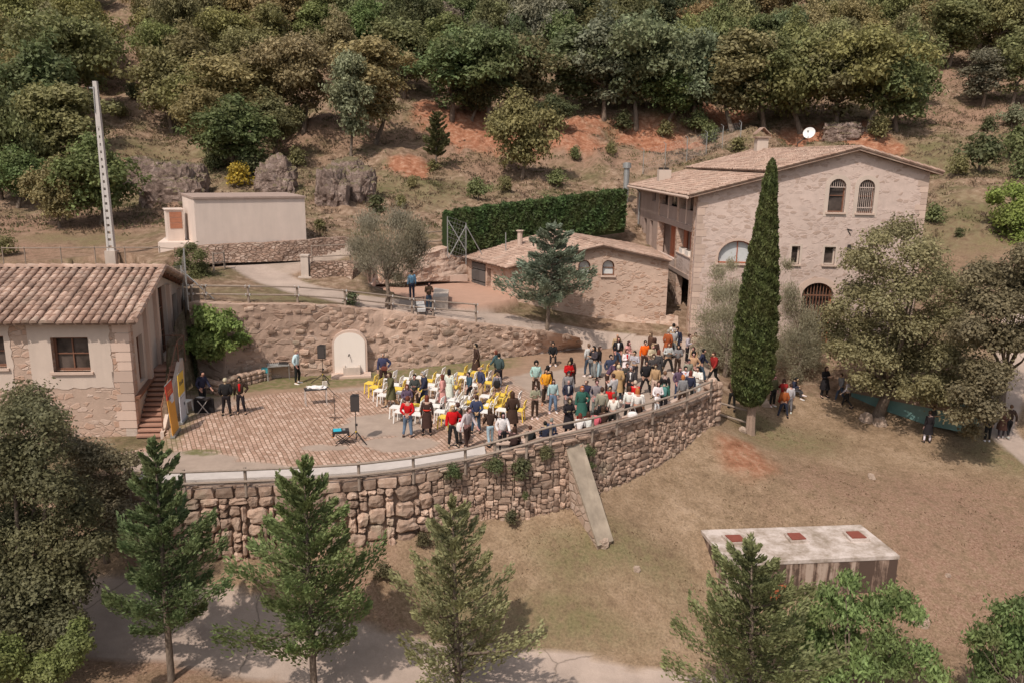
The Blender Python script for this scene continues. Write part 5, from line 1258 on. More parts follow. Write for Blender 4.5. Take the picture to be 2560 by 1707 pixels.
M_CAP = m_plain('rail_clip', (0.70, 0.68, 0.66), 0.4, 0.5)
def rail_fence(name, base, h, label, zr=(0.9, 0.45), rp=0.035, rr=0.035, mat=M_RAIL, clips=False, mr=None):
    base = [Vector(b) for b in base]; r = empty(name, base[0], 0, label, 'fence')
    for b in base:
        mb = MB(); mb.tube([b-Vector((0, 0, 0.1)), b+Vector((0, 0, h))], rp, 7); p = mb.build('post', mat, r)
    for f in zr:
        mb = MB(); pts = [b+Vector((0, -rp-rr*0.5, h*f)) for b in base]; mb.tube(pts, rr, 7); mb.build('rail', mr or mat, r)
        if clips:
            for b in base:
                for dx in (-0.1, 0.1): mb = MB(); mb.box(b+Vector((dx, -rp-rr*0.5, h*f)), (0.05, rr*2.6, rr*2.6)); mb.build('clip', M_CAP, r)
    finish(r); return r
tops = [(330, 1180), (466, 1173), (617, 1162), (760, 1156), (896, 1147), (1028, 1130), (1157, 1107), (1236, 1096), (1312, 1080), (1371, 1070), (1471, 1050), (1532, 1029), (1621, 1007), (1706, 993), (1766, 980)]
bs = []
for x, y in tops:
    p, t = along(FRONT, FL_, s_at(x)+0.0); out = Vector((t.y, -t.x, 0)); bs.append(p+out*0.20+Vector((0, 0, zt_s(s_at(x))-0.28)))
rail_fence('rail_fence', bs, 0.96, 'curved two rail wooden fence on top of the terrace retaining wall', (0.93, 0.5), 0.055, 0.045, M_RAIL, False)
rail_fence('rail_fence', [hit(x, y)+Vector((0, -0.05, 0)) for x, y in ((482, 757), (515, 757), (623, 758), (745, 759), (864, 767), (979, 779), (1031, 786), (1083, 791), (1190, 799))], 0.88, 'two rail fence along the upper lane above the fountain wall', (0.97, 0.5), 0.06, 0.04, M_RAIL, True)
rail_fence('rail_fence', [at_z(x, y, 4.75) for x, y in ((10, 662), (65, 662), (155, 661), (240, 660), (315, 660), (402, 660), (450, 664))], 1.0, 'thin rail fence showing above the ridge of the stone house', (0.92,), 0.03, 0.03, M_RAIL)
rail_fence('rail_fence', [at_z(x, y, 4.95) for x, y in ((780, 655), (877, 650), (935, 645))], 0.95, 'short two rail fence on top of the dark dry stone wall', (0.95, 0.3), 0.035, 0.03, M_RAIL)
rail_fence('rail_fence', [at_z(x, y, 4.95) for x, y in ((1030, 626), (1122, 618))], 1.15, 'short rail fence between the wispy olive and the hedge', (0.95, 0.4), 0.05, 0.035, M_RAIL)
rail_fence('rail_fence', [at_z(1787, 1052, -1.35), at_z(1866, 1075, -1.75)], 1.15, 'two pale rails between the terrace wall end and the tall cypress', (0.86, 0.36), 0.03, 0.05, M_RAIL)
rail_fence('rail_fence', [hit(x, y) for x, y in ((535, 678), (562, 672))], 1.0, 'broken rail fence stub beside the shrub above the stone house', (0.9, 0.4), 0.05, 0.035, M_RAIL)
def wire_fence(posts, h, label, braces=(), ext=0.0, name='wire_fence', wires=9):
    posts = [Vector(p) for p in posts]; r = empty(name, posts[0], 0, label, 'fence')
    for p in posts:
        mb = MB(); pts = [p-Vector((0, 0, 0.3)), p+Vector((0, 0, h))]
        if ext: pts.append(p+Vector((-ext, 0, h+ext*0.7)))
        mb.tube(pts, 0.035, 6); mb.build('post', M_METAL, r)
    for i, tx in braces:
        mb = MB(); mb.tube([posts[i]+Vector((0, 0, h*0.92)), posts[i]+Vector(tx)], 0.03, 6); mb.build('brace', M_METAL, r)
    mb = MB()
    for a, b in zip(posts[:-1], posts[1:]):
        for k in range(wires+1): z = h*k/wires; mb.bar(a+Vector((0, 0, z)), b+Vector((0, 0, z)), 0.008, 0.008)
        n = max(2, int((b-a).length/0.22))
        for k in range(n): mb.bar(a.lerp(b, k/n)+Vector((0, 0, 0.02)), a.lerp(b, min(1, (k+3)/n))+Vector((0, 0, h)), 0.008, 0.008)
    if len(posts) > 1: mb.build('wire_mesh', M_METAL, r)
    finish(r); return r
wire_fence([at_z(435, 792, 2.6), at_z(463, 797, 3.0), at_z(470, 760, 4.0)], 2.6, 'tall grey chain link fence behind the right end of the stone house', [(1, (1.9, 0.3, 0.4))])
wire_fence([at_z(1119, 632, 4.9), at_z(1165, 650, 4.6)], 2.3, 'grey braced wire fence at the left end of the hedge', [(0, (1.2, 0, 0.1)), (1, (-1.1, 0, 0.1)), (1, (1.0, 0.3, 0.3))])
for i, (x, y, l) in enumerate(((1220, 667, 'bent top metal post leaning over the annex eave, the one nearer its grey door'), (1265, 682, 'bent top metal post standing at the annex eave beside the blue conifer'))):
    b = at_z(x, y, 3.6); r = empty('metal_post', b, 0, l, 'post', 'metal posts along the annex eave'); mb = MB(); mb.tube([(0.05, -0.1, -0.2), (-0.25, 0, 2.3), (-0.5, 0, 2.7)] if i == 0 else [(0.15, -0.1, -0.1), (0.0, 0, 0), (-0.05, 0, 2.6)], 0.035, 6); mb.build('post', M_METAL, r)
wire_fence([hit(x, y) for x, y in ((1607, 436), (1662, 420), (1716, 404), (1765, 388), (1805, 372), (1850, 362))], 2.2, 'thin wire fence climbing the slope behind the farmhouse roof', (), 0.25, 'wire_fence', 5)
# concrete lattice pole
pb = at_z(279, 629, 5.35); tpole = depth(pb); ph = (at_t(249, 212, tpole)-pb).z
pole = empty('concrete_pole', pb, 0, 'tall white tapering concrete pole pierced by a column of arched holes', 'utility pole')
mb = MB(); seg = 17; z0 = 0.0; sol = ph*0.74; w0, w1 = 0.44, 0.22; dz = sol/seg
def pw_(z): return w0+(w1-w0)*z/ph
for sx in (-1, 1):
    mb.hexa([Vector((sx*(pw_(0)/2)-0.055*(1+sx)/1-0.0 if False else sx*(pw_(0)/2-0.055)-0.055, -0.13, -0.3)), Vector((sx*(pw_(0)/2-0.055)+0.055, -0.13, -0.3)), Vector((sx*(pw_(0)/2-0.055)+0.055, 0.13, -0.3)), Vector((sx*(pw_(0)/2-0.055)-0.055, 0.13, -0.3))],
            [Vector((sx*(pw_(sol)/2-0.055)-0.055, -0.10, sol)), Vector((sx*(pw_(sol)/2-0.055)+0.055, -0.10, sol)), Vector((sx*(pw_(sol)/2-0.055)+0.055, 0.10, sol)), Vector((sx*(pw_(sol)/2-0.055)-0.055, 0.10, sol))])
for i in range(seg+1):
    z = i*dz; w = pw_(z)-0.2; mb.box((0, 0, z+0.07), (max(w, 0.05), 0.2, 0.26))
mb.hexa([Vector((-pw_(sol)/2, -0.11, sol)), Vector((pw_(sol)/2, -0.11, sol)), Vector((pw_(sol)/2, 0.11, sol)), Vector((-pw_(sol)/2, 0.11, sol))], [Vector((-w1/2, -0.09, ph)), Vector((w1/2, -0.09, ph)), Vector((w1/2, 0.09, ph)), Vector((-w1/2, 0.09, ph))])
mb.build('shaft', m_plain('pole_concrete', (0.52, 0.48, 0.45), 0.8, 0, 0.15), pole)
mb = MB(); mb.bar((-0.35, 0, ph-0.35), (0.05, 0, ph-0.35), 0.06, 0.06); mb.tube([(-0.05, -0.12, ph*0.97), (-0.09, -0.14, ph*0.82)], 0.02, 5); mb.build('bracket', M_METAL, pole)
mb = MB(); mb.box((0, 0, -0.65), (0.6, 0.5, 1.4)); mb.build('footing', M_CONC, pole)

STONEM = m_plain('pale_stone', (0.38, 0.29, 0.23), 0.95, 0, 0.3, 3)
# ================================================================== ROCK OUTCROPS, BOULDERS
def rock(name, px, py, w, h, d, label, seed, cat='rock outcrop', sink=0.3, g=None):
    p = hit(px, py); bm = bmesh.new(); bmesh.ops.create_icosphere(bm, subdivisions=5, radius=1.0)
    for v in bm.verts:
        q = v.co*1.0; n = noise.noise(q*1.1+Vector((seed, 0, 0)))*0.55+noise.noise(q*2.3+Vector((0, seed, 0)))*0.25+noise.noise(q*6+Vector((0, 0, seed)))*0.06
        st_ = round((q.z+n*0.5)*2.0)/2.0; q = Vector([math.copysign(abs(c)**0.7, c) for c in q]); m = 0.85+n*0.55+0.16*abs(noise.noise(q*3.7+Vector((seed, 1, 0))))+0.12*abs(noise.noise(q*8.3+Vector((1, seed, 0))))-0.06
        v.co = Vector((q.x*m*w/2, q.y*m*d/2, (q.z*0.7+st_*0.3)*m*h))
    me = bpy.data.meshes.new(name); bm.to_mesh(me); bm.free(); me.materials.append(ROCK if cat != 'stone' else STONEM); [setattr(p_, 'use_smooth', False) for p_ in me.polygons]; o = link(name, me); o.location = p+Vector((0, 0, h*(0.45-sink))); tag(o, label, cat, g); return o
rock('rock_outcrop', 440, 500, 5.2, 2.6, 4.0, 'big pinkish crag of bare rock behind the meter cabinet', 3.1)
rock('rock_outcrop', 370, 460, 4.5, 1.8, 3.6, 'lower flat topped rock ledge left of the big crag', 5.7)
rock('rock_outcrop', 480, 480, 2.8, 2.0, 2.6, 'dark rock shoulder between the big crag and the hut', 7.9)
rock('rock_outcrop', 692, 470, 3.6, 2.1, 2.8, 'pale rock block rising just behind the right end of the hut roof', 11.3)
rock('rock_outcrop', 830, 505, 2.8, 2.4, 2.6, 'upright split boulder on the slope right of the hut', 15.2)
rock('rock_outcrop', 895, 500, 3.2, 2.2, 3.0, 'tall grey boulder next to the split boulder, behind the wispy olive', 19.8)
rock('rock_outcrop', 870, 450, 3.6, 1.6, 2.8, 'low mossy rock above the split boulder', 23.4)
rock('rock_outcrop', 2110, 345, 4.6, 1.5, 3.0, 'reddish rock lump behind the farmhouse ridge, right of the dish', 27.4)
for i, (x, y, s, l) in enumerate(((1505, 1362, 0.5, 'pale stone at the foot of the buttress'), (1592, 1425, 0.28, 'small pale stone on the lawn right of the buttress'), (2178, 1195, 0.35, 'small grey stone lying alone on the right lawn'), (2370, 1440, 0.22, 'white stone lying on the bare slope right of the water tank'),
        (2300, 1560, 0.55, 'round boulder half sunk in the slope below the water tank'), (1910, 1012, 0.6, 'pale stone right of the cypress trunk'), (1855, 1078, 0.4, 'small white stone at the foot of the cypress trunk'), (2165, 1052, 0.8, 'pale stone left of the big oak trunk'), (2200, 1062, 0.7, 'pale stone right of the big oak trunk'), (1720, 912, 0.01, ''))):
    if not l: continue
    o = rock('stone', x, y, s, s*0.5, s*0.8, l, 31+i*3.3, 'stone', 0.2)
# ================================================================== VEGETATION
def unit(a): return a/np.maximum(np.linalg.norm(a, axis=1, keepdims=True), 1e-9)
def quads(C, T, N, l, w):
    T = unit(T); B = unit(np.cross(N, T)); l = np.asarray(l).reshape(-1, 1)/2; w = np.asarray(w).reshape(-1, 1)/2
    Vv = np.stack([C-T*l, C+B*w, C+T*l, C-B*w], 1).reshape(-1, 3); n = len(C)
    return Vv, np.arange(4*n).reshape(n, 4)
def leaves(name, C, T, N, l, w, tint, mat=None):
    Vv, Fq = quads(C, T, N, l, w); return np_mesh(name, Vv, Fq, mat or FOLIAGE, tint)
def rdir(n, rng): return unit(rng.normal(size=(n, 3)))
def clump_crown(name, clumps, nleaf, size, rng, shell=0.55, aspect=0.62, squash=0.8, up=0.35, tint=(0.55, 1.25), hang=0.0):
    up = up*1.3
    "clumps: (x,y,z,r). leaves crowd the shell of each clump"
    K = np.array(clumps, float); a = K[:, 3]**2; pick = rng.choice(len(K), nleaf, p=a/a.sum())
    d = rdir(nleaf, rng); d[:, 2] = np.where(d[:, 2] < -0.45, -d[:, 2]*0.6, d[:, 2]); d = unit(d)
    r = shell+(1-shell)*rng.random(nleaf)**0.6
    lump = 1+0.35*np.sin(d[:, 0]*5+K[pick, 0]*3)*np.sin(d[:, 1]*5+K[pick, 1]*3)*np.cos(d[:, 2]*4+pick)
    C = K[pick, :3]+rng.normal(size=(nleaf, 3))*size*0.8+d*(K[pick, 3]*r*lump)[:, None]*np.array([1, 1, squash])
    N = unit(d+rng.normal(size=(nleaf, 3))*0.55+np.array([0, 0, up])); T = np.cross(N, rdir(nleaf, rng)); T[:, 2] -= hang
    kt = rng.uniform(0.82, 1.15, len(K)); s = size*rng.uniform(0.6, 1.35, nleaf)
    return leaves(name, C, T, N, s*1.25, s*1.25*aspect, kt[pick]*rng.uniform(*tint, nleaf))
def limbs_mesh(name, base, crown_pts, r0, fork, rng, lean=(0, 0), n=7, stems=1):
    mb = MB(); F_ = Vector(fork); b = Vector(base)
    mid = b.lerp(F_, 0.5)+Vector((rng.normal()*0.06, rng.normal()*0.06, 0))
    mb.tube([b-Vector((0, 0, 0.3)), b+Vector((0, 0, 0.05)), mid, F_], [r0*1.5, r0*1.2, r0*0.9, r0*0.75], 9)
    for p in crown_pts:
        p = Vector(p); m = F_.lerp(p, 0.5)+Vector((rng.normal()*0.15, rng.normal()*0.15, -0.08*(p-F_).length)); q = F_.lerp(p, 0.9)
        mb.tube([F_-Vector((0, 0, 0.1)), F_.lerp(m, 0.5)+Vector((0, 0, 0.05)), m, q], [r0*0.5, r0*0.36, r0*0.24, r0*0.06], 6)
    me_o = mb.build(name, BARK); me = me_o.data; bpy.data.objects.remove(me_o); me.polygons.foreach_set('use_smooth', [True]*len(me.polygons)); return me
def proto_oak(w, h, seed, nleaf=4200, size=0.25, low=0.22, nc=26):
    rng = np.random.default_rng(seed); cl = []; big = w > 3; low = low*0.55
    if big: nleaf = int(nleaf*2.1); size *= 0.72; nc = int(nc*1.9)
    ph = rng.uniform(0, 9, 3)
    for i in range(nc):
        d = rdir(1, rng)[0]; f = rng.random()**0.35*(1+0.32*math.sin(d[0]*3+ph[0])*math.sin(d[1]*3+ph[1])+0.22*math.sin(d[2]*5+ph[2])); z = h*(low+(1-low)*0.5)+d[2]*f*h*(1-low)*0.42
        rr = w*(rng.uniform(0.065, 0.165) if big else rng.uniform(0.13, 0.21)); taper = 1-0.35*max(0, (z/h-0.55))
        cl.append((d[0]*f*(w/2-rr*0.8)*taper, d[1]*f*(w/2-rr*0.8)*taper, z, rr))
    cl.append((0, 0, h*0.55, w*0.26)); cl.append((0, 0, h*0.75, w*0.2))
    crown = clump_crown('crown', cl, nleaf, size, rng)
    lm = limbs_mesh('trunk', (0, 0, 0), [c[:3] for c in sorted(cl, key=lambda c: c[2])[:9]], 0.13*w/5, (rng.normal()*0.2, rng.normal()*0.2, h*0.28), rng)
    return crown, lm, w, h
OAKS = [proto_oak(5, 5.4, 101), proto_oak(5.5, 6, 102, 4800), proto_oak(4.6, 6.4, 103), proto_oak(6, 5.2, 104, 5200, 0.25, 0.12, 34), proto_oak(4.2, 6.6, 105, 3800, 0.24, 0.35), proto_oak(5, 5, 106, 4600, 0.26, 0.05, 30)]
BUSH = [proto_oak(2.0, 1.2, 111, 1100, 0.14, 0.0, 12), proto_oak(2.4, 1.5, 112, 1300, 0.15, 0.0, 14), proto_oak(1.6, 1.6, 113, 900, 0.14, 0.0, 10)]
def place_tree(name, proto, pos, w, h, rz, color, label, cat, group=None, trunk=True, tname='trunk'):
    cm, lm, pw, ph = proto; r = empty(name, pos, rz, label, cat, group, (w/pw, w/pw, h/ph)); link('crown', cm, r, color)
    if trunk: link(tname, lm, r)
    return r
rt = random.Random(77)
OLV, GRN, GRY, DRK = (0.205, 0.190, 0.085), (0.145, 0.170, 0.072), (0.195, 0.205, 0.130), (0.085, 0.097, 0.046)
TAN = (0.255, 0.222, 0.105)
# explicit trees along the lower edge of the wood: (px, base py, top py, px width, colour, proto, label)
FRONTT = [
 (20, 372, 150, 190, OLV, 0, 'tall oak at the left edge of the photo with its slanting trunk bare'),
 (120, 400, 130, 200, GRN, 2, 'dense oak just left of the lattice pole, up the slope'),
 (190, 470, 225, 190, TAN, 4, 'pale olive oak in front of the darker ones left of the pole'),
 (45, 520, 385, 150, GRN, 3, 'low spreading oak on the bank at far left under the tall oak'),
 (255, 560, 375, 185, GRN, 5, 'bushy low oak right behind the middle of the lattice pole'),
 (180, 300, 60, 220, OLV, 1, 'round oak high up left beside the bare gully'),
 (430, 330, 140, 170, OLV, 0, 'oak on the right edge of the bare gully'),
 (520, 345, 175, 210, OLV, 3, 'broad olive oak above the shaded grass patch'),
 (625, 350, 150, 240, TAN, 1, 'large light olive oak in the middle of the left wood'),
 (590, 425, 270, 190, GRN, 5, 'dark low oak whose shadow falls on the green patch behind the hut'),
 (480, 290, 90, 180, OLV, 2, 'oak standing behind the broad olive oak on the gully side'),
 (760, 330, 110, 190, TAN, 1, 'light oak between the large olive oak and the grey one'),
 (877, 393, 145, 120, GRY, 4, 'slim grey green oak with a thin bare trunk on the scrub slope'),
 (940, 360, 110, 190, TAN, 4, 'leaning oak with a forked dark trunk right of the slim grey oak'),
 (745, 340, 262, 40, GRN, 2, 'tiny round sapling alone on the slope left of the slim grey oak'),
 (1010, 250, 70, 170, GRN, 0, 'oak above the first red earth scar'),
 (1130, 300, 100, 200, GRN, 2, 'deep green oak over the dark hollow above the red scar'),
 (1220, 310, 90, 190, GRN, 1, 'tall oak directly above the broadest red earth scar'),
 (1300, 300, 110, 180, OLV, 0, 'lighter oak right of the one above the red scar'),
 (1305, 450, 265, 150, OLV, 5, 'dark oak growing in the middle of the red earth scars'),
 (1385, 330, 250, 110, DRK, 3, 'low dark oak hanging over the second red scar'),
 (1430, 290, 80, 190, GRN, 4, 'oak with a tall dark bare trunk above the scars'),
 (1510, 300, 60, 190, GRY, 2, 'greyish oak with thin pale branches at mid slope'),
 (1590, 320, 70, 210, GRY, 1, 'large grey green oak behind the farmhouse flue'),
 (1670, 310, 180, 160, GRN, 3, 'low green oak with light leaves behind the left of the farmhouse roof'),
 (1740, 320, 100, 190, GRY, 0, 'tall oak above the orange scar behind the roof'),
 (1830, 330, 90, 190, OLV, 4, 'oak rising straight behind the farmhouse chimney'),
 (1910, 330, 110, 200, GRN, 1, 'broad oak just left of the satellite dish'),
 (2000, 330, 120, 210, OLV, 3, 'broad oak behind the satellite dish'),
 (2090, 330, 110, 200, OLV, 2, 'oak right of the satellite dish with sunlit crown'),
 (2170, 330, 90, 210, OLV, 1, 'large oak at the corner of the wood behind the gable'),
 (2240, 330, 150, 170, GRN, 5, 'outermost oak of the wood casting shade on the right meadow'),
 (2455, 270, 130, 120, GRY, 4, 'small thin trunked oak alone on the bare slope at right'),
 (2530, 265, 90, 140, OLV, 2, 'dark oak at the right edge above the meadow'),
 (2370, 170, 20, 170, OLV, 0, 'oak above the bare strip on the right'),
 (105, 480, 260, 170, OLV, 5, 'bushy oak filling the gap below the tall leaning oak at left'),
 (5, 500, 250, 150, GRN, 3, 'green oak cut by the left edge under the tall oak'),
 (150, 570, 420, 130, OLV, 5, 'low oak at the foot of the left bank beside the pole'),
 (530, 400, 240, 170, TAN, 0, 'light oak leaning over the shaded grass behind the hut'),
 (690, 400, 250, 130, OLV, 2, 'oak whose shadow reaches the rock block behind the hut'),
 (1180, 300, 190, 120, DRK, 3, 'dark low oak in the hollow left of the broadest scar'),
]
occupied = []
for i, (x, by, ty, wpx, colr, pr, lab) in enumerate(FRONTT):
    p = hit(x, by); t = depth(p); h = (by-ty)*t/FPX*1.14; w = wpx*t/FPX*1.14; occupied.append((p.x, p.y, w*0.45))
    c = tuple(v*rt.uniform(0.9, 1.1) for v in colr); place_tree('oak_tree', OAKS[pr], p, w, h, rt.uniform(0, 6.28), c, lab, 'tree', 'trees along the edge of the wood')
# unbroken canopy above
cnt = 0
def clear(p, ex=()):
    x, y = project(p)
    if 215 < x < 395: 
        if abs(x-(300+0.05*y)) < 72: return False
    if 2310 < x < 2440 and 130 < y < 330: return False
    return True
cands = []
for k in range(5000):
    y = rt.uniform(84, 150); x = rt.uniform(-0.72, 0.72)*y
    z = ground(x, y); p = Vector((x, y, z)); q = project(p)
    if q[1] > 262 + 12*math.sin(q[0]*0.02) or not clear(p): continue
    if q[0] < -250 or q[0] > 2820: continue
    if 660 < q[0] < 1000 and q[1] > 230: continue
    if q[0] > 2280 and q[1] > 175: continue
    sp = 4.1 if y < 110 else 5.2
    if any((p.x-a)**2+(p.y-b)**2 < max(sp*0.75, c+1.2)**2 for a, b, c in occupied): continue
    if project(p+Vector((0, 0, 8)))[1] < -160 and y > 150: continue
    occupied.append((x, y, sp*0.55)); cands.append(p)
    if len(cands) >= 270: break
for p in cands:
    pr = rt.randrange(6); w = rt.uniform(5.6, 7.6); h = rt.uniform(7.2, 10.5)
    xx = project(p)[0]; base = rt.choice([OLV, OLV, TAN] if xx < 900 else [GRN, GRY, GRN, DRK] if xx < 1700 else [OLV, GRN, OLV, TAN])
    zone = next(z for lim, z in ((225, 'left of the bare gully'), (560, 'right beside the bare gully'), (780, 'above the cream hut'), (1000, 'above the wispy olive tree'), (1220, 'above the first red scars'), (1450, 'above the hedge'), (1700, 'above the metal flue'), (1900, 'above the left half of the farmhouse roof'), (2100, 'above the satellite dish'), (2310, 'above the farmhouse gable'), (9999, 'in the upper right corner')) if xx < lim)
    tone = {OLV: 'olive', TAN: 'light tan green', GRN: 'mid green', GRY: 'greyish green', DRK: 'very dark green'}[base]; far = 'far back' if p.y > 104 else 'near the front'
    place_tree('oak_tree', OAKS[pr], p, w, h, rt.uniform(0, 6.28), tuple(v*rt.uniform(0.85, 1.12) for v in base), '%s canopy oak %s, %s' % (tone, zone, far), 'tree', 'canopy oaks %s %s %s' % (tone, zone, far))
# shrubs on the slopes
SHR = [(1195, 500, 70, 1, GRN, 'round dark shrub just above the left part of the hedge'), (1260, 480, 45, 0, OLV, 'small shrub above the middle of the hedge'), (1390, 470, 60, 1, GRN, 'shrub above the hedge near the scars'), (1080, 430, 40, 2, OLV, 'small bush left of the red scar slope'),
       (945, 530, 60, 2, DRK, 'dark bush between the grey boulder and the wispy olive'), (600, 470, 70, 0, (0.42, 0.30, 0.04), 'yellow flowering broom bush behind the hut roof'), (625, 445, 80, 1, DRK, 'dark bush on top of the rocks behind the hut'), (545, 430, 70, 0, DRK, 'low dark bush left of the rock block behind the hut'),
       (740, 420, 60, 0, OLV, 'low bush above the split boulder'), (800, 575, 40, 2, OLV, 'weedy bush at the right end of the hut'), (2450, 430, 120, 1, DRK, 'large dark thicket on the right meadow'), (2540, 400, 110, 1, GRN, 'thicket at the right edge of the meadow'), (2390, 440, 60, 0, OLV, 'brownish low bush at the tip of the meadow thicket'), (2545, 450, 90, 0, GRN, 'lower bush under the right edge thicket'),
       (2330, 560, 60, 0, GRN, 'bush right of the farmhouse gable halfway up'), (2400, 590, 30, 2, DRK, 'tiny dark bush on the meadow right of the gable'), (2190, 350, 70, 0, OLV, 'bush beside the reddish rock behind the roof'), (1770, 360, 60, 0, GRN, 'bush behind the left end of the main roof'), (1840, 380, 50, 2, OLV, 'bush just left of the farmhouse chimney'), (1560, 330, 60, 0, DRK, 'dark bush between the second and third red scars'),
       (1660, 345, 50, 0, OLV, 'low bush in front of the flue, up by the scar'), (1740, 335, 70, 1, GRN, 'bush above the orange scar edge'), (1440, 400, 40, 0, GRN, 'small bush right under the second red scar'), (1530, 390, 40, 0, OLV, 'small bush above the wire fence posts'), (300, 300, 60, 1, OLV, 'bush on the floor of the bare gully'), (330, 250, 50, 0, DRK, 'dark bush higher up the bare gully'),
       (20, 640, 60, 0, OLV, 'pinkish brown bush at the left edge above the tiled roof'), (1000, 520, 40, 0, OLV, 'low bush right of the grey boulder'), (1035, 470, 36, 0, TAN, 'faded bush on the scrub slope above the boulders'), (2470, 330, 45, 0, DRK, 'dark bush under the thin trunked oak'), (2530, 320, 70, 1, GRY, 'greyish bush mound at the right edge')]
for i, (x, y, w, pr, c, lab) in enumerate(SHR):
    p = hit(x, y); t = depth(p); ww = w*t/FPX; place_tree('shrub', BUSH[pr], p-Vector((0, 0, 0.1)), ww*1.1, ww*0.75, rt.uniform(0, 6), c, lab, 'shrub', 'shrubs on the slope', tname='stems')
# conical sapling
def conifer(name, base, top, wtop, wbase, label, color, seed, nb=70, per=120, ll=0.2, lw=0.045, clear_=0.2, rise=0.5, cat='conifer', trunk_r=0.11, group=None, flat=0.0, tip=0.0, prof=0.75, side=0.42, tint=(0.55, 1.25)):
    rng = np.random.default_rng(seed); base = Vector(base); top = Vector(top); H = (top-base).length; ax = (top-base)
    Cs, Ts, Ns, Ks = [], [], [], []; mb = MB(); mb.tube([base-Vector((0, 0, 0.3)), base, base+ax*0.5, base+ax*0.97], [trunk_r*1.3, trunk_r, trunk_r*0.6, 0.012], 8)
    axn = np.array(ax); bs_ = np.array(base); az = rng.random()*6
    for i in range(nb):
        f = clear_+(1-clear_)*(i+0.3)/nb; az += 2.399+rng.normal()*0.25
        L = (wbase/2)*((1-f)/(1-clear_))**prof*rng.uniform(0.60, 1.22)+wtop/2
        if f < clear_+0.1: L *= 0.75
        el = rise*(0.55+0.8*f)+rng.normal()*0.1; dr = np.array([math.cos(az)*math.cos(el), math.sin(az)*math.cos(el), math.sin(el)])
        st_ = bs_+axn*f; n = int(per*(0.35+L/(wbase/2))); u = rng.random(n)**0.7*0.95+0.05
        bend = flat*(u**2)
        s_ = np.array([-math.sin(az), math.cos(az), 0]); wd = side*L*np.sin(np.pi*np.clip(u, 0, 1)**0.8)*0.55+0.03
        off = rng.normal(size=n)*0.55*wd; vz = rng.normal(size=n)*0.07*max(L, 0.4)
        P = st_+dr*(u*L)[:, None]+s_*off[:, None]+np.array([0, 0, 1])*(vz+0.14*L*u**2-bend*L)[:, None]
        T = dr*1.0+s_*(off/(wd+0.05))[:, None]*0.9+np.array([0, 0, 0.45])+rng.normal(size=(n, 3))*0.32
        Cs.append(P); Ts.append(T); Ns.append(rng.normal(size=(n, 3))+np.array([0, 0, 0.8])); Ks.append(np.full(n, rng.uniform(0.8, 1.15))*(0.75+0.4*u))
        if L > 0.4: 
            e = Vector(st_+dr*L*0.8); mb.tube([Vector(st_), Vector(st_+dr*L*0.4), e], [0.022*L+0.006, 0.012*L+0.004, 0.004], 4)
    n = 60; u = rng.random(n); P = bs_+axn*(0.93+0.09*u)[:, None]+rng.normal(size=(n, 3))*0.03; Cs.append(P); Ts.append(np.tile(axn, (n, 1))+rng.normal(size=(n, 3))*0.8); Ns.append(rng.normal(size=(n, 3))); Ks.append(np.ones(n))
    C = np.concatenate(Cs); n = len(C); r = empty(name, base, 0, label, cat, group)
    me = leaves('crown', C-bs_, np.concatenate(Ts), np.concatenate(Ns), ll*rng.uniform(0.6, 1.4, n), lw*rng.uniform(0.7, 1.4, n), np.concatenate(Ks)*rng.uniform(*tint, n))
    link('crown', me, r, color); o = mb.build('trunk', BARK, r, smooth=True); o.location = -base; return r
p = hit(1090, 425); t = depth(p); conifer('young_conifer', p, p+Vector((0.1, 0, 135*t/FPX)), 0.5, 2.4, 'slim young conifer alone on the scrub slope left of the red scars', (0.085, 0.088, 0.04), 5, 45, 70, 0.3, 0.12, 0.25, 0.3, prof=0.5)
# foreground conifers
def fgc(bx, by, z, tx, ty, wpx, label, seed, color, **kw):
    b = at_z(bx, by, z); t = depth(b); tp_ = on_plane(tx, ty, b, Vector((0, 1, 0))); return conifer('conifer', b, Vector((tp_.x, b.y+0.05, tp_.z)), 0.12, wpx*t/FPX, label, color, seed, group='conifers beside the lower road', **kw)
G1 = (0.155, 0.21, 0.095)
fgc(428, 1692, -3.8, 383, 1105, 360, 'dark green conifer with a pale bare trunk, leftmost in front of the boulder wall', 31, G1, nb=58, per=380, ll=0.15, lw=0.058, side=0.34, clear_=0.20, rise=0.42)
fgc(786, 1735, -4.25, 757, 1150, 470, 'fullest dark green conifer in front of the boulder wall', 32, (0.19, 0.245, 0.10), nb=58, per=380, ll=0.15, lw=0.058, side=0.34, clear_=0.17, rise=0.45)
fgc(1146, 1740, -4.8, 1130, 1250, 450, 'thin olive conifer with see through branches beside the lower road', 33, (0.25, 0.25, 0.13), nb=54, per=250, ll=0.16, lw=0.06, side=0.30, clear_=0.08, rise=0.5)
fgc(1880, 1840, -5.3, 1880, 1368, 460, 'conifer in front of the water tank', 34, (0.215, 0.235, 0.11), nb=58, per=380, ll=0.15, lw=0.058, side=0.34, clear_=0.08, rise=0.45, prof=0.6)
# blue conifer on the terrace edge
b = at_z(1364, 876, 0.1); t = depth(b); tp_ = on_plane(1392, 562, b, Vector((0, 1, 0)))
conifer('blue_conifer', b, Vector((tp_.x-0.1, b.y+0.1, tp_.z)), 0.7, 5.9, 'blue green conifer with layered branches in front of the stone annex', (0.185, 0.222, 0.165), 41, 40, 300, 0.24, 0.085, 0.36, 0.14, trunk_r=0.14, flat=0.10, prof=0.85, side=0.34, tint=(0.6, 1.35))
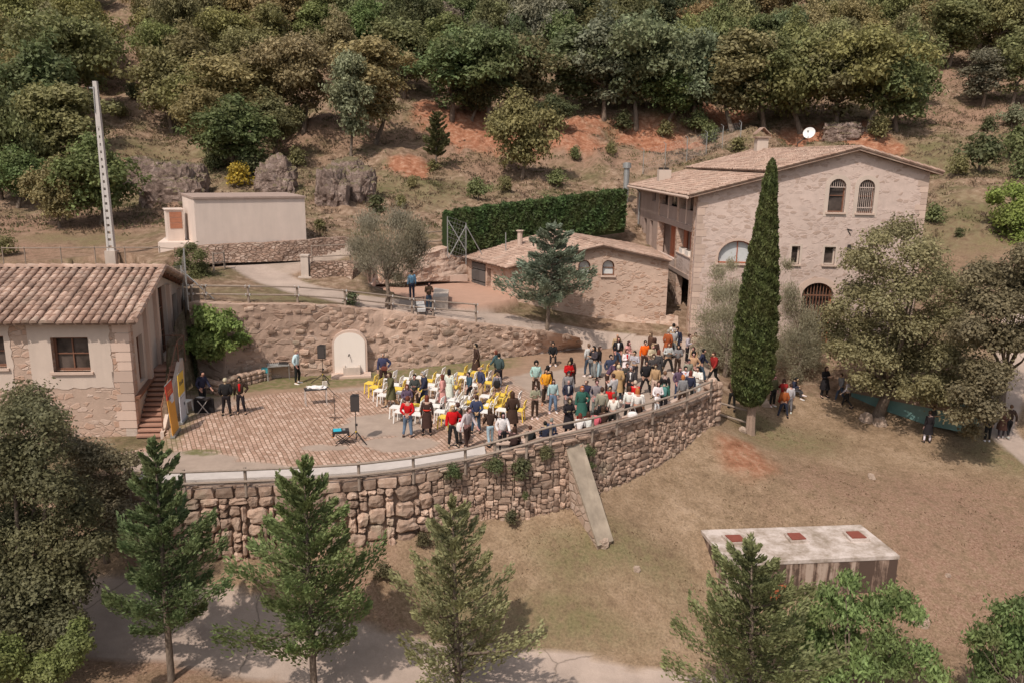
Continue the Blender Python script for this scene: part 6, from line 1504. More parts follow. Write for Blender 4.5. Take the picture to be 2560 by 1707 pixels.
# cypress
b = at_z(1874, 1088, -1.85); t = depth(b); s = t/FPX
cy = empty('cypress_tree', b, 0, 'very tall narrow dark green cypress standing before the farmhouse', 'cypress'); rng = np.random.default_rng(8)
prof = [(1012, 1874, 30), (1000, 1876, 62), (970, 1878, 92), (930, 1882, 100), (880, 1886, 98), (800, 1892, 92), (720, 1900, 82), (640, 1908, 68), (560, 1916, 52), (500, 1921, 40), (450, 1926, 30), (415, 1930, 20), (396, 1932, 4)]
pz = []
for y, x, w in prof: q = on_plane(x, y, b, Vector((0, 1, 0))); pz.append((q.z-b.z, q.x-b.x, w*s/2))
pz = np.array(pz); n = 34000; zz = rng.random(n*2)*(pz[-1, 0]-pz[0, 0])+pz[0, 0]; rr = np.interp(zz, pz[:, 0], pz[:, 2]); keepm = rng.random(n*2)*pz[:, 2].max() < rr; zz = zz[keepm][:n]; n = len(zz)
rr = np.interp(zz, pz[:, 0], pz[:, 2]); cx = np.interp(zz, pz[:, 0], pz[:, 1]); a = rng.random(n)*2*np.pi
rad = rr*(0.80+0.24*rng.random(n))*(1+0.10*np.sin(a*5+zz*2.3)*np.sin(zz*3.1+a)+0.05*np.sin(zz*9+a*3))
C = np.c_[cx+rad*np.cos(a), rad*np.sin(a), zz]; D = np.c_[np.cos(a), np.sin(a), np.zeros(n)]
T = D*0.5+np.array([0, 0, 1.0])+rng.normal(size=(n, 3))*0.45
lum = 0.62+0.55*(np.sin(a*7+zz*4)*np.sin(zz*6-a*3) > -0.1)
link('crown', leaves('crown', C, T, D+rng.normal(size=(n, 3))*0.6, 0.17*rng.uniform(0.6, 1.4, n), 0.07*rng.uniform(0.7, 1.3, n), lum*rng.uniform(0.6, 1.25, n)), cy, (0.09, 0.115, 0.04))
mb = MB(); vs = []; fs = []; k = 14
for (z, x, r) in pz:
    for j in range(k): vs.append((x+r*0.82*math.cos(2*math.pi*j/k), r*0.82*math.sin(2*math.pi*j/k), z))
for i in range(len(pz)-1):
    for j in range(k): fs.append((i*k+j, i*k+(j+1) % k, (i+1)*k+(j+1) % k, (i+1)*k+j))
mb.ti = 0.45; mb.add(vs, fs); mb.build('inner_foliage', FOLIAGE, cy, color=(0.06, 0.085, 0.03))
mb = MB()
for dx, r in ((-0.12, 0.1), (0.02, 0.15), (0.14, 0.09)): mb.tube([(dx*1.3, 0, -0.4), (dx, 0, 0.4), (dx*0.9+0.0, 0.02, 1.5), (dx*1.2+0.03, 0.02, 2.4)], [r*1.3, r, r*0.8, r*0.7], 8)
mb.build('trunk', m_plain('pale_bark', (0.30, 0.215, 0.165), 0.9, 0, 0.35, 14, 0.8), cy)
# trees given as clusters of leaf clumps
def clump_tree(name, base, cl, t0, nleaf, size, color, label, seed, depthr=1.5, trunk_r=0.2, fork=None, cat='tree', squash=0.85, aspect=0.6, hang=0.0, shell=0.45, group=None, nlimb=12, tint=(0.55, 1.25), extra=1, up=0.35):
    rng = np.random.default_rng(seed); b = Vector(base); K = []
    for (x, y, r) in cl:
        for e in range(extra):
            tt = t0+rng.uniform(-depthr, depthr); q = at_t(x+rng.normal()*r*0.2, y+rng.normal()*r*0.2, tt); K.append((q.x-b.x, q.y-b.y, q.z-b.z, r*t0/FPX*rng.uniform(0.6, 1.15)))
    r = empty(name, b, 0, label, cat, group); link('crown', clump_crown('crown', K, nleaf, size, rng, shell, aspect, squash, up, tint, hang), r, color)
    if trunk_r:
        fk = fork if fork is not None else (0, 0, 1.0); lp_ = [K[i][:3] for i in rng.permutation(len(K))[:nlimb]]
        link('trunk', limbs_mesh('trunk', (0, 0, 0), lp_, trunk_r, fk, rng), r)
    return r
b = at_z(2190, 1052, -2.3); t = depth(b)
clump_tree('oak_tree', b, [(2155, 660, 48), (2185, 605, 48), (2240, 600, 55), (2300, 640, 55), (2085, 800, 32), (2150, 740, 48), (2200, 700, 70), (2280, 730, 70), (2350, 700, 55), (2085, 840, 34), (2145, 820, 50), (2220, 810, 70), (2300, 830, 70), (2370, 790, 60), (2120, 890, 50), (2200, 900, 55), (2280, 910, 55), (2350, 890, 60), (2410, 850, 55), (2250, 950, 35), (2090, 880, 35), (2380, 950, 45), (2100, 770, 26), (2180, 960, 30), (2320, 960, 45), (2160, 870, 50), (2400, 720, 45), (2240, 860, 60), (2200, 975, 24), (2260, 985, 28), (2320, 1000, 30), (2380, 1000, 34), (2340, 960, 30), (2150, 950, 30), (2230, 958, 34), (2300, 975, 36), (2360, 985, 40), (2440, 1000, 36)],
           t-1.2, 60000, 0.125, (0.215, 0.195, 0.105), 'big spreading oak with a thick dark leaning trunk right of the farmhouse door', 51, 2.4, 0.30, (0.55, 0.15, 1.75), extra=4, nlimb=16, shell=0.3)
b = at_z(2500, 1010, -1.8); t = 37.5
clump_tree('oak_tree', b, [(2450, 690, 55), (2520, 700, 60), (2590, 690, 60), (2430, 760, 50), (2490, 770, 60), (2560, 770, 60), (2420, 840, 45), (2480, 850, 60), (2550, 850, 60), (2610, 840, 60), (2440, 920, 50), (2500, 930, 40), (2420, 990, 45), (2460, 1040, 42), (2400, 1040, 30), (2480, 960, 45), (2430, 1080, 22), (2580, 640, 40), (2600, 760, 40)],
           t, 44000, 0.125, (0.21, 0.178, 0.11), 'brownish oak at the right edge whose branches hang to the lawn', 52, 1.5, 0.22, (0.1, 0.1, 1.6), extra=4, shell=0.3)
b = at_z(60, 1690, -3.8); t = 22.5
clump_tree('oak_tree', b, [(20, 1050, 55), (80, 1030, 60), (130, 1060, 45), (40, 1130, 70), (110, 1130, 60), (10, 1220, 70), (80, 1220, 75), (150, 1230, 60), (200, 1290, 60), (30, 1320, 80), (110, 1340, 80), (190, 1380, 65), (240, 1360, 45), (20, 1430, 80), (90, 1450, 80), (160, 1460, 60), (0, 1540, 80), (70, 1560, 80), (130, 1540, 60), (190, 1480, 40), (-60, 1200, 90), (-60, 1400, 90), (-70, 1600, 90), (30, 1640, 70), (110, 1630, 60), (170, 1560, 45), (60, 1690, 60)],
           t, 90000, 0.082, (0.14, 0.138, 0.075), 'huge dense dark oak filling the lower left corner', 53, 1.3, 0.28, (0, 0, 2), extra=4, shell=0.3)
b = at_z(270, 1400, -2.6); t = 26
clump_tree('oak_tree', b, [(180, 1120, 45), (230, 1140, 45), (280, 1160, 45), (200, 1200, 50), (260, 1220, 50), (310, 1210, 38), (240, 1290, 50), (300, 1280, 45), (280, 1340, 40), (160, 1080, 30), (320, 1160, 30), (120, 1060, 35), (330, 1290, 30)],
           t, 22000, 0.085, (0.22, 0.19, 0.125), 'thinner greyish oak between the stone house and the leftmost conifer', 54, 0.9, 0.12, (0, 0, 1.2), shell=0.2, extra=4)
b = at_z(60, 1740, -3.7)
clump_tree('bush', b, [(40, 1680, 60), (120, 1660, 50), (170, 1610, 45), (-20, 1650, 70), (180, 1660, 30), (200, 1570, 35)], 20.5, 16000, 0.07, (0.15, 0.175, 0.06), 'green leafy bush at the foot of the huge lower left oak', 55, 0.5, 0.05, (0, 0, 0.4), cat='bush', shell=0.3)
LG = (0.155, 0.215, 0.08)
b = at_z(2110, 1760, -5.4)
clump_tree('broadleaf_tree', b, [(2060, 1480, 32), (2130, 1460, 26), (2040, 1540, 45), (2110, 1530, 50), (2190, 1520, 45), (2250, 1500, 36), (1990, 1590, 42), (2060, 1600, 50), (2140, 1600, 50), (2220, 1590, 50), (2280, 1540, 30), (2000, 1660, 48), (2080, 1670, 50), (2160, 1670, 50), (2240, 1670, 45), (2310, 1640, 36), (2340, 1690, 30), (2220, 1470, 18), (2110, 1440, 14)],
           24.5, 15000, 0.135, LG, 'fresh green tree with drooping leaves in front of the water tank', 56, 0.9, 0.09, (0, 0, 1.0), hang=0.9, aspect=0.42, shell=0.15, extra=2, tint=(0.5, 1.35))
b = at_z(2540, 1800, -5.4)
clump_tree('broadleaf_tree', b, [(2500, 1540, 28), (2550, 1530, 32), (2470, 1590, 30), (2530, 1600, 45), (2450, 1650, 32), (2510, 1670, 45), (2580, 1650, 45), (2480, 1700, 40), (2580, 1570, 40), (2440, 1600, 18)],
           24.0, 7500, 0.135, LG, 'fresh green tree cut by the lower right corner', 57, 0.8, 0.08, (0, 0, 1.0), hang=0.9, aspect=0.42, shell=0.15, extra=2, tint=(0.5, 1.35))
b = at_z(2530, 640, 4.6)
clump_tree('broadleaf_tree', b, [(2490, 500, 30), (2540, 480, 35), (2510, 550, 35), (2560, 550, 45), (2500, 590, 28), (2560, 600, 45), (2580, 510, 40)], depth(b), 14000, 0.17, (0.24, 0.30, 0.075), 'bright yellow green tree at the right edge above the brownish oak', 58, 1.2, 0.12, (0, 0, 1.0), shell=0.3, extra=3)
b = at_z(535, 935, 0.0)
clump_tree('fig_bush', b, [(490, 820, 24), (520, 800, 26), (560, 810, 26), (590, 820, 20), (480, 860, 22), (515, 850, 30), (555, 850, 30), (600, 850, 16), (500, 890, 20), (540, 885, 26), (580, 870, 18), (460, 835, 12), (570, 790, 12), (505, 775, 12)], 38.3, 9000, 0.135, (0.21, 0.285, 0.085), 'bright green leafy bush in the shaded corner by the back wall', 59, 0.7, 0.07, (0, 0, 0.7), cat='bush', hang=0.5, shell=0.3, tint=(0.5, 1.3))
def olive(base, cl, t, n, label, seed, color, fork, r=0.12, trunks=True, size=0.1, dr=1.0):
    rng = np.random.default_rng(seed); b = Vector(base); K = []
    for (x, y, rr) in cl:
        for e in range(2): q = at_t(x+rng.normal()*rr*0.3, y+rng.normal()*rr*0.3, t+rng.uniform(-dr, dr)); K.append((q.x-b.x, q.y-b.y, q.z-b.z, rr*t/FPX))
    K = np.array(K); pick = rng.choice(len(K), n, p=K[:, 3]**2/(K[:, 3]**2).sum()); C = K[pick, :3]+rng.normal(size=(n, 3))*(K[pick, 3]*0.48)[:, None]
    T = unit(C-np.array([0, 0, fork[2]]))+np.array([0, 0, 0.5])+rng.normal(size=(n, 3))*0.5
    ro = empty('olive_tree', b, 0, label, 'olive tree'); link('crown', leaves('crown', C, T, rng.normal(size=(n, 3))+np.array([0, -0.3, 0.8]), size*1.5*rng.uniform(0.6, 1.4, n), size*0.33*rng.uniform(0.7, 1.3, n), rng.uniform(0.7, 1.25, n)), ro, color)
    link('trunk', limbs_mesh('trunk', (0, 0, 0), [k[:3] for k in K[rng.permutation(len(K))[:12]]], r, fork, rng), ro)
b = hit(968, 768); t = depth(b)
olive(b, [(930, 570, 30), (980, 560, 32), (1030, 575, 28), (900, 610, 28), (950, 620, 38), (1010, 620, 38), (1050, 620, 24), (920, 655, 26), (970, 660, 34), (1025, 660, 28), (990, 690, 18)], t, 24000, 'wispy grey olive tree with forked trunk beside the upper lane', 61, (0.20, 0.18, 0.135), (0, 0, 1.5), size=0.1)
b = hit(1812, 940); t = depth(b)
olive(b, [(1800, 690, 22), (1830, 670, 16), (1790, 740, 30), (1830, 730, 30), (1780, 790, 34), (1825, 790, 34), (1775, 840, 34), (1820, 850, 34), (1790, 890, 30), (1830, 900, 28), (1850, 760, 20)], t, 22000, 'soft pale olive tree just left of the tall cypress', 62, (0.25, 0.23, 0.16), (0, 0, 1.4), size=0.09, dr=0.7)
b = hit(2000, 950); t = depth(b)
olive(b, [(1975, 720, 22), (1960, 660, 16), (1985, 770, 32), (2020, 800, 32), (1970, 830, 34), (2015, 850, 34), (1965, 890, 34), (2010, 900, 34), (2040, 870, 24), (1985, 930, 24), (2045, 820, 18)], t, 22000, 'soft pale olive tree just right of the tall cypress', 63, (0.25, 0.23, 0.16), (0, 0, 1.3), size=0.09, dr=0.7)
b = at_z(480, 700, 4.3)
clump_tree('feathery_shrub', b, [(455, 640, 16), (475, 625, 14), (500, 640, 18), (465, 665, 18), (495, 670, 22), (520, 690, 20), (540, 705, 18), (485, 700, 20), (445, 665, 12)], depth(b), 6500, 0.14, (0.115, 0.125, 0.05), 'feathery olive green shrub between the lane and the stone house', 64, 0.7, 0.05, (0, 0, 0.5), cat='shrub', aspect=0.25, shell=0.2, hang=0.0)
# clipped hedges
def hedge(name, P, zt, wd, n, size, color, label, seed, jag=0.12, cat='hedge'):
    rng = np.random.default_rng(seed); a, b = Vector(P[0]), Vector(P[1]); d = b-a; L = math.hypot(d.x, d.y); t = np.array([d.x/L, d.y/L, 0]); nr = np.array([t[1], -t[0], 0])
    u = rng.random(n); face = rng.random(n); h = zt[0]+(zt[1]-zt[0])*u; zb = a.z+(b.z-a.z)*u; hh = h-zb
    jj = jag*np.sin(u*37)*np.sin(u*91+1)
    f = rng.random(n); on_top = face < 0.3; back = (face > 0.3) & (face < 0.4)
    off = np.where(on_top, (rng.random(n)-0.5)*wd, np.where(back, -wd/2, wd/2))+rng.normal(size=n)*0.07; z = np.where(on_top, h+jj, zb+hh*f)+rng.normal(size=n)*0.06
    C = np.array(a)*[1, 1, 0]+t*(u*L)[:, None]+nr*off[:, None]; C[:, 2] = z; C -= np.array(a)
    N = np.where(on_top[:, None], np.array([0, 0, 1.0]), nr)+rng.normal(size=(n, 3))*0.5
    T = np.array([0, 0, 0.4])+t*rng.normal(size=(n, 1))*0.8+rng.normal(size=(n, 3))*0.6
    r = empty(name, a, 0, label, cat); lum = 0.75+0.35*np.sin(z*5+u*60+np.sin(u*140)*2)
    link('foliage', leaves('foliage', C, T, N, size*1.6*rng.uniform(0.6, 1.4, n), size*0.6*rng.uniform(0.7, 1.3, n), lum*rng.uniform(0.6, 1.3, n)), r, color)
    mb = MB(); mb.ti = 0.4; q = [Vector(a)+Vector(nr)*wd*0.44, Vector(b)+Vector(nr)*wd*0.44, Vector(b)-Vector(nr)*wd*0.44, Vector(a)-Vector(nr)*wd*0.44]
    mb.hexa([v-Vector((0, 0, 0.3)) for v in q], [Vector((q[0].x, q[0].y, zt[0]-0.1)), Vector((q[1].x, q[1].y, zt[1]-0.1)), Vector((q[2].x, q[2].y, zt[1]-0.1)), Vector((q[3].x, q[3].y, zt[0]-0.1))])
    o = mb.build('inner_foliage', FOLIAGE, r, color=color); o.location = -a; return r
h0 = at_z(1113, 628, 4.85); h1 = at_z(1552, 570, 6.0); z0 = at_t(1113, 532, depth(h0)).z; z1 = at_t(1552, 476, depth(h1)).z
hedge('clipped_hedge', (h0, h1), (z0, z1), 1.1, 26000, 0.16, (0.085, 0.14, 0.048), 'long dark green clipped hedge above the annex roof', 71)
h0 = at_z(436, 955, 0); h1 = at_z(484, 948, 0)
hedge('clipped_hedge', (h0, h1), (2.6, 2.5), 1.2, 7000, 0.1, (0.058, 0.072, 0.034), 'dark rounded block hedge at the top of the outside stairs', 72)
# weeds on the retaining wall and elsewhere
for i, (x, y, w, c, lab, tt) in enumerate(((1133, 1182, 52, (0.085, 0.12, 0.05), 'green tuft hanging from the retaining wall top, leftmost of the wall weeds', None), (1238, 1165, 60, (0.10, 0.12, 0.055), 'spreading weed on the wall top beside the second fence gap', None), (1308, 1168, 66, (0.11, 0.12, 0.06), 'broad weed clump on the wall top left of the buttress', None), (1368, 1135, 46, (0.12, 0.12, 0.06), 'dry looking weed on the wall top close to the buttress', None),
        (1472, 1130, 46, (0.09, 0.12, 0.05), 'green weed on the wall just right of the buttress head', None), (1276, 1290, 44, (0.10, 0.10, 0.055), 'withered weed low on the wall left of the buttress', None), (1312, 1240, 26, (0.10, 0.12, 0.05), 'small weed in the middle of the rubble wall', None), (1474, 1165, 30, (0.085, 0.11, 0.045), 'small weed under the one right of the buttress head', None))):
    dd = dist = None; p, tg = along(FRONT, FL_, s_at(x)); out = Vector((tg.y, -tg.x, 0)); tt = depth(p)-0.35; c0 = at_t(x, y, tt); r_ = w*tt/FPX
    place_tree('wall_weed', BUSH[i % 3], c0-Vector((0, 0, r_*0.4)), r_, r_*0.75, i*1.3, c, lab, 'weed', 'weeds on the retaining wall', tname='stems')
p = at_z(966, 802, 2.2); place_tree('wall_weed', BUSH[0], p+Vector((0, -0.15, 0)), 0.9, 0.6, 1, (0.085, 0.11, 0.045), 'green tuft growing from the back wall below the upper lane fence', 'weed', tname='stems')
p = hit(878, 765); place_tree('agave_clump', BUSH[2], p, 1.1, 0.75, 1, (0.11, 0.135, 0.07), 'spiky green clump at the foot of the upper lane fence', 'plant', tname='stems')
for i, (x, y, w, lab) in enumerate(((960, 1450, 60, 'low dry weed on the slope between the boulder wall and the thin conifer'), (1935, 890, 60, 'dark clump between the cypress and the seated people'), (1790, 890, 50, 'brown shrub behind the end of the terrace wall'), (1060, 1370, 50, 'weed at the foot of the boulder wall'), (640, 610, 18, 'small dry weed on the low wall in front of the hut'), (688, 607, 12, 'tiny weed on the low wall near the white sign'))):
    p = hit(x, y); t = depth(p); place_tree('weed', BUSH[i % 3], p, w*t/FPX, w*t/FPX*0.7, i, (0.11, 0.10, 0.055), lab, 'weed', tname='stems')
# scrub and grass: nobody could count it
def scatter(name, n, box, cond, sz, color, label, seed, hgt=0.5, lw=0.35, per=11, cat='scrub'):
    rng = np.random.default_rng(seed); x = rng.uniform(box[0], box[1], n); y = rng.uniform(box[2], box[3], n)
    i = np.clip(np.searchsorted(XS, x)-1, 0, len(XS)-2); j = np.clip(np.searchsorted(YS, y)-1, 0, len(YS)-2)
    u = (x-XS[i])/(XS[i+1]-XS[i]); v = (y-YS[j])/(YS[j+1]-YS[j]); z = (Z[j, i]*(1-u)+Z[j, i+1]*u)*(1-v)+(Z[j+1, i]*(1-u)+Z[j+1, i+1]*u)*v
    k = cond(x, y, i, j); x, y, z = x[k], y[k], z[k]; m = len(x); s = sz*rng.uniform(0.5, 1.6, m)*1.0
    C = np.repeat(np.c_[x, y, z], per, 0); ss = np.repeat(s, per); q = len(C); d = rdir(q, rng); d[:, 2] = np.abs(d[:, 2])
    C = C+d*ss[:, None]*np.array([1, 1, hgt]); T = d+rng.normal(size=(q, 3))*0.4+np.array([0, 0, 0.5])
    me = leaves(name, C, T, d+rng.normal(size=(q, 3))*0.5, ss*0.6, ss*lw*0.6, np.repeat(rng.uniform(0.7, 1.2, m), per)*rng.uniform(0.7, 1.25, q)); o = link(name, me, None, color); tag(o, label, cat, None, 'stuff')
zs_ = lambda j, i: Z[j, i]
hillc = lambda th, sc_=0.25: (lambda x, y, i, j: (zu[j, i] > 5.6) & (road[j, i] < 0.2) & (fbm(x*sc_, y*sc_, 3) > th) & (earth[j, i] < 0.5) & (np.abs(x) < y*0.72) & (REG[j, i] == 2))
scatter('low_scrub', 20000, (-62, 62, 50, 112), hillc(-0.12), 0.30, (0.150, 0.105, 0.075), 'low brownish scrub scattered over the hillside', 81)
scatter('low_green_scrub', 15000, (-62, 62, 50, 112), hillc(-0.02, 0.31), 0.28, (0.10, 0.10, 0.048), 'low green scrub scattered over the hillside', 82)
scatter('lawn_grass', 26000, (-16, 34, 22, 46), lambda x, y, i, j: (REG[j, i] == 1) & (road[j, i] < 0.1) & (fbm(x*0.5, y*0.5, 4) > 0.0), 0.07, (0.25, 0.19, 0.11), 'short dry grass of the lawn', 83, 0.9, 0.25, 6, 'grass')
scatter('lawn_tufts', 9000, (-16, 34, 22, 46), lambda x, y, i, j: (REG[j, i] == 1) & (road[j, i] < 0.1) & (fbm(x*0.3, y*0.3, 4) > 0.08), 0.08, (0.19, 0.155, 0.08), 'greener grass tufts on the lawn', 84, 0.8, 0.25, 7, 'grass')
scatter('leaf_litter', 9000, (0, 34, 22, 46), lambda x, y, i, j: (REG[j, i] == 1) & (road[j, i] < 0.1) & (fbm(x*0.4+9, y*0.4, 4) > 0.1), 0.07, (0.12, 0.07, 0.045), 'brown leaf litter and clods on the lawn', 85, 0.3, 0.6, 5, 'litter')
# swimming pool seen under the big oak
pl = [at_z(x, y, -1.05) for x, y in ((2130, 968), (2160, 925), (2480, 950), (2450, 1030))]
pr_ = empty('swimming_pool', (pl[0]+pl[2])/2, 0, 'turquoise swimming pool glimpsed under the branches of the big oak', 'swimming pool')
mb = MB(); mb.hexa([v-Vector((0, 0, 1.2)) for v in (pl[0], pl[3], pl[2], pl[1])], [v+Vector((0, 0, 0.0)) for v in (pl[0], pl[3], pl[2], pl[1])]); mb.build('water', m_plain('pool_water', (0.15, 0.27, 0.255), 0.25, 0, 0.25, 1.5, 0.1, 0.5), pr_)
mb = MB()
for a, b in zip(pl, pl[1:]+pl[:1]): mb.bar(a+Vector((0, 0, -0.1)), b+Vector((0, 0, -0.1)), 0.35, 0.28)
mb.build('coping', m_plain('pool_coping', (0.24, 0.17, 0.13), 0.9), pr_); finish(pr_)
# ================================================================== CHAIRS
def top_at(px, py, h):
    "point on the ground (terrace or lawn) whose height h shows at the pixel"
    zg = 0.0
    for _ in range(12):
        p = at_z(px, py, zg+h); zg = 0.6*zg+0.4*ground(p.x, p.y) if _ else ground(p.x, p.y)
    return Vector((p.x, p.y, ground(p.x, p.y)))
def part_mesh(build, name):
    mb = MB(); build(mb); o = mb.build(name, PLASTIC); me = o.data; bpy.data.objects.remove(o); return me
# chair faces -X (back rest at +X); seat 0.42 square at 0.45 m, back to 0.82 m
def _seat(mb):
    mb.hexa([Vector(v) for v in ((-0.22, -0.21, 0.43), (0.20, -0.21, 0.425), (0.20, 0.21, 0.425), (-0.22, 0.21, 0.43))], [Vector(v) for v in ((-0.22, -0.21, 0.465), (0.20, -0.21, 0.455), (0.20, 0.21, 0.455), (-0.22, 0.21, 0.465))])
def _back(mb):
    # frame with an opening near the bottom
    o = [(-0.20, 0.455), (0.20, 0.455), (0.205, 0.80), (0.17, 0.835), (-0.17, 0.835), (-0.205, 0.80)]; h = [(-0.13, 0.52), (0.13, 0.52), (0.13, 0.64), (-0.13, 0.64)]
    pls = [[Vector((a, b, 0)) for a, b in o], [Vector((a, b, 0)) for a, b in h]]; flat = [p for q in pls for p in q]; tr = tessellate_polygon(pls)
    f = lambda p, d: Vector((0.19+d+(p.y-0.455)*0.22, p.x, p.y))
    mb.add([f(p, 0) for p in flat], tr); mb.add([f(p, 0.03) for p in flat], [t[::-1] for t in tr])
    for q in pls:
        n = len(q); mb.add([f(p, 0) for p in q]+[f(p, 0.03) for p in q], [(i, (i+1) % n, n+(i+1) % n, n+i) for i in range(n)])
seat_me, back_me = part_mesh(_seat, 'seat'), part_mesh(_back, 'backrest')
leg_me = [part_mesh((lambda sx, sy: (lambda mb: mb.bar((sx*0.19, sy*0.185, 0.43), (sx*0.225, sy*0.2, 0.0), 0.04, 0.04)))(sx, sy), 'leg') for sx in (-1, 1) for sy in (-1, 1)]
WHT, YEL = (0.80, 0.77, 0.74), (0.80, 0.57, 0.085)
def chair(pos, rz, col, label, group):
    r = empty('chair', pos, rz, label, 'chair', group, 1.08)
    link('seat', seat_me, r, col); link('backrest', back_me, r, col)
    for m in leg_me: link('leg', m, r, col)
    return r
CH = [ # seat centre in the photo, colour, label
 (927, 958, 'Y', 'yellow chair at the outer left end of the back row of chairs'), (938, 968, 'Y', 'yellow chair just right and in front of the leftmost yellow chair'),
 (950, 977, 'W', 'white chair in front of the two leftmost yellow chairs'), (959, 988, 'W', 'white chair beside the boots of the woman in the dark parka'),
 (975, 947, 'W', 'white chair behind the woman in the dark parka'), (990, 962, 'W', 'white chair right of the dark parka'), (997, 972, 'Y', 'yellow chair between the dark parka and the purple jacket woman'), (1003, 983, 'W', 'white chair left of the purple jacket woman'),
 (1015, 947, 'W', 'white chair standing alone left of the man in the dark vest'), (1021, 957, 'W', 'white chair just left of the man in the dark vest'), (1052, 944, 'W', 'white chair behind the grey haired man in the dark suit'),
 (1051, 976, 'Y', 'yellow chair between the man in the dark vest and the grey haired man'), (1073, 952, 'Y', 'yellow chair right behind the grey haired man in the dark suit'), (1079, 963, 'W', 'white chair between the dark suit man and the pink coat'), (1085, 973, 'W', 'white chair touching the hem of the pink coat'),
 (1096, 939, 'W', 'white chair behind the pink coat woman'), (1125, 953, 'W', 'white chair right of the girl in the white dress'), (1136, 968, 'Y', 'yellow chair right of the pink coat woman'),
 (1151, 935, 'Y', 'yellow chair alone at the back, right of the girl in the white dress'), (1160, 944, 'W', 'white chair left of the boy in dark clothes, back row'), (1175, 951, 'W', 'white chair right behind the boy in dark clothes'), (1187, 963, 'W', 'white chair between the boy and the bald man in navy'),
 (1191, 932, 'Y', 'yellow chair behind the bald man in navy, the nearer to the boy'), (1206, 930, 'Y', 'yellow chair behind the bald man in navy, farther right'), (1211, 948, 'W', 'white chair just right of the bald man in navy'), (1221, 957, 'Y', 'yellow chair left of the child with the black backpack'),
 (1041, 1014, 'Y', 'yellow chair between the red jumper man and the purple jacket'), (991, 1018, 'W', 'white chair just left of the red jumper man'), (1002, 1029, 'W', 'white chair hidden behind the jeans of the red jumper man'), (1041, 1023, 'W', 'white chair between the red jumper and the brown dress'), (1046, 1036, 'W', 'white chair left of the brown dress woman, front row'),
 (1080, 1003, 'W', 'white chair just right of the long haired woman in the brown dress, rear one'), (1091, 1015, 'W', 'white chair right of the red belt of the brown dress woman'), (1102, 1029, 'W', 'white chair behind the frontmost yellow chair'), (1112, 1043, 'Y', 'frontmost yellow chair, left of the man in the charcoal jacket'),
 (1126, 999, 'W', 'white chair in the middle of the block, under the pink coat'), (1131, 1011, 'W', 'white chair in front of the one under the pink coat'), (1141, 1000, 'W', 'white chair half hidden in the middle of the block'), (1149, 1013, 'W', 'white chair behind the man in the charcoal jacket'),
 (1166, 994, 'W', 'white chair left of the navy jacket seen from behind'), (1176, 1007, 'Y', 'yellow chair hidden behind the navy jacket seen from behind'), (1214, 991, 'W', 'white chair standing clear below the legs of the bald man'),
 (1251, 987, 'Y', 'yellow chair left of the tall long haired woman, rear one'), (1259, 1000, 'Y', 'yellow chair left of the tall long haired woman, middle one'), (1232, 1003, 'Y', 'yellow chair in the cluster of yellow chairs, left side'), (1244, 1015, 'Y', 'yellow chair in the cluster of yellow chairs, front one'), (1211, 1017, 'Y', 'yellow chair right of the navy jacket seen from behind'),
 (1210, 1029, 'W', 'white chair above the head of the girl with the tied jacket'), (1225, 1014, 'W', 'white chair seen over the girl with the tied jacket'), (1256, 1025, 'W', 'white chair left of the legs of the tall long haired woman'), (1285, 1001, 'W', 'white chair right of the tall long haired woman'), (1296, 1025, 'Y', 'yellow chair at the outer right end of the chairs'),
 (1141, 1022, 'W', 'white chair between the charcoal jacket and the frontmost yellow chair'), (1168, 1020, 'W', 'white chair left of the head of the grey hoodie man')]
rc = random.Random(9)
for (x, y, c, lab) in CH:
    p = at_z(x, y, 0.45); chair((p.x, p.y, 0), R(-14)+rc.uniform(-0.08, 0.08), WHT if c == 'W' else YEL, lab, 'white chairs on the terrace' if c == 'W' else 'yellow chairs on the terrace')
p = at_z(467, 1000, 0.5); chair((p.x-0.1, p.y, 0), R(170), WHT, 'white chair standing apart between the roll up banner and the keyboard', 'white chairs on the terrace')

# ================================================================== PEOPLE
def skin_mesh(name, verts, edges, radii, sub=1):
    me = bpy.data.meshes.new(name); me.from_pydata([tuple(v) for v in verts], edges, [])
    o = bpy.data.objects.new(name, me); COL.objects.link(o); m = o.modifiers.new('Skin', 'SKIN'); m.use_smooth_shade = True
    if not me.skin_vertices: me.skin_vertices.new() if hasattr(me.skin_vertices, 'new') else None
    sv = me.skin_vertices[0].data
    for i, r in enumerate(radii): sv[i].radius = r if hasattr(r, '__len__') else (r, r); sv[i].use_root = (i == 0)
    s_ = o.modifiers.new('Sub', 'SUBSURF'); s_.levels = sub; s_.render_levels = sub
    dg = bpy.context.evaluated_depsgraph_get(); dg.update(); ev = o.evaluated_get(dg); out = bpy.data.meshes.new_from_object(ev, depsgraph=dg)
    bpy.data.objects.remove(o); bpy.data.meshes.remove(me); out.name = name
    a = out.attributes.new('tint', 'FLOAT', 'FACE'); a.data.foreach_set('value', [1.0]*len(out.polygons)); return out
V3 = Vector
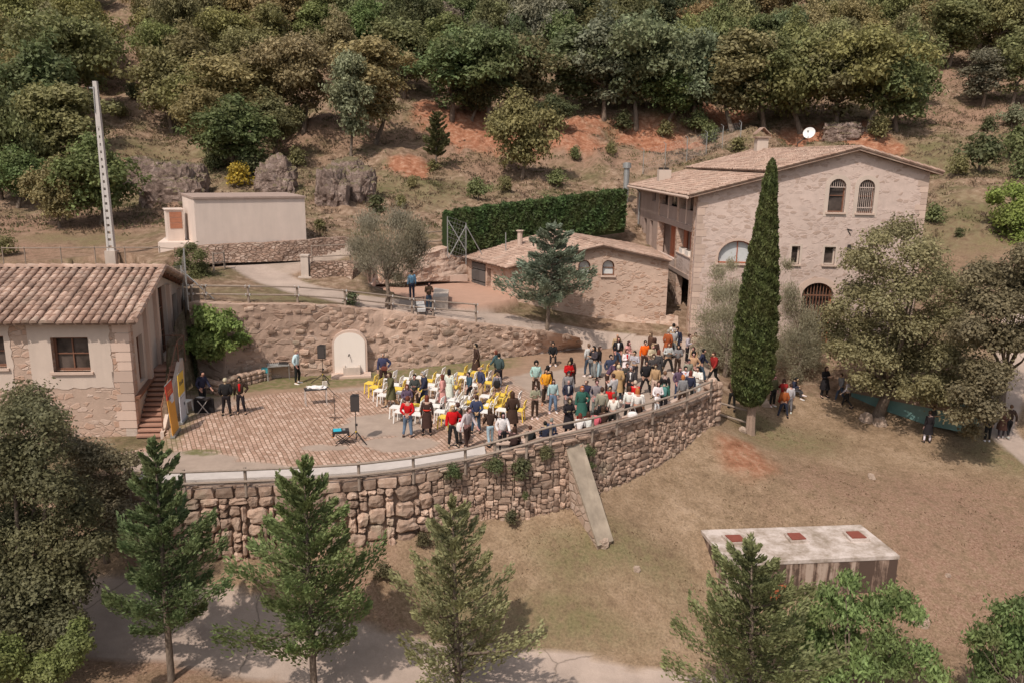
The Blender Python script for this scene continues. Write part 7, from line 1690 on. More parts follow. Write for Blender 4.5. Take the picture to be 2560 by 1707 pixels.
def arm(kind, s):
    "elbow and wrist offsets from the shoulder; s = +1 right side (x>0). The person faces -Y"
    A = {'down': ((0.05*s, 0.02, -0.29), (0.07*s, -0.04, -0.54)), 'pocket': ((0.075*s, 0.07, -0.27), (0.01*s, -0.05, -0.47)), 'cross': ((0.07*s, -0.04, -0.28), (-0.16*s, -0.22, -0.22)),
         'phone': ((0.06*s, -0.05, -0.28), (-0.05*s, -0.30, -0.17)), 'face': ((0.08*s, -0.10, -0.24), (-0.08*s, -0.16, 0.06)), 'behind': ((0.09*s, 0.10, -0.26), (-0.10*s, 0.15, -0.42)),
         'out': ((0.20*s, -0.08, -0.20), (0.38*s, -0.22, -0.36)), 'fwd': ((0.07*s, -0.12, -0.25), (0.0, -0.36, -0.30)), 'swingf': ((0.05*s, -0.10, -0.27), (0.05*s, -0.28, -0.46)), 'swingb': ((0.08*s, 0.14, -0.26), (0.08*s, 0.14, -0.52)),
         'lap': ((0.06*s, -0.06, -0.27), (-0.05*s, -0.28, -0.36)), 'hip': ((0.17*s, 0.04, -0.24), (0.02*s, -0.04, -0.42)), 'lean': ((0.04*s, -0.2, -0.20), (0.0, -0.45, -0.22))}
    return A[kind]
# legs: hip->knee, hip->ankle offsets for (left, right)
LEGS = {'stand': (((-0.01, 0, -0.42), (-0.02, 0.02, -0.84)), ((0.01, 0, -0.42), (0.02, 0.02, -0.84))), 'shift': (((-0.02, 0, -0.42), (-0.05, 0.02, -0.84)), ((0.04, -0.07, -0.41), (0.09, 0.0, -0.83))),
        'walk': (((-0.01, -0.16, -0.40), (-0.01, -0.26, -0.80)), ((0.01, 0.04, -0.42), (0.01, 0.34, -0.76))), 'wide': (((-0.10, 0, -0.41), (-0.19, 0.02, -0.81)), ((0.10, 0, -0.41), (0.19, 0.02, -0.81))),
        'step': (((-0.02, -0.08, -0.42), (-0.02, -0.10, -0.83)), ((0.01, 0.03, -0.42), (0.01, 0.20, -0.81))), 'sit': (((-0.04, -0.42, 0.03), (-0.05, -0.42, -0.38)), ((0.04, -0.42, 0.03), (0.05, -0.40, -0.38))),
        'sitx': (((-0.02, -0.42, 0.03), (0.0, -0.50, -0.38)), ((0.04, -0.40, 0.10), (-0.12, -0.58, -0.16)))}
# pose: (left arm, right arm, legs, torso lean forward, head down)
POSES = {'stand': ('down', 'down', 'stand', 0.0, 0), 'relax': ('down', 'down', 'shift', 0.02, 0.03), 'pockets': ('pocket', 'pocket', 'shift', 0, 0.02), 'crossed': ('cross', 'cross', 'shift', 0, 0.02), 'crosswide': ('cross', 'cross', 'wide', 0, 0), 'phone': ('phone', 'phone', 'stand', 0.03, 0.06),
         'face': ('face', 'cross', 'shift', 0, 0.02), 'behind': ('behind', 'behind', 'shift', 0, 0.03), 'walk': ('swingb', 'swingf', 'walk', 0.04, 0.02), 'walkp': ('pocket', 'swingf', 'step', 0.04, 0.03), 'wide': ('pocket', 'pocket', 'wide', 0, 0), 'reach': ('out', 'swingf', 'step', 0.05, 0.05), 'bend': ('fwd', 'fwd', 'stand', 0.28, 0.12),
         'hip': ('down', 'hip', 'shift', 0, 0), 'sit': ('lap', 'lap', 'sit', 0.06, 0.05), 'sitx': ('phone', 'lap', 'sitx', 0.08, 0.09), 'lean': ('lean', 'lean', 'stand', 0.16, 0.05), 'carry': ('fwd', 'cross', 'shift', 0.02, 0.04)}
def joints(pose):
    la, ra, lg, lean, hd = POSES[pose]; hz = 0.92 if not lg.startswith('sit') else 0.50
    if lg == 'walk': hz = 0.88
    if lg == 'wide': hz = 0.89
    J = {'pel': V3((0, 0, hz))}
    ln = lambda h: V3((0, -lean*h/0.5, hz+h*(1-lean*0.25)))
    J['sp'] = ln(0.20); J['ch'] = ln(0.40); J['nk'] = ln(0.545)+V3((0, 0.01, 0)); J['hd'] = ln(0.66)+V3((0, -0.02-hd*0.6, -hd*0.2)); J['tp'] = J['hd']+V3((0, 0.0-hd*0.3, 0.11))
    for s, a, l in ((-1, la, 'l'), (1, ra, 'r')):
        sh = ln(0.475)+V3((s*0.165, 0.01, 0)); e, w = arm(a, s); J[l+'s'] = sh; J[l+'e'] = sh+V3(e); J[l+'w'] = sh+V3(w)
    for s, l, (k, a) in ((-1, 'l', LEGS[lg][0]), (1, 'r', LEGS[lg][1])):
        h = V3((s*0.09, 0, hz-0.03)); J[l+'h'] = h; J[l+'k'] = h+V3(k); J[l+'a'] = h+V3(a); J[l+'t'] = J[l+'a']+V3((s*0.02, -0.13, -0.045))
    return J
_cache = {}
def body_mesh(pose):
    if ('b', pose) in _cache: return _cache['b', pose]
    J = joints(pose); v = []; e = []; r = []
    def A(p, rad, par=None): v.append(V3(p)); r.append(rad); (e.append((par, len(v)-1)) if par is not None else None); return len(v)-1
    pel = A(J['pel'], (0.135, 0.10)); sp = A(J['sp'], (0.115, 0.085), pel); ch = A(J['ch'], (0.14, 0.095), sp); nk = A(J['nk'], 0.052, ch); n2 = A(J['nk'].lerp(J['hd'], 0.5), 0.05, nk)
    hd = A(J['hd'], (0.090, 0.112), n2); A(J['tp'], (0.072, 0.085), hd); A(J['hd']+V3((0, -0.112, -0.005)), 0.014, hd)
    for s, l in ((-1, 'l'), (1, 'r')):
        sh = A(J[l+'s'], 0.055, ch); el = A(J[l+'e'], 0.04, sh); w = A(J[l+'w'], 0.027, el); d = (J[l+'w']-J[l+'e']).normalized(); pa = A(J[l+'w']+d*0.07, (0.036, 0.02), w)
        side = d.cross(V3((0, 1, 0.2))).normalized()*s
        for i, (o, L) in enumerate(((-0.027, 0.055), (-0.009, 0.066), (0.009, 0.062), (0.026, 0.048))):
            f1 = A(J[l+'w']+d*0.105+side*o, 0.0095, pa); A(J[l+'w']+d*(0.105+L)+side*o*1.15+V3((0, -0.018, 0)), 0.0075, f1)
        t1 = A(J[l+'w']+d*0.055-side*0.045+V3((0, -0.012, 0)), 0.0105, w); A(J[l+'w']+d*0.095-side*0.06+V3((0, -0.02, 0)), 0.008, t1)
        h = A(J[l+'h'], 0.085, pel); k = A(J[l+'k'], 0.055, h); a = A(J[l+'a'], 0.036, k); A(J[l+'t'], 0.032, a)
    m = skin_mesh('body', v, e, r, 1); m.materials.append(SKIN); _cache['b', pose] = m; return m
def garment(pose, style):
    if (style, pose) in _cache: return _cache[style, pose]
    J = joints(pose); v = []; e = []; r = []
    def A(p, rad, par=None): v.append(V3(p)); r.append(rad); (e.append((par, len(v)-1)) if par is not None else None); return len(v)-1
    sit = POSES[pose][2].startswith('sit'); rn = random.Random(hash_(style+pose))
    if style in ('trousers', 'wide_trousers', 'shorts'):
        k_ = 1.25 if style == 'wide_trousers' else 1.0
        pel = A(J['pel']+V3((0, 0, 0.06)), (0.155, 0.115)); p2 = A(J['pel']+V3((0, 0, -0.02)), (0.16, 0.125), pel)
        for l in 'lr':
            h = A(J[l+'h']+V3((0, 0, -0.06 if not sit else 0)), 0.10, p2)
            if style == 'shorts': A(J[l+'h'].lerp(J[l+'k'], 0.85), 0.085, h)
            else: k = A(J[l+'k'], 0.072*k_, h); A(J[l+'k'].lerp(J[l+'a'], 0.5)+V3((0, 0.01, 0)), 0.062*k_, k); A(J[l+'a'].lerp(J[l+'k'], 0.08), 0.052*k_, len(v)-1)
        m = skin_mesh('trousers', v, e, r, 1)
    else:
        f = {'top': 1.0, 'jacket': 1.14, 'puffer': 1.24, 'coat': 1.15, 'dress': 1.0}[style]
        base = J['pel']+V3((0, 0, {'top': 0.02, 'jacket': -0.04, 'puffer': -0.06, 'coat': -0.02, 'dress': 0}[style]))
        pel = A(base, (0.155*f, 0.118*f)); sp = A(J['sp'], (0.142*f, 0.108*f), pel); ch = A(J['ch'], (0.168*f, 0.118*f), sp); uc = A(J['ch'].lerp(J['nk'], 0.55), (0.125*f, 0.095*f), ch); A(J['nk']+V3((0, 0.005, 0.02)), 0.068*f, uc)
        for l in 'lr':
            sh = A(J[l+'s'], 0.072*f, ch); el = A(J[l+'e'], 0.056*f, sh); A(J[l+'e'].lerp(J[l+'w'], 0.93), 0.043*f, el)
        m = skin_mesh('top', v, e, r, 1)
        if style in ('coat', 'dress'):        # skirt of the coat, an open bell joined at the waist
            bm = bmesh.new(); bm.from_mesh(m); n = 16; rings = []; L = 0.46 if style == 'coat' else 0.58
            if sit: L = 0.16
            fwd = (J['lk']+J['rk'])/2-J['pel']
            for q, (zz, rx, ry) in enumerate(((0.10, 0.150, 0.115), (0.0, 0.175, 0.135), (-L*0.5, 0.20, 0.165), (-L, 0.235, 0.20))):
                off = V3((fwd.x, fwd.y, 0))*(max(0, -zz)/0.45)*0.6 if not sit else V3((0, -0.1*q, 0)); ring = []
                for i in range(n):
                    a = 2*math.pi*i/n; wv = 1+(0.07*math.sin(a*5+q)) if q > 1 else 1; ring.append(bm.verts.new(J['pel']+off+V3((rx*f*wv*math.cos(a), ry*f*wv*math.sin(a), zz))))
                rings.append(ring)
            for a_, b_ in zip(rings[:-1], rings[1:]):
                for i in range(n): bm.faces.new((a_[i], a_[(i+1) % n], b_[(i+1) % n], b_[i]))
            bm.to_mesh(m); bm.free(); at = m.attributes.get('tint'); at.data.foreach_set('value', [1.0]*len(m.polygons)); m.polygons.foreach_set('use_smooth', [True]*len(m.polygons))
    for vv in m.vertices:
        n = noise.noise(vv.co*9+V3((rn.random()*9, 0, 0)))*0.012; vv.co += vv.normal*n
    m.materials.append(CLOTH); _cache[style, pose] = m; return m
def hash_(s): return sum((i+1)*ord(c) for i, c in enumerate(s)) % 9973
def shoes_mesh(pose, i):
    key = ('shoe%d' % i, pose)
    if key in _cache: return _cache[key]
    J = joints(pose); mb = MB(); l = 'lr'[i]
    a, t = J[l+'a'], J[l+'t']; d = (t-a); d.z = 0; d.normalize(); z0 = a.z-0.08; s_ = V3((-d.y, d.x, 0)); prof = [(-0.06, 0.035, 0.09), (0.0, 0.042, 0.10), (0.08, 0.048, 0.07), (0.15, 0.045, 0.05), (0.19, 0.022, 0.03)]; vs = []
    for x, w, h in prof: b = V3((a.x, a.y, z0))+d*x; vs += [b-s_*w, b+s_*w, b+s_*w*0.8+V3((0, 0, h)), b-s_*w*0.8+V3((0, 0, h))]
    fs = [(q*4+j, q*4+(j+1) % 4, q*4+4+(j+1) % 4, q*4+4+j) for q in range(4) for j in range(4)]+[(3, 2, 1, 0), (16, 17, 18, 19)]
    mb.add(vs, fs); o = mb.build('shoe', CLOTH, smooth=True); m = o.data; bpy.data.objects.remove(o); _cache[key] = m; return m
def hair_mesh(style):
    if ('h', style) in _cache: return _cache['h', style]
    bm = bmesh.new(); bmesh.ops.create_icosphere(bm, subdivisions=3, radius=1)
    for v in bm.verts:
        q = v.co.copy(); n = 1+0.07*noise.noise(q*4)+0.04*noise.noise(q*9)
        x, y, z = q.x*0.088*n, q.y*0.108*n+0.016, q.z*0.112*n+0.04
        if style in ('short', 'fringe', 'cap', 'beanie', 'hood'):
            if q.y < -0.05 and q.z < 0.42 and style != 'hood': y = max(y, -0.01); x *= 0.85
            if style == 'hood' and q.y < -0.3 and q.z < 0.35: y = max(y, -0.03); x *= 0.9
            if q.z < -0.35 and style != 'hood': z = max(z, -0.03); 
        if style == 'fringe' and q.z > 0.35: x *= 0.8; y = y*0.8; z = min(z, 0.07)
        if style == 'afro': x, y, z = x*1.35, y*1.3+0.01, z*1.25+0.01; y = max(y, -0.02) if q.z < 0.4 else y
        if style in ('long', 'bob'):
            if q.y < -0.1 and q.z < 0.45: y = max(y, -0.015)
            if q.z < 0.1 and q.y > -0.5: L = 0.30 if style == 'long' else 0.10; z = z-(0.1-q.z)*L; x *= 1.08; y = max(y, 0.0)
        if style == 'tail' and q.y < -0.05 and q.z < 0.42: y = max(y, -0.01); x *= 0.85
        if style == 'hood': x, y, z = x*1.12, y*1.1+0.01, z*1.12
        if style == 'cap' and q.y < -0.6 and 0.1 < q.z < 0.5: y -= 0.09; z = 0.065
        v.co = (x, y, z)
    if style == 'tail':
        r = bmesh.ops.create_icosphere(bm, subdivisions=2, radius=1)
        for v in r['verts']: v.co = (v.co.x*0.04, v.co.y*0.04+0.13, v.co.z*0.15-0.03)
    m = bpy.data.meshes.new('hair'); bm.to_mesh(m); bm.free(); m.polygons.foreach_set('use_smooth', [True]*len(m.polygons))
    a = m.attributes.new('tint', 'FLOAT', 'FACE'); a.data.foreach_set('value', [1.0]*len(m.polygons)); m.materials.append(HAIR); _cache['h', style] = m; return m
def eyes_mesh():
    if 'eyes' in _cache: return _cache['eyes']
    mb = MB()
    for s in (-1, 1): mb.box((s*0.03, -0.098, 0.012), (0.022, 0.012, 0.011))
    mb.box((0, -0.098, 0.012), (0.06, 0.004, 0.003)); o = mb.build('eyes', HAIR); m = o.data; bpy.data.objects.remove(o)
    mb = MB(); mb.box((0, -0.09, -0.052), (0.042, 0.012, 0.010)); o = mb.build('mouth', HAIR); m2 = o.data; bpy.data.objects.remove(o); _cache['eyes'] = (m, m2); return m, m2
C_ = dict(blk=(0.022, 0.020, 0.021), char=(0.06, 0.055, 0.055), gry=(0.22, 0.21, 0.205), lgry=(0.46, 0.44, 0.43), wht=(0.74, 0.70, 0.68), navy=(0.045, 0.055, 0.10), nav2=(0.03, 0.033, 0.055), red=(0.50, 0.012, 0.014), dred=(0.25, 0.02, 0.02), org=(0.80, 0.13, 0.012), yor=(0.75, 0.32, 0.03), tan=(0.45, 0.30, 0.18), cam=(0.46, 0.28, 0.15), beig=(0.50, 0.39, 0.29), brn=(0.11, 0.062, 0.042), dbrn=(0.055, 0.032, 0.025), rust=(0.33, 0.095, 0.03),
          grn=(0.035, 0.12, 0.085), dgrn=(0.055, 0.085, 0.075), olv=(0.10, 0.088, 0.05), jean=(0.13, 0.19, 0.26), ljean=(0.36, 0.43, 0.48), djean=(0.05, 0.07, 0.10), pink=(0.62, 0.30, 0.27), hpink=(0.68, 0.16, 0.20), purp=(0.12, 0.075, 0.11), mint=(0.38, 0.52, 0.51), lil=(0.40, 0.36, 0.42), grol=(0.27, 0.26, 0.20), lblue=(0.58, 0.66, 0.76), teal=(0.05, 0.09, 0.11),
          h_blk=(0.014, 0.012, 0.011), h_brn=(0.06, 0.03, 0.02), h_lbr=(0.14, 0.08, 0.05), h_aub=(0.14, 0.04, 0.025), h_org=(0.42, 0.15, 0.05), h_gry=(0.35, 0.31, 0.28), h_bln=(0.42, 0.29, 0.17), blue=(0.20, 0.36, 0.52), skn=(0.50, 0.31, 0.23))
PEOPLE = []
def person(hx, hy, pose, face, h, top, tc, bot, bc, hair, hc, label, shoe='blk', seat=None, ztop=None):
    J = joints(pose); hh = (J['tp'].z+0.045); sc = h/1.72; head_h = hh*sc
    if ztop is not None: p = at_z(hx, hy, ztop+head_h); p.z = ztop
    elif seat is not None: p = at_z(hx, hy, seat-0.42+head_h); p.z = seat-0.42
    else: p = top_at(hx, hy, head_h)
    if hx < 1790 and seat is None and ztop is None and p.y < 42:     # stay behind the parapet
        for k in range(60):
            best = min(range(60), key=lambda q: (along(FRONT, FL_, FL_[-1]*q/59)[0]-V3((p.x, p.y, 0))).length); c, tg_ = along(FRONT, FL_, FL_[-1]*best/59); o_ = Vector((tg_.y, -tg_.x, 0))
            if (V3((p.x, p.y, 0))-c).dot(o_) > (-0.62 if hx > 1250 else -0.3) and hx > 300: p = V3((p.x, p.y, 0))-o_*0.05
            else: break
        p.z = ground(p.x, p.y)
    wf = rc.uniform(0.96, 1.08); off = Matrix.Rotation(R(face), 3, 'Z') @ V3((J['hd'].x*sc, J['hd'].y*sc, 0)); az = math.atan2(p.x, p.y)
    loc = (p.x-off.x, p.y-off.y, p.z)
    r = empty('person', loc, R(face), label, 'person', None, (sc*wf, sc*wf, sc)); PEOPLE.append(r)
    sk = tuple(c*rc.uniform(0.8, 1.08) for c in (0.50, 0.31, 0.23)); j = lambda c, k=0.08: tuple(v*rc.uniform(1-k, 1+k) for v in C_[c])
    link('body', body_mesh(pose), r, sk)
    link({'top': 'sweater', 'jacket': 'jacket', 'puffer': 'puffer_jacket', 'coat': 'coat', 'dress': 'dress'}[top], garment(pose, top), r, j(tc))
    if bot: link('trousers' if bot != 'shorts' else 'shorts', garment(pose, bot), r, j(bc))
    for i in (0, 1): link('shoe', shoes_mesh(pose, i), r, j(shoe))
    if hair != 'bald': link({'cap': 'cap', 'beanie': 'beanie', 'hood': 'hood'}.get(hair, 'hair'), hair_mesh(hair), r, j(hc), J['hd'])
    em, mm = eyes_mesh(); link('eyes', em, r, C_['h_blk'], J['hd']); link('mouth', mm, r, (0.30, 0.10, 0.08), J['hd'])
    return r
P_ = person
# --- left side of the terrace
P_(505, 926, 'walkp', 60, 1.72, 'jacket', 'nav2', 'trousers', 'blk', 'short', 'h_blk', 'man in navy jacket stepping behind the keyboard near the banners')
P_(562, 943, 'pockets', 190, 1.66, 'puffer', 'blk', 'trousers', 'blk', 'cap', 'beig', 'man in black puffer jacket and beige cap seen from behind')
P_(597, 940, 'hip', 10, 1.66, 'jacket', 'dbrn', 'trousers', 'blk', 'short', 'h_blk', 'woman in dark cardigan over a red top facing the man in the beige cap')
P_(741, 872, 'pockets', 80, 1.72, 'jacket', 'lblue', 'trousers', 'blk', 'cap', 'tan', 'man in pale blue hooded jacket and tan cap beside the mixing table', 'wht')
# --- upper lane
P_(1029, 710, 'stand', -150, 1.72, 'jacket', 'blue', 'trousers', 'nav2', 'short', 'h_blk', 'man in light blue jacket standing on the upper lane behind the fence')
P_(1073, 722, 'phone', 20, 1.64, 'jacket', 'brn', 'wide_trousers', 'djean', 'long', 'h_blk', 'long haired woman in brown jacket on the upper lane leaning over a pushchair')
# --- behind the chairs
P_(957, 880, 'hip', 8, 1.74, 'jacket', 'navy', 'trousers', 'dbrn', 'fringe', 'h_gry', 'balding man in navy jacket with a brown shoulder bag near the fountain')
P_(973, 929, 'walk', -60, 1.66, 'coat', 'olv', 'trousers', 'tan', 'bob', 'h_brn', 'woman in dark olive parka with fur collar walking among the left chairs')
P_(1036, 934, 'carry', 5, 1.66, 'jacket', 'char', 'trousers', 'dbrn', 'short', 'h_blk', 'man in dark vest with short black hair facing the camera among the chairs')
P_(1057, 927, 'walk', -70, 1.78, 'jacket', 'nav2', 'trousers', 'nav2', 'short', 'h_gry', 'grey haired man in dark suit striding between the chairs')
P_(1017, 959, 'crossed', 15, 1.60, 'jacket', 'purp', 'trousers', 'dbrn', 'bob', 'h_aub', 'auburn haired woman in purple jacket behind the man in the red jumper')
P_(1019, 988, 'behind', 178, 1.70, 'top', 'red', 'trousers', 'jean', 'short', 'h_aub', 'man in bright red jumper and jeans holding his hands behind his back', 'dbrn')
P_(1067, 986, 'relax', 185, 1.66, 'dress', 'dbrn', 'trousers', 'blk', 'long', 'h_aub', 'long brown haired woman in dark brown dress with red belt, from behind')
P_(1104, 934, 'pockets', -100, 1.66, 'coat', 'pink', 'trousers', 'blk', 'long', 'h_aub', 'woman in a dusty pink coat with a black shoulder strap')
P_(1123, 921, 'stand', 170, 1.58, 'dress', 'wht', 'trousers', 'gry', 'long', 'h_blk', 'girl with long black hair in a white dress')
P_(1171, 929, 'walkp', -50, 1.45, 'jacket', 'teal', 'trousers', 'blk', 'short', 'h_blk', 'boy in dark teal jacket walking through the chairs')
P_(1200, 914, 'pockets', -65, 1.75, 'jacket', 'navy', 'trousers', 'tan', 'fringe', 'h_gry', 'bald man in navy jacket and beige trousers among the chairs')
P_(1243, 929, 'relax', 180, 1.32, 'jacket', 'gry', 'shorts', 'tan', 'short', 'h_lbr', 'child in patterned jacket and shorts with a black backpack')
P_(1189, 858, 'pockets', -70, 1.80, 'coat', 'dbrn', 'trousers', 'brn', 'short', 'h_blk', 'tall dark haired man in long dark coat standing close to the back wall')
P_(1239, 874, 'walk', -120, 1.66, 'jacket', 'teal', 'trousers', 'blk', 'bob', 'h_aub', 'red haired woman in dark blue jacket walking behind the right end of the chairs')
P_(1248, 882, 'walkp', 175, 1.70, 'puffer', 'dgrn', 'trousers', 'blk', 'short', 'h_blk', 'man in grey green puffer jacket beside the red haired woman near the back wall', 'blue')
P_(1191, 985, 'behind', 185, 1.62, 'jacket', 'navy', 'trousers', 'djean', 'short', 'h_brn', 'man in navy jacket seen from behind between white and yellow chairs')
P_(1281, 976, 'pockets', 195, 1.78, 'coat', 'dbrn', 'trousers', 'blk', 'long', 'h_brn', 'tall woman with long brown hair in brown coat at the right end of the chairs')
P_(1143, 1004, 'carry', -110, 1.70, 'jacket', 'char', 'trousers', 'gry', 'short', 'h_brn', 'man in charcoal jacket leaning over white papers in front of the chairs')
P_(1173, 1016, 'reach', 45, 1.72, 'top', 'lgry', 'trousers', 'dbrn', 'short', 'h_brn', 'man in light grey hoodie reaching out his hand')
P_(1224, 1018, 'reach', -160, 1.52, 'jacket', 'dbrn', 'trousers', 'ljean', 'long', 'h_brn', 'girl with brown hair and a dark jacket, her hand held by the grey hoodie man')
P_(1258, 1029, 'walkp', 15, 1.62, 'jacket', 'wht', 'trousers', 'blk', 'bob', 'h_blk', 'woman with black bob hair in a short white jacket near the fence')
P_(1132, 1064, 'hip', 15, 1.66, 'jacket', 'red', 'trousers', 'blk', 'long', 'h_bln', 'blond woman in bright red blouse holding a white bag at the fence', 'blk')
# --- bench
P_(1287, 1064, 'sit', 170, 1.60, 'coat', 'dbrn', 'trousers', 'blk', 'long', 'h_brn', 'person in dark hooded coat sitting on the bench, leftmost of the sitters', 'blk', 0.42)
P_(1326, 1062, 'sit', 175, 1.40, 'jacket', 'blk', 'trousers', 'blk', 'short', 'h_brn', 'child in black jacket sitting on the bench right of the dark hooded sitter', 'blk', 0.42)
P_(1363, 1051, 'sit', 190, 1.42, 'jacket', 'nav2', 'trousers', 'navy', 'short', 'h_blk', 'dark haired child in navy coat sitting beside the grey beanie', 'blk', 0.42)
P_(1380, 1043, 'sit', 150, 1.48, 'jacket', 'navy', 'trousers', 'navy', 'beanie', 'gry', 'child in grey beanie and blue jacket sitting on the bench', 'blk', 0.42)
P_(1451, 1031, 'sit', 170, 1.52, 'top', 'wht', 'trousers', 'blk', 'long', 'h_aub', 'girl with reddish brown hair in white sitting on the bench', 'blk', 0.42)
P_(1471, 1027, 'sit', 185, 1.56, 'top', 'wht', 'trousers', 'blk', 'long', 'h_brn', 'dark haired girl in white jumper sitting on the bench next to the pink jacket', 'blk', 0.42)
P_(1490, 1022, 'sit', 175, 1.52, 'jacket', 'hpink', 'trousers', 'blk', 'long', 'h_blk', 'girl in bright pink jacket sitting on the bench', 'blk', 0.42)
P_(1508, 1014, 'sit', 200, 1.60, 'jacket', 'dbrn', 'trousers', 'blk', 'long', 'h_brn', 'person in dark jacket bending on the bench right of the pink jacket', 'blk', 0.42)
# --- between chairs and crowd
P_(1341, 902, 'pockets', 5, 1.70, 'jacket', 'mint', 'trousers', 'dbrn', 'afro', 'h_blk', 'woman with curly black hair in a mint blue jacket')
P_(1369, 912, 'relax', -150, 1.72, 'jacket', 'dbrn', 'trousers', 'dbrn', 'bob', 'h_blk', 'dark haired person in brown jacket standing behind the orange and black jacket')
P_(1366, 920, 'pockets', 0, 1.70, 'jacket', 'yor', 'trousers', 'dbrn', 'short', 'h_blk', 'boy in orange jacket with black shoulders', 'rust')
P_(1384, 946, 'relax', 10, 1.55, 'jacket', 'mint', 'wide_trousers', 'jean', 'long', 'h_brn', 'girl in pale denim jacket and blue jeans next to the orange jacket', 'wht')
P_(1339, 961, 'phone', 5, 1.52, 'top', 'grol', 'trousers', 'dbrn', 'tail', 'h_brn', 'girl in olive grey hoodie and brown trousers standing alone on the setts', 'wht')
P_(1383, 855, 'sit', 0, 1.66, 'jacket', 'blk', 'trousers', 'blk', 'hood', 'blk', 'person all in black sitting in the shade behind the conifer trunk', 'wht', 0.44)
P_(1428, 892, 'stand', -160, 1.72, 'coat', 'dbrn', 'trousers', 'dbrn', 'long', 'h_blk', 'woman with long black hair in dark coat behind the red hooded person')
P_(1424, 900, 'phone', 15, 1.64, 'puffer', 'red', 'trousers', 'dbrn', 'short', 'h_brn', 'person in bright red puffer jacket at the left of the crowd')
P_(1422, 926, 'relax', 0, 1.66, 'jacket', 'gry', 'trousers', 'char', 'cap', 'blk', 'man in black cap and grey jacket in front of the red puffer jacket')
P_(1422, 947, 'pockets', 10, 1.62, 'jacket', 'nav2', 'trousers', 'gry', 'fringe', 'h_gry', 'bald man in navy blazer over a pale shirt')
P_(1425, 994, 'phone', 10, 1.70, 'coat', 'blk', 'trousers', 'blk', 'hood', 'dbrn', 'person in long black hooded coat standing close to the fence')
P_(1456, 963, 'hip', 5, 1.70, 'coat', 'grn', 'trousers', 'red', 'bob', 'h_org', 'red haired woman in wide green coat and red trousers')
P_(1466, 947, 'pockets', -30, 1.72, 'jacket', 'nav2', 'trousers', 'blk', 'fringe', 'h_brn', 'balding man in dark blue jacket behind the green coat woman')
P_(1493, 947, 'pockets', 5, 1.76, 'top', 'gry', 'trousers', 'gry', 'short', 'h_brn', 'bearded man in grey jumper with black collar')
P_(1506, 966, 'stand', 180, 1.72, 'jacket', 'grol', 'trousers', 'blk', 'short', 'h_brn', 'person in grey green vest with white sleeves, seen from behind')
P_(1526, 963, 'pockets', -20, 1.62, 'top', 'red', 'trousers', 'blk', 'tail', 'h_blk', 'black haired woman in red hooded top beside the grey green vest')
P_(1542, 984, 'crossed', 170, 1.66, 'top', 'wht', 'trousers', 'blk', 'short', 'h_lbr', 'woman with brown hair in white jumper and black skirt at the fence, from behind')
P_(1574, 963, 'relax', 175, 1.66, 'top', 'wht', 'trousers', 'blk', 'bob', 'h_brn', 'woman with dark bob in white jumper, back turned, left of the orange haired one')
P_(1599, 969, 'relax', 185, 1.66, 'top', 'wht', 'trousers', 'dbrn', 'long', 'h_org', 'woman with bright orange hair in white jumper seen from behind')
P_(1589, 949, 'stand', 170, 1.66, 'jacket', 'red', 'trousers', 'blk', 'beanie', 'beig', 'person in beige beanie and red jacket behind the orange haired woman')
P_(1625, 985, 'relax', 180, 1.60, 'top', 'wht', 'trousers', 'blk', 'tail', 'h_blk', 'girl with long black ponytail in white top at the fence')
P_(1647, 952, 'carry', 0, 1.66, 'top', 'wht', 'trousers', 'blk', 'bob', 'h_brn', 'woman with dark brown bob in white jumper holding a small child')
P_(1669, 948, 'stand', 165, 1.68, 'jacket', 'grn', 'trousers', 'blk', 'short', 'h_blk', 'person in green jacket with a teal backpack, from behind')
P_(1663, 926, 'stand', 180, 1.66, 'top', 'blk', 'trousers', 'blk', 'short', 'h_lbr', 'person with light brown hair in a black top, from behind')
P_(1645, 982, 'carry', 20, 0.95, 'top', 'wht', 'trousers', 'wht', 'short', 'h_aub', 'toddler in white with a red bib held by the dark bobbed woman', 'hpink', None, 0.45)
P_(1533, 932, 'phone', -140, 1.72, 'jacket', 'lgry', 'trousers', 'gry', 'short', 'h_brn', 'person with brown hair in light grey jacket, back turned, left of the camel coat')
P_(1547, 910, 'pockets', 175, 1.72, 'coat', 'cam', 'trousers', 'djean', 'beanie', 'beig', 'person in camel coat and pale beanie seen from behind', 'wht')
P_(1543, 901, 'bend', 80, 1.66, 'jacket', 'purp', 'trousers', 'dbrn', 'bob', 'h_brn', 'person in purple brown jacket bending forward behind the camel coat')
P_(1528, 885, 'pockets', 10, 1.74, 'jacket', 'navy', 'trousers', 'tan', 'short', 'h_blk', 'young man in navy hoodie and beige trousers')
P_(1472, 858, 'pockets', 200, 1.72, 'jacket', 'lgry', 'trousers', 'djean', 'short', 'h_lbr', 'man in pale grey jacket, jeans and white trainers at the rear left of the crowd', 'wht')
P_(1485, 864, 'face', -60, 1.70, 'jacket', 'char', 'wide_trousers', 'gry', 'long', 'h_blk', 'long haired girl in charcoal jacket with a small grey bag')
P_(1501, 865, 'pockets', 70, 1.66, 'jacket', 'blk', 'wide_trousers', 'ljean', 'long', 'h_brn', 'girl in black jacket and pale blue jeans')
P_(1544, 833, 'stand', 10, 1.74, 'jacket', 'tan', 'trousers', 'dbrn', 'bald', 'h_gry', 'bald man mostly hidden behind the black leather jacket')
P_(1547, 842, 'pockets', 0, 1.74, 'jacket', 'blk', 'trousers', 'djean', 'long', 'h_brn', 'woman in black leather jacket over a white shirt')
P_(1573, 852, 'carry', 50, 1.62, 'jacket', 'pink', 'trousers', 'brn', 'long', 'h_brn', 'woman with curly brown hair in pinkish jacket')
P_(1568, 871, 'crossed', 20, 1.62, 'coat', 'wht', 'trousers', 'dbrn', 'bob', 'h_brn', 'woman in white coat over a bright red top')
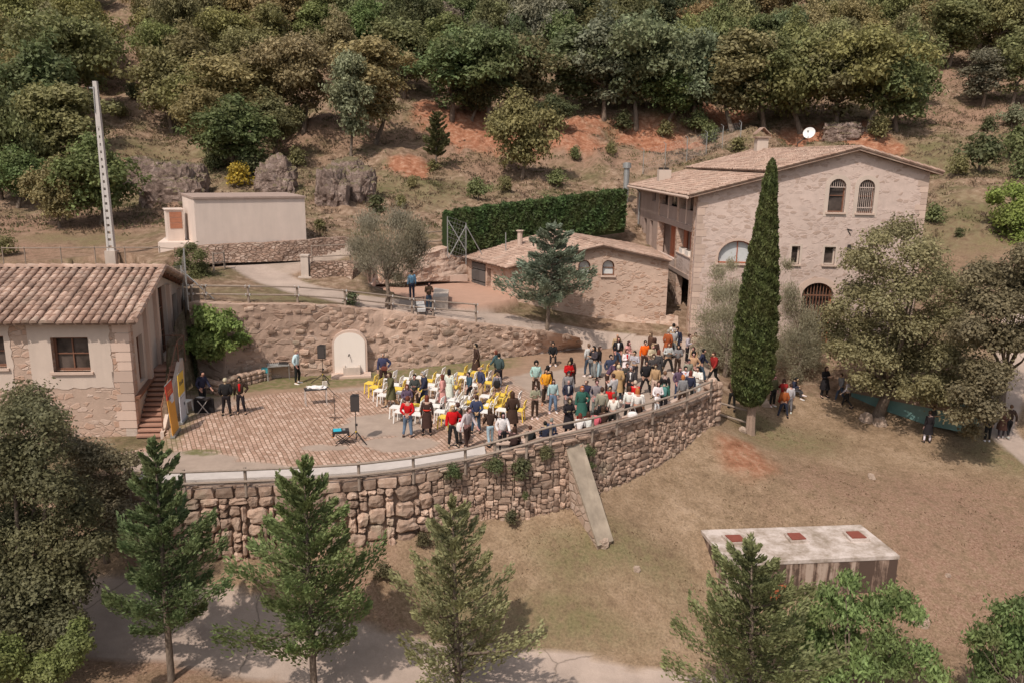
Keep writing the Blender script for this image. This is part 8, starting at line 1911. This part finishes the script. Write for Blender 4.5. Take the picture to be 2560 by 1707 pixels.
P_(1587, 876, 'phone', -30, 1.70, 'top', 'lgry', 'trousers', 'char', 'short', 'h_blk', 'black haired man in pale grey sweater with a dark belt bag')
P_(1569, 906, 'phone', 10, 1.62, 'jacket', 'char', 'trousers', 'dbrn', 'short', 'h_brn', 'person in charcoal jacket looking at a phone in mid crowd')
P_(1578, 914, 'relax', -30, 1.68, 'jacket', 'char', 'trousers', 'blk', 'short', 'h_gry', 'grey haired man in dark blazer with white collar')
P_(1614, 851, 'relax', 5, 1.72, 'jacket', 'org', 'trousers', 'dbrn', 'short', 'h_blk', 'man in vivid orange jacket')
P_(1627, 830, 'relax', -60, 1.74, 'jacket', 'brn', 'trousers', 'dbrn', 'long', 'h_lbr', 'long haired person in brown coat behind the orange jacket')
P_(1638, 844, 'stand', 160, 1.72, 'coat', 'dbrn', 'trousers', 'blk', 'bob', 'h_brn', 'person in very dark coat right behind the orange jacket')
P_(1633, 861, 'phone', 20, 1.62, 'jacket', 'beig', 'trousers', 'tan', 'bob', 'h_bln', 'blond woman in beige vest right of the orange jacket')
P_(1648, 873, 'relax', 150, 1.68, 'coat', 'char', 'trousers', 'blk', 'long', 'h_aub', 'long haired woman in long charcoal coat behind the black jumper man')
P_(1635, 884, 'crossed', 0, 1.72, 'top', 'char', 'trousers', 'blk', 'short', 'h_brn', 'man in charcoal jumper standing in mid crowd with arms folded')
P_(1617, 901, 'wide', 0, 1.68, 'puffer', 'blk', 'trousers', 'blk', 'hood', 'blk', 'person in black hooded jacket standing with legs apart')
P_(1640, 909, 'relax', -20, 1.68, 'jacket', 'cam', 'trousers', 'beig', 'short', 'h_brn', 'person in tan jumper and beige trousers right of the legs apart figure')
P_(1673, 856, 'crosswide', 0, 1.66, 'jacket', 'lgry', 'trousers', 'blk', 'long', 'h_aub', 'girl in pale grey sweatshirt with folded arms, black leggings and white shoes', 'wht')
P_(1697, 861, 'phone', -10, 1.66, 'jacket', 'gry', 'trousers', 'dbrn', 'long', 'h_blk', 'girl in grey cardigan photographing with a phone')
P_(1672, 823, 'pockets', 160, 1.72, 'coat', 'rust', 'trousers', 'dbrn', 'short', 'h_gry', 'man in rust coloured coat seen from behind at the rear of the crowd')
P_(1678, 817, 'stand', 180, 1.74, 'jacket', 'gry', 'trousers', 'blk', 'cap', 'wht', 'person in white cap next to the rust coat')
P_(1685, 808, 'stand', 170, 1.78, 'jacket', 'wht', 'trousers', 'blk', 'short', 'h_blk', 'dark haired person farthest back, behind the white cap')
P_(1687, 821, 'pockets', 10, 1.72, 'top', 'lil', 'trousers', 'gry', 'short', 'h_gry', 'man in grey shirt between the rust coat and the navy coat')
P_(1694, 817, 'relax', -30, 1.76, 'coat', 'nav2', 'trousers', 'blk', 'short', 'h_blk', 'man in long navy coat with a white scarf at the rear')
P_(1725, 835, 'phone', 60, 1.62, 'jacket', 'lil', 'trousers', 'blk', 'short', 'h_brn', 'person in lilac sweater looking down near the house corner')
P_(1740, 831, 'stand', 0, 1.70, 'coat', 'beig', 'trousers', 'tan', 'short', 'h_brn', 'person in beige coat at the rear right by the olive tree')
P_(1734, 866, 'relax', -50, 1.60, 'jacket', 'tan', 'trousers', 'brn', 'bob', 'h_brn', 'brown haired person just behind the tan sweater man')
P_(1735, 879, 'hip', -10, 1.74, 'top', 'tan', 'trousers', 'brn', 'afro', 'h_blk', 'black haired man in tan sweater')
P_(1723, 896, 'relax', 5, 1.58, 'top', 'grol', 'trousers', 'gry', 'cap', 'blk', 'boy in black cap and grey top in front of the tan sweater man')
P_(1715, 914, 'phone', 5, 1.68, 'jacket', 'wht', 'trousers', 'blk', 'short', 'h_blk', 'man in white jacket with a pink scarf')
P_(1700, 916, 'pockets', 20, 1.64, 'jacket', 'purp', 'trousers', 'navy', 'bob', 'h_brn', 'woman in dark plum jacket left of the white jacket and pink scarf')
P_(1745, 915, 'phone', -30, 1.74, 'jacket', 'wht', 'trousers', 'wht', 'short', 'h_blk', 'man in white tracksuit at the right end of the fence')
P_(1730, 925, 'relax', 170, 1.66, 'jacket', 'nav2', 'trousers', 'blk', 'long', 'h_aub', 'woman with long auburn hair in dark jacket left of the white tracksuit')
P_(1713, 936, 'relax', 185, 1.62, 'puffer', 'gry', 'trousers', 'dbrn', 'bob', 'h_org', 'person in grey hooded jacket seen from behind at the fence near the wall end')
P_(1761, 871, 'walk', 70, 1.72, 'jacket', 'nav2', 'trousers', 'djean', 'short', 'h_blk', 'man in dark jacket and jeans walking toward the olive tree')
P_(1785, 879, 'walk', -60, 1.72, 'jacket', 'dred', 'trousers', 'blk', 'short', 'h_brn', 'person in dark red checked jacket walking by the pale olive tree')
# --- the lawn on the right
P_(1835, 941, 'crossed', 160, 1.70, 'jacket', 'brn', 'trousers', 'blk', 'short', 'h_blk', 'dark figure half hidden left of the cypress crown')
P_(1938, 936, 'stand', 20, 1.68, 'jacket', 'olv', 'trousers', 'blk', 'short', 'h_blk', 'dark figure just right of the cypress', 'wht')
P_(1961, 945, 'lean', 170, 1.68, 'coat', 'dred', 'trousers', 'blk', 'long', 'h_brn', 'woman in dark red coat behind the orange jacket on the lawn')
P_(1978, 957, 'stand', 190, 1.60, 'jacket', 'lgry', 'trousers', 'gry', 'short', 'h_brn', 'person in pale grey jacket right behind the orange jacket on the lawn', 'wht')
P_(1963, 967, 'wide', 180, 1.62, 'jacket', 'rust', 'trousers', 'nav2', 'short', 'h_aub', 'person in burnt orange jacket standing legs apart on the lawn')
P_(1992, 942, 'sitx', 60, 1.62, 'jacket', 'nav2', 'trousers', 'char', 'short', 'h_blk', 'person in dark clothes sitting on the grass left of the oak shade', 'wht', 0.0+ground(at_z(1992, 960, -1).x, at_z(1992, 960, -1).y)+0.42-0.35)
P_(2068, 915, 'crossed', 20, 1.72, 'coat', 'blk', 'trousers', 'blk', 'long', 'h_brn', 'woman in long black coat in the shade left of the big oak')
P_(2104, 932, 'walk', -70, 1.62, 'jacket', 'gry', 'trousers', 'djean', 'short', 'h_brn', 'person in grey jacket walking left of the big oak trunk')
P_(2119, 947, 'walk', -110, 1.58, 'top', 'lgry', 'trousers', 'blk', 'short', 'h_brn', 'person in pale top walking nearest the big oak trunk')
P_(2184, 930, 'walk', -60, 1.66, 'jacket', 'blk', 'trousers', 'blk', 'short', 'h_blk', 'dark figure walking behind the big oak trunk')
P_(2337, 1014, 'phone', 20, 1.64, 'jacket', 'char', 'trousers', 'char', 'short', 'h_brn', 'dark dressed person behind the white trousers under the big oak')
P_(2326, 1025, 'relax', 185, 1.62, 'coat', 'blk', 'trousers', 'wht', 'short', 'h_brn', 'person in black coat and white trousers under the big oak')
P_(2513, 1014, 'walkp', 150, 1.66, 'coat', 'brn', 'trousers', 'char', 'short', 'h_brn', 'person in long brown coat on the path at the right edge', 'wht')
P_(2530, 1010, 'walk', 170, 1.74, 'jacket', 'dbrn', 'trousers', 'blk', 'short', 'h_lbr', 'man in dark jacket on the path right of the long brown coat', 'wht')
P_(2478, 1022, 'stand', 180, 1.66, 'jacket', 'blk', 'trousers', 'blk', 'short', 'h_blk', 'dark figure mostly hidden by hanging oak branches near the path', 'wht')

# parts of the clothing that stand out
def extra(lbl, name, color, c, size, belt=False):
    p = near(lbl); mb = MB()
    if belt: mb.lathe([(size[0], -size[2]/2), (size[0]*1.02, size[2]/2)], c, 14, 0.76)
    else: mb.lathe([(0.01, -size[2]/2), (size[0], -size[2]/2+0.03), (size[0]*0.9, 0), (size[0]*1.15, size[2]/2-0.03), (0.02, size[2]/2)], c, 8, size[1]/size[0])
    mb.build(name, CLOTH, p, True, color)
def near(lbl): return next(p for p in PEOPLE if lbl in p['label'])
extra('with red belt', 'belt', (0.6, 0.05, 0.03), (0, 0, 1.10), (0.165, 0, 0.05), True)
for l_, c_ in (('over a red top facing', C_['red']), ('over a bright red top', C_['red']), ('over a white shirt', C_['wht']), ('with a pink scarf', (0.6, 0.2, 0.16)), ('over a pale shirt', C_['lgry']), ('with a white scarf', C_['wht']), ('with black shoulders', C_['yor']), ('with white collar', C_['wht'])):
    extra(l_, 'scarf' if 'scarf' in l_ else 'shirt_front', c_, (0.0, -0.085, 1.24), (0.055, 0.045, 0.36))
# bags
def bag(loc, label, color, size=(0.3, 0.14, 0.32), rz=0, name='bag', parent=None):
    r = empty(name, loc, rz, label, 'bag'); bm = bmesh.new(); bmesh.ops.create_icosphere(bm, subdivisions=3, radius=1)
    for v in bm.verts: q = v.co; n = (abs(q.x)**3+abs(q.y)**3+abs(q.z)**3)**(1/3); v.co = Vector((q.x/n*size[0]/2, q.y/n*size[1]/2, q.z/n*size[2]/2+size[2]/2))
    me = bpy.data.meshes.new('pouch'); bm.to_mesh(me); bm.free(); a = me.attributes.new('tint', 'FLOAT', 'FACE'); a.data.foreach_set('value', [1.0]*len(me.polygons)); me.materials.append(CLOTH); link('pouch', me, r, color)
    mb = MB(); mb.tube([(-size[0]*0.3, 0, size[2]*0.9), (-size[0]*0.2, 0, size[2]*1.35), (size[0]*0.2, 0, size[2]*1.35), (size[0]*0.3, 0, size[2]*0.9)], 0.012, 5); mb.build('strap', CLOTH, r, color=tuple(c*0.7 for c in color)); return r
def onp(lbl, off): p = near(lbl); return p.location + (Matrix.Rotation(p.rotation_euler.z, 3, 'Z') @ Vector(off))*p.scale.z
bag(onp('balding man in navy jacket with', (0.06, -0.19, 0.88)), 'brown leather shoulder bag at the hip of the balding man in navy', (0.16, 0.05, 0.035), (0.3, 0.12, 0.22))
bag(onp('child in patterned jacket', (0, 0.17, 0.8)), 'black backpack on the child in shorts', C_['blk'], (0.28, 0.16, 0.36), name='backpack')
bag(onp('person in green jacket with', (0, 0.18, 0.98)), 'teal backpack on the person in the green jacket', (0.10, 0.24, 0.22), (0.30, 0.17, 0.42), name='backpack')
bag(onp('long haired girl in charcoal', (0.0, -0.20, 0.84)), 'small grey shoulder bag of the girl in the charcoal jacket', C_['gry'], (0.24, 0.1, 0.2))
bag(onp('blond woman in bright red', (0.30, -0.12, 0.62)), 'white cloth bag hanging beside the blond woman in red', C_['wht'], (0.34, 0.16, 0.40))
p, tg = along(FRONT, FL_, s_at(1590)); bag((p.x-0.1, p.y+0.35, 0.42), 'white backpack with black straps resting on the bench at the fence', C_['wht'], (0.42, 0.26, 0.40), name='backpack')
# pushchair child on the upper lane
q = hit(1052, 792); ps = empty('pushchair', q, 0.3, 'small pushchair with a pale blanket on the upper lane beside the long haired woman', 'pushchair')
mb = MB(); mb.hexa([Vector(v) for v in ((-0.2, -0.25, 0.3), (0.2, -0.25, 0.3), (0.2, 0.2, 0.28), (-0.2, 0.2, 0.28))], [Vector(v) for v in ((-0.22, -0.25, 0.45), (0.22, -0.25, 0.45), (0.22, 0.25, 0.8), (-0.22, 0.25, 0.8))]); mb.build('seat', CLOTH, ps, color=C_['lgry'])
for x in (-0.22, 0.22):
    for y in (-0.25, 0.22):
        mb = MB(); mb.tube([(x-0.02, y, 0.11), (x+0.02, y, 0.11)], 0.11, 10); mb.build('wheel', CLOTH, ps, color=C_['blk'])
mb = MB()
for x in (-0.22, 0.22): mb.bar((x, -0.25, 0.1), (x, 0.25, 0.75), 0.025, 0.025); mb.bar((x, 0.22, 0.1), (x, 0.3, 1.0), 0.025, 0.025)
mb.bar((-0.22, 0.3, 1.0), (0.22, 0.3, 1.0), 0.03, 0.03); mb.build('frame', M_IRON, ps)

# ================================================================== STAGE EQUIPMENT
M_BLK = m_plain('black_plastic', (0.035, 0.03, 0.03), 0.5, 0, 0.2); M_GRILLE = m_plain('speaker_grille', (0.065, 0.055, 0.052), 0.7, 0.2, 0.3, 90, 0.4)
def speaker(fx, fy, tx, ty, bw, bh, lab1, lab2, rz):
    b = at_z(fx, fy, 0); t = depth(b); H = (at_t(tx, ty, t).z); h = bh*t/FPX*1.02; w = bw*t/FPX; zb = H-h
    st = empty('speaker_stand', b, rz, lab1, 'speaker stand', 'tripod speaker stands')
    mb = MB(); mb.tube([(0, 0, 0.1), (0, 0, zb*0.55)], 0.022, 8); mb.tube([(0, 0, zb*0.55), (0, 0, zb-0.002)], 0.016, 8); mb.build('pole', M_BLK, st)
    mb = MB(); mb.box((0.02, 0, zb*0.55), (0.09, 0.07, 0.08)); mb.build('clamp', M_BLK, st)
    mb = MB(); mb.tube([(0, 0, 0.40), (0, 0, 0.46)], 0.035, 8); mb.build('collar', m_plain('yellow_collar', (0.6, 0.42, 0.05), 0.5), st)
    for k in range(3):
        a = R(200+120*k); mb = MB(); mb.bar((0.02*math.cos(a), 0.02*math.sin(a), 0.42), (0.58*math.cos(a), 0.58*math.sin(a), 0.015), 0.03, 0.03); mb.bar((0, 0, 0.12), (0.30*math.cos(a), 0.30*math.sin(a), 0.215), 0.018, 0.018); mb.build('leg', M_BLK, st)
    sp = empty('loudspeaker', (b.x, b.y, zb), rz, lab2, 'loudspeaker', 'loudspeakers on stands')
    mb = MB(); mb.hexa([Vector(v) for v in ((-w/2, -0.14, 0), (w/2, -0.14, 0), (w*0.38, 0.17, 0), (-w*0.38, 0.17, 0))], [Vector(v) for v in ((-w/2, -0.14, h), (w/2, -0.14, h), (w*0.38, 0.17, h), (-w*0.38, 0.17, h))]); mb.build('cabinet', M_BLK, sp)
    mb = MB(); mb.box((0, -0.148, h*0.5), (w*0.9, 0.014, h*0.9)); mb.build('grille', M_GRILLE, sp)
    mb = MB(); mb.bar((-0.08, 0.02, h+0.015), (0.08, 0.02, h+0.015), 0.04, 0.026); mb.build('handle', M_BLK, sp)
speaker(891, 1104, 891, 979, 22, 39, 'black tripod stand nearer the fence, in the middle of the setts', 'black loudspeaker on the tripod nearer the fence', R(4))
speaker(808, 956, 807, 858, 19, 32, 'black tripod stand in front of the wall fountain side', 'black loudspeaker in front of the back wall left of the fountain', R(-6))
def table(name, corners, h, label, top_mat, lab_cat='table', leg_mat=M_METAL, th=0.03):
    c = sum(corners, Vector())/4; r = empty(name, (c.x, c.y, 0), 0, label, lab_cat); L = [v-Vector((c.x, c.y, 0)) for v in corners]
    mb = MB(); mb.hexa([Vector((v.x, v.y, h-th)) for v in L], [Vector((v.x, v.y, h)) for v in L]); mb.build('table_top', top_mat, r)
    for v in L: mb = MB(); q = v*0.93; mb.tube([(q.x, q.y, 0), (q.x, q.y, h-th)], 0.018, 6); mb.build('leg', leg_mat, r)
    return r
hz = 0.72
tb = [at_z(x, y, hz) for x, y in ((668, 917), (724, 913), (720, 904), (668, 908))]; table('folding_table', tb, hz, 'folding table with pale legs carrying mixing gear by the man in pale blue', M_METAL)
c = at_z(684, 910, hz); mx = empty('mixing_desk', (c.x, c.y, hz), 0.05, 'flat grey mixing desk on the left half of the folding table', 'mixer'); mb = MB(); mb.hexa([Vector(v) for v in ((-0.32, -0.14, 0.002), (0.26, -0.14, 0.002), (0.26, 0.16, 0.002), (-0.32, 0.16, 0.002))], [Vector(v) for v in ((-0.32, -0.14, 0.04), (0.26, -0.14, 0.04), (0.26, 0.16, 0.09), (-0.32, 0.16, 0.09))]); mb.build('case', M_METAL, mx)
for i in range(6): mb = MB(); mb.box((-0.27+i*0.09, -0.03, 0.072), (0.03, 0.1, 0.02)); mb.build('fader', M_BLK, mx)
c = at_z(710, 909, hz); tt = empty('turntable', (c.x, c.y, hz), 0, 'black deck on the right half of the folding table', 'turntable'); mb = MB(); mb.box((0, 0, 0.04), (0.38, 0.26, 0.07)); mb.build('case', M_BLK, tt); mb = MB(); mb.tube([(0, 0, 0.077), (0, 0, 0.09)], 0.11, 14); mb.build('platter', M_IRON, tt)
c = at_z(664, 950, 0); r = empty('stool', (c.x, c.y, 0), 0.1, 'tall narrow stand with a turquoise box on top left of the folding table', 'stool')
mb = MB(); mb.box((0, 0, 0.52), (0.3, 0.3, 0.22)); mb.build('turquoise_box', PAINT, r, color=(0.06, 0.33, 0.38))
for sx in (-1, 1):
    for sy in (-1, 1): mb = MB(); mb.bar((sx*0.12, sy*0.12, 0), (sx*0.12, sy*0.12, 0.41), 0.025, 0.025); mb.build('leg', M_CAP, r)
c = at_z(688, 938, 0); r = empty('equipment_case', (c.x, c.y, 0), 0.3, 'black flight case with tangled white gear under the folding table', 'case'); mb = MB(); mb.box((0, 0, 0.16), (0.5, 0.34, 0.32)); mb.build('case_body', M_BLK, r)
mb = MB()
for i in range(9): mb.bar((rc.uniform(-0.2, 0.2), rc.uniform(-0.15, 0.15), 0.33), (rc.uniform(-0.25, 0.25), rc.uniform(-0.15, 0.15), 0.47), 0.03, 0.02)
mb.box((0, 0, 0.335), (0.4, 0.28, 0.025)); mb.build('cables', M_CAP, r)
hz = 0.74
tb = [at_z(x, y, hz) for x, y in ((762, 976), (818, 972), (815, 965), (759, 969))]; table('side_table', tb, hz, 'small dark topped table in the middle of the setts holding a crumpled white cloth', M_BLK, leg_mat=M_CAP)
c = at_z(792, 969, hz+0.02); bm = bmesh.new(); bmesh.ops.create_icosphere(bm, subdivisions=4, radius=1)
for v in bm.verts: q = v.co; n = 1+0.5*noise.noise(q*2.1)+0.3*noise.noise(q*5); v.co = Vector((q.x*0.40*n, q.y*0.13*n, max(0.004, (q.z+0.3)*0.10*n)))
me = bpy.data.meshes.new('cloth_bundle'); bm.to_mesh(me); bm.free(); me.polygons.foreach_set('use_smooth', [True]*len(me.polygons)); a = me.attributes.new('tint', 'FLOAT', 'FACE'); a.data.foreach_set('value', [1.0]*len(me.polygons)); me.materials.append(CLOTH); o = link('cloth_bundle', me, None, C_['wht']); o.location = (c.x, c.y, hz); tag(o, 'crumpled white cloth lying on the small dark topped table', 'cloth')
c = at_z(811, 968, 0.46+0.02); pz_ = at_z(812, 962, 0.8); cr = empty('small_crate', (pz_.x, pz_.y, hz), 0.4, 'small cream slatted crate standing beside the crumpled cloth', 'crate')
for i in range(4): mb = MB(); mb.box((-0.09+i*0.06, 0, 0.12), (0.03, 0.02, 0.24)); mb.build('slat', M_WHITE, cr)
for z in (0.015, 0.225): mb = MB(); mb.box((0, 0.022, z), (0.22, 0.02, 0.03)); mb.build('rail', M_WHITE, cr)
# microphone stand
b = at_z(838, 1046, 0); mi = empty('microphone_stand', b, 0, 'thin black microphone stand with boom arm and three splayed feet', 'microphone stand'); t = depth(b); H = at_t(836, 978, t).z
mb = MB(); mb.tube([(0, 0, 0.02), (-0.02, 0, H)], 0.014, 6); mb.build('pole', M_BLK, mi); mb = MB(); mb.tube([(0.22, 0.05, H-0.22), (-0.02, 0, H), (-0.22, -0.05, H+0.25)], 0.011, 6); mb.build('boom', M_BLK, mi); mb = MB(); mb.tube([(-0.22, -0.05, H+0.25), (-0.29, -0.07, H+0.29)], [0.02, 0.032], 8); mb.build('microphone', M_BLK, mi)
for k in range(3): a = R(-90+120*k); mb = MB(); mb.bar((0, 0, 0.06), (0.32*math.cos(a), 0.32*math.sin(a), 0.012), 0.02, 0.02); mb.build('foot', M_BLK, mi)
# percussion box on cross stand
b = at_z(857, 1110, 0); t = depth(b); pc_ = at_t(851, 1072, t); r = empty('cross_stand', (b.x, b.y, 0), 0.2, 'low black cross legged stand beside the nearer speaker tripod', 'stand'); zt_ = pc_.z-0.20
for sx in (-1, 1):
    for y in (-0.14, 0.14): mb = MB(); mb.bar((sx*0.28, y, 0.0), (-sx*0.22, y, zt_), 0.025, 0.025); mb.build('leg', M_BLK, r)
mb = MB(); mb.bar((-0.22, -0.14, zt_-0.02), (-0.22, 0.14, zt_-0.02), 0.02, 0.02); mb.build('crossbar', M_BLK, r)
pr2 = empty('step_stool', (b.x-0.06, b.y, zt_), 0.25, 'black box on four stubby orange edged legs with a turquoise top panel', 'stool')
mb = MB(); mb.box((0, 0, 0.17), (0.62, 0.38, 0.10)); mb.build('box', M_BLK, pr2); mb = MB(); mb.box((-0.13, 0, 0.226), (0.3, 0.34, 0.014)); mb.build('turquoise_panel', PAINT, pr2, color=(0.03, 0.42, 0.55)); mb = MB(); mb.box((0.12, 0.02, 0.227), (0.1, 0.2, 0.016)); mb.build('grey_panel', M_METAL, pr2)
for sx in (-1, 1):
    for sy in (-1, 1):
        mb = MB(); mb.bar((sx*0.26, sy*0.15, 0.12), (sx*0.30, sy*0.17, 0.014), 0.07, 0.05); lg_ = mb.build('leg', M_BLK, pr2); mb = MB(); mb.box((sx*0.30, sy*0.17, 0.006), (0.085, 0.065, 0.012)); mb.build('orange_foot', PAINT, lg_, color=(0.8, 0.25, 0.02))
# keyboard on stand
b = at_z(510, 1032, 0); kb = empty('keyboard_stand', b, 0.1, 'white cross legged keyboard stand draped with black cloth near the banners', 'keyboard stand')
for sx in (-1, 1): mb = MB(); mb.bar((sx*0.24, -0.12, 0.0), (-sx*0.2, -0.12, 0.6), 0.03, 0.03); mb.build('leg', M_CAP, kb)
mb = MB(); mb.hexa([Vector(v) for v in ((-0.42, 0.02, 0), (0.42, 0.02, 0), (0.42, 0.16, 0), (-0.42, 0.16, 0))], [Vector(v) for v in ((-0.40, 0.0, 0.62), (0.40, 0.0, 0.62), (0.40, 0.16, 0.62), (-0.40, 0.16, 0.62))]); mb.build('black_cloth', CLOTH, kb, color=C_['blk'])
k2 = empty('keyboard', (b.x, b.y, 0.625), -0.25, 'short electronic keyboard on the white cross legged stand', 'keyboard'); mb = MB(); mb.box((0, 0, 0.04), (0.62, 0.28, 0.08)); mb.build('case', M_BLK, k2); mb = MB(); mb.box((-0.12, -0.02, 0.084), (0.3, 0.2, 0.012)); mb.build('keys', M_CAP, k2)
# roll-up banners
def banner(name, base0, base1, top0, top1, label, secs, marks):
    L0, L1, T0, T1 = base0, base1, top0, top1; r = empty(name, (L0+L1)/2, 0, label, 'banner'); nrm = (L1-L0).cross(T0-L0).normalized(); th = nrm*0.02
    pt = lambda u, v: L0.lerp(L1, u).lerp(T0.lerp(T1, u), v)
    for i, (v0, v1, col) in enumerate(secs):
        mb = MB(); a, b, c, d = pt(0, v0), pt(1, v0), pt(1, v1), pt(0, v1); mb.hexa([a, b, b+th, a+th], [d, c, c+th, d+th]); mb.build('panel', PAINT, r, color=col)
    for (u0, u1, v0, v1, col) in marks:
        mb = MB(); sg = -1 if nrm.dot(O-L0) > 0 else 1
        o_ = -nrm*0.004*sg if sg == 1 else th+nrm*0.004; a, b, c, d = pt(u0, v0)+o_, pt(u1, v0)+o_, pt(u1, v1)+o_, pt(u0, v1)+o_; mb.add([a, b, c, d], [(0, 1, 2, 3)]); mb.build('lettering', PAINT, r, color=col)
    mb = MB(); mb.bar(L0-(L1-L0)*0.03+Vector((0, 0, 0.04)), L1+(L1-L0)*0.03+Vector((0, 0, 0.04)), 0.16, 0.08); mb.build('base', M_METAL, r); mb = MB(); mb.bar(T0+Vector((0, 0, 0.01)), T1+Vector((0, 0, 0.01)), 0.03, 0.03); mb.build('top_rail', M_METAL, r); finish(r)
OR, WH, RD, YL, BK = (0.78, 0.36, 0.05), (0.66, 0.66, 0.70), (0.62, 0.07, 0.04), (0.80, 0.52, 0.07), (0.05, 0.05, 0.06)
def bq(x0, y0, x1, y1, hgt):
    a, b = at_z(x0, y0, 0.02), at_z(x1, y1, 0.02); return a, b
a, b = bq(432, 1094, 447, 1073, 0); ta, tb_ = a+Vector((-0.2, 0.1, 2.05)), b+Vector((-0.2, 0.1, 2.05))
banner('rollup_banner', a, b, ta, tb_, 'orange roll up banner with a red top leaning beside the stairs', [(0, 0.55, OR), (0.55, 0.72, OR), (0.72, 1.0, RD)], [(0.15, 0.8, 0.84, 0.865, (0.8, 0.3, 0.1)), (0.15, 0.7, 0.80, 0.82, (0.8, 0.3, 0.1)), (0.3, 0.95, 0.66, 0.76, WH), (0.5, 0.9, 0.60, 0.66, WH), (0.2, 0.5, 0.70, 0.76, BK)])
a, b = bq(453, 1060, 466, 1042, 0); ta, tb_ = a+Vector((-0.05, 0.1, 2.05)), b+Vector((-0.05, 0.1, 2.05))
banner('rollup_banner', a, b, ta, tb_, 'white roll up banner with a yellow upper half beside the orange one', [(0, 0.56, WH), (0.56, 1.0, YL)], [(0.2, 0.35, 0.76, 0.84, BK), (0.42, 0.55, 0.76, 0.82, BK), (0.62, 0.8, 0.76, 0.84, BK), (0.15, 0.85, 0.50, 0.515, (0.3, 0.3, 0.33)), (0.65, 0.85, 0.30, 0.36, BK)])
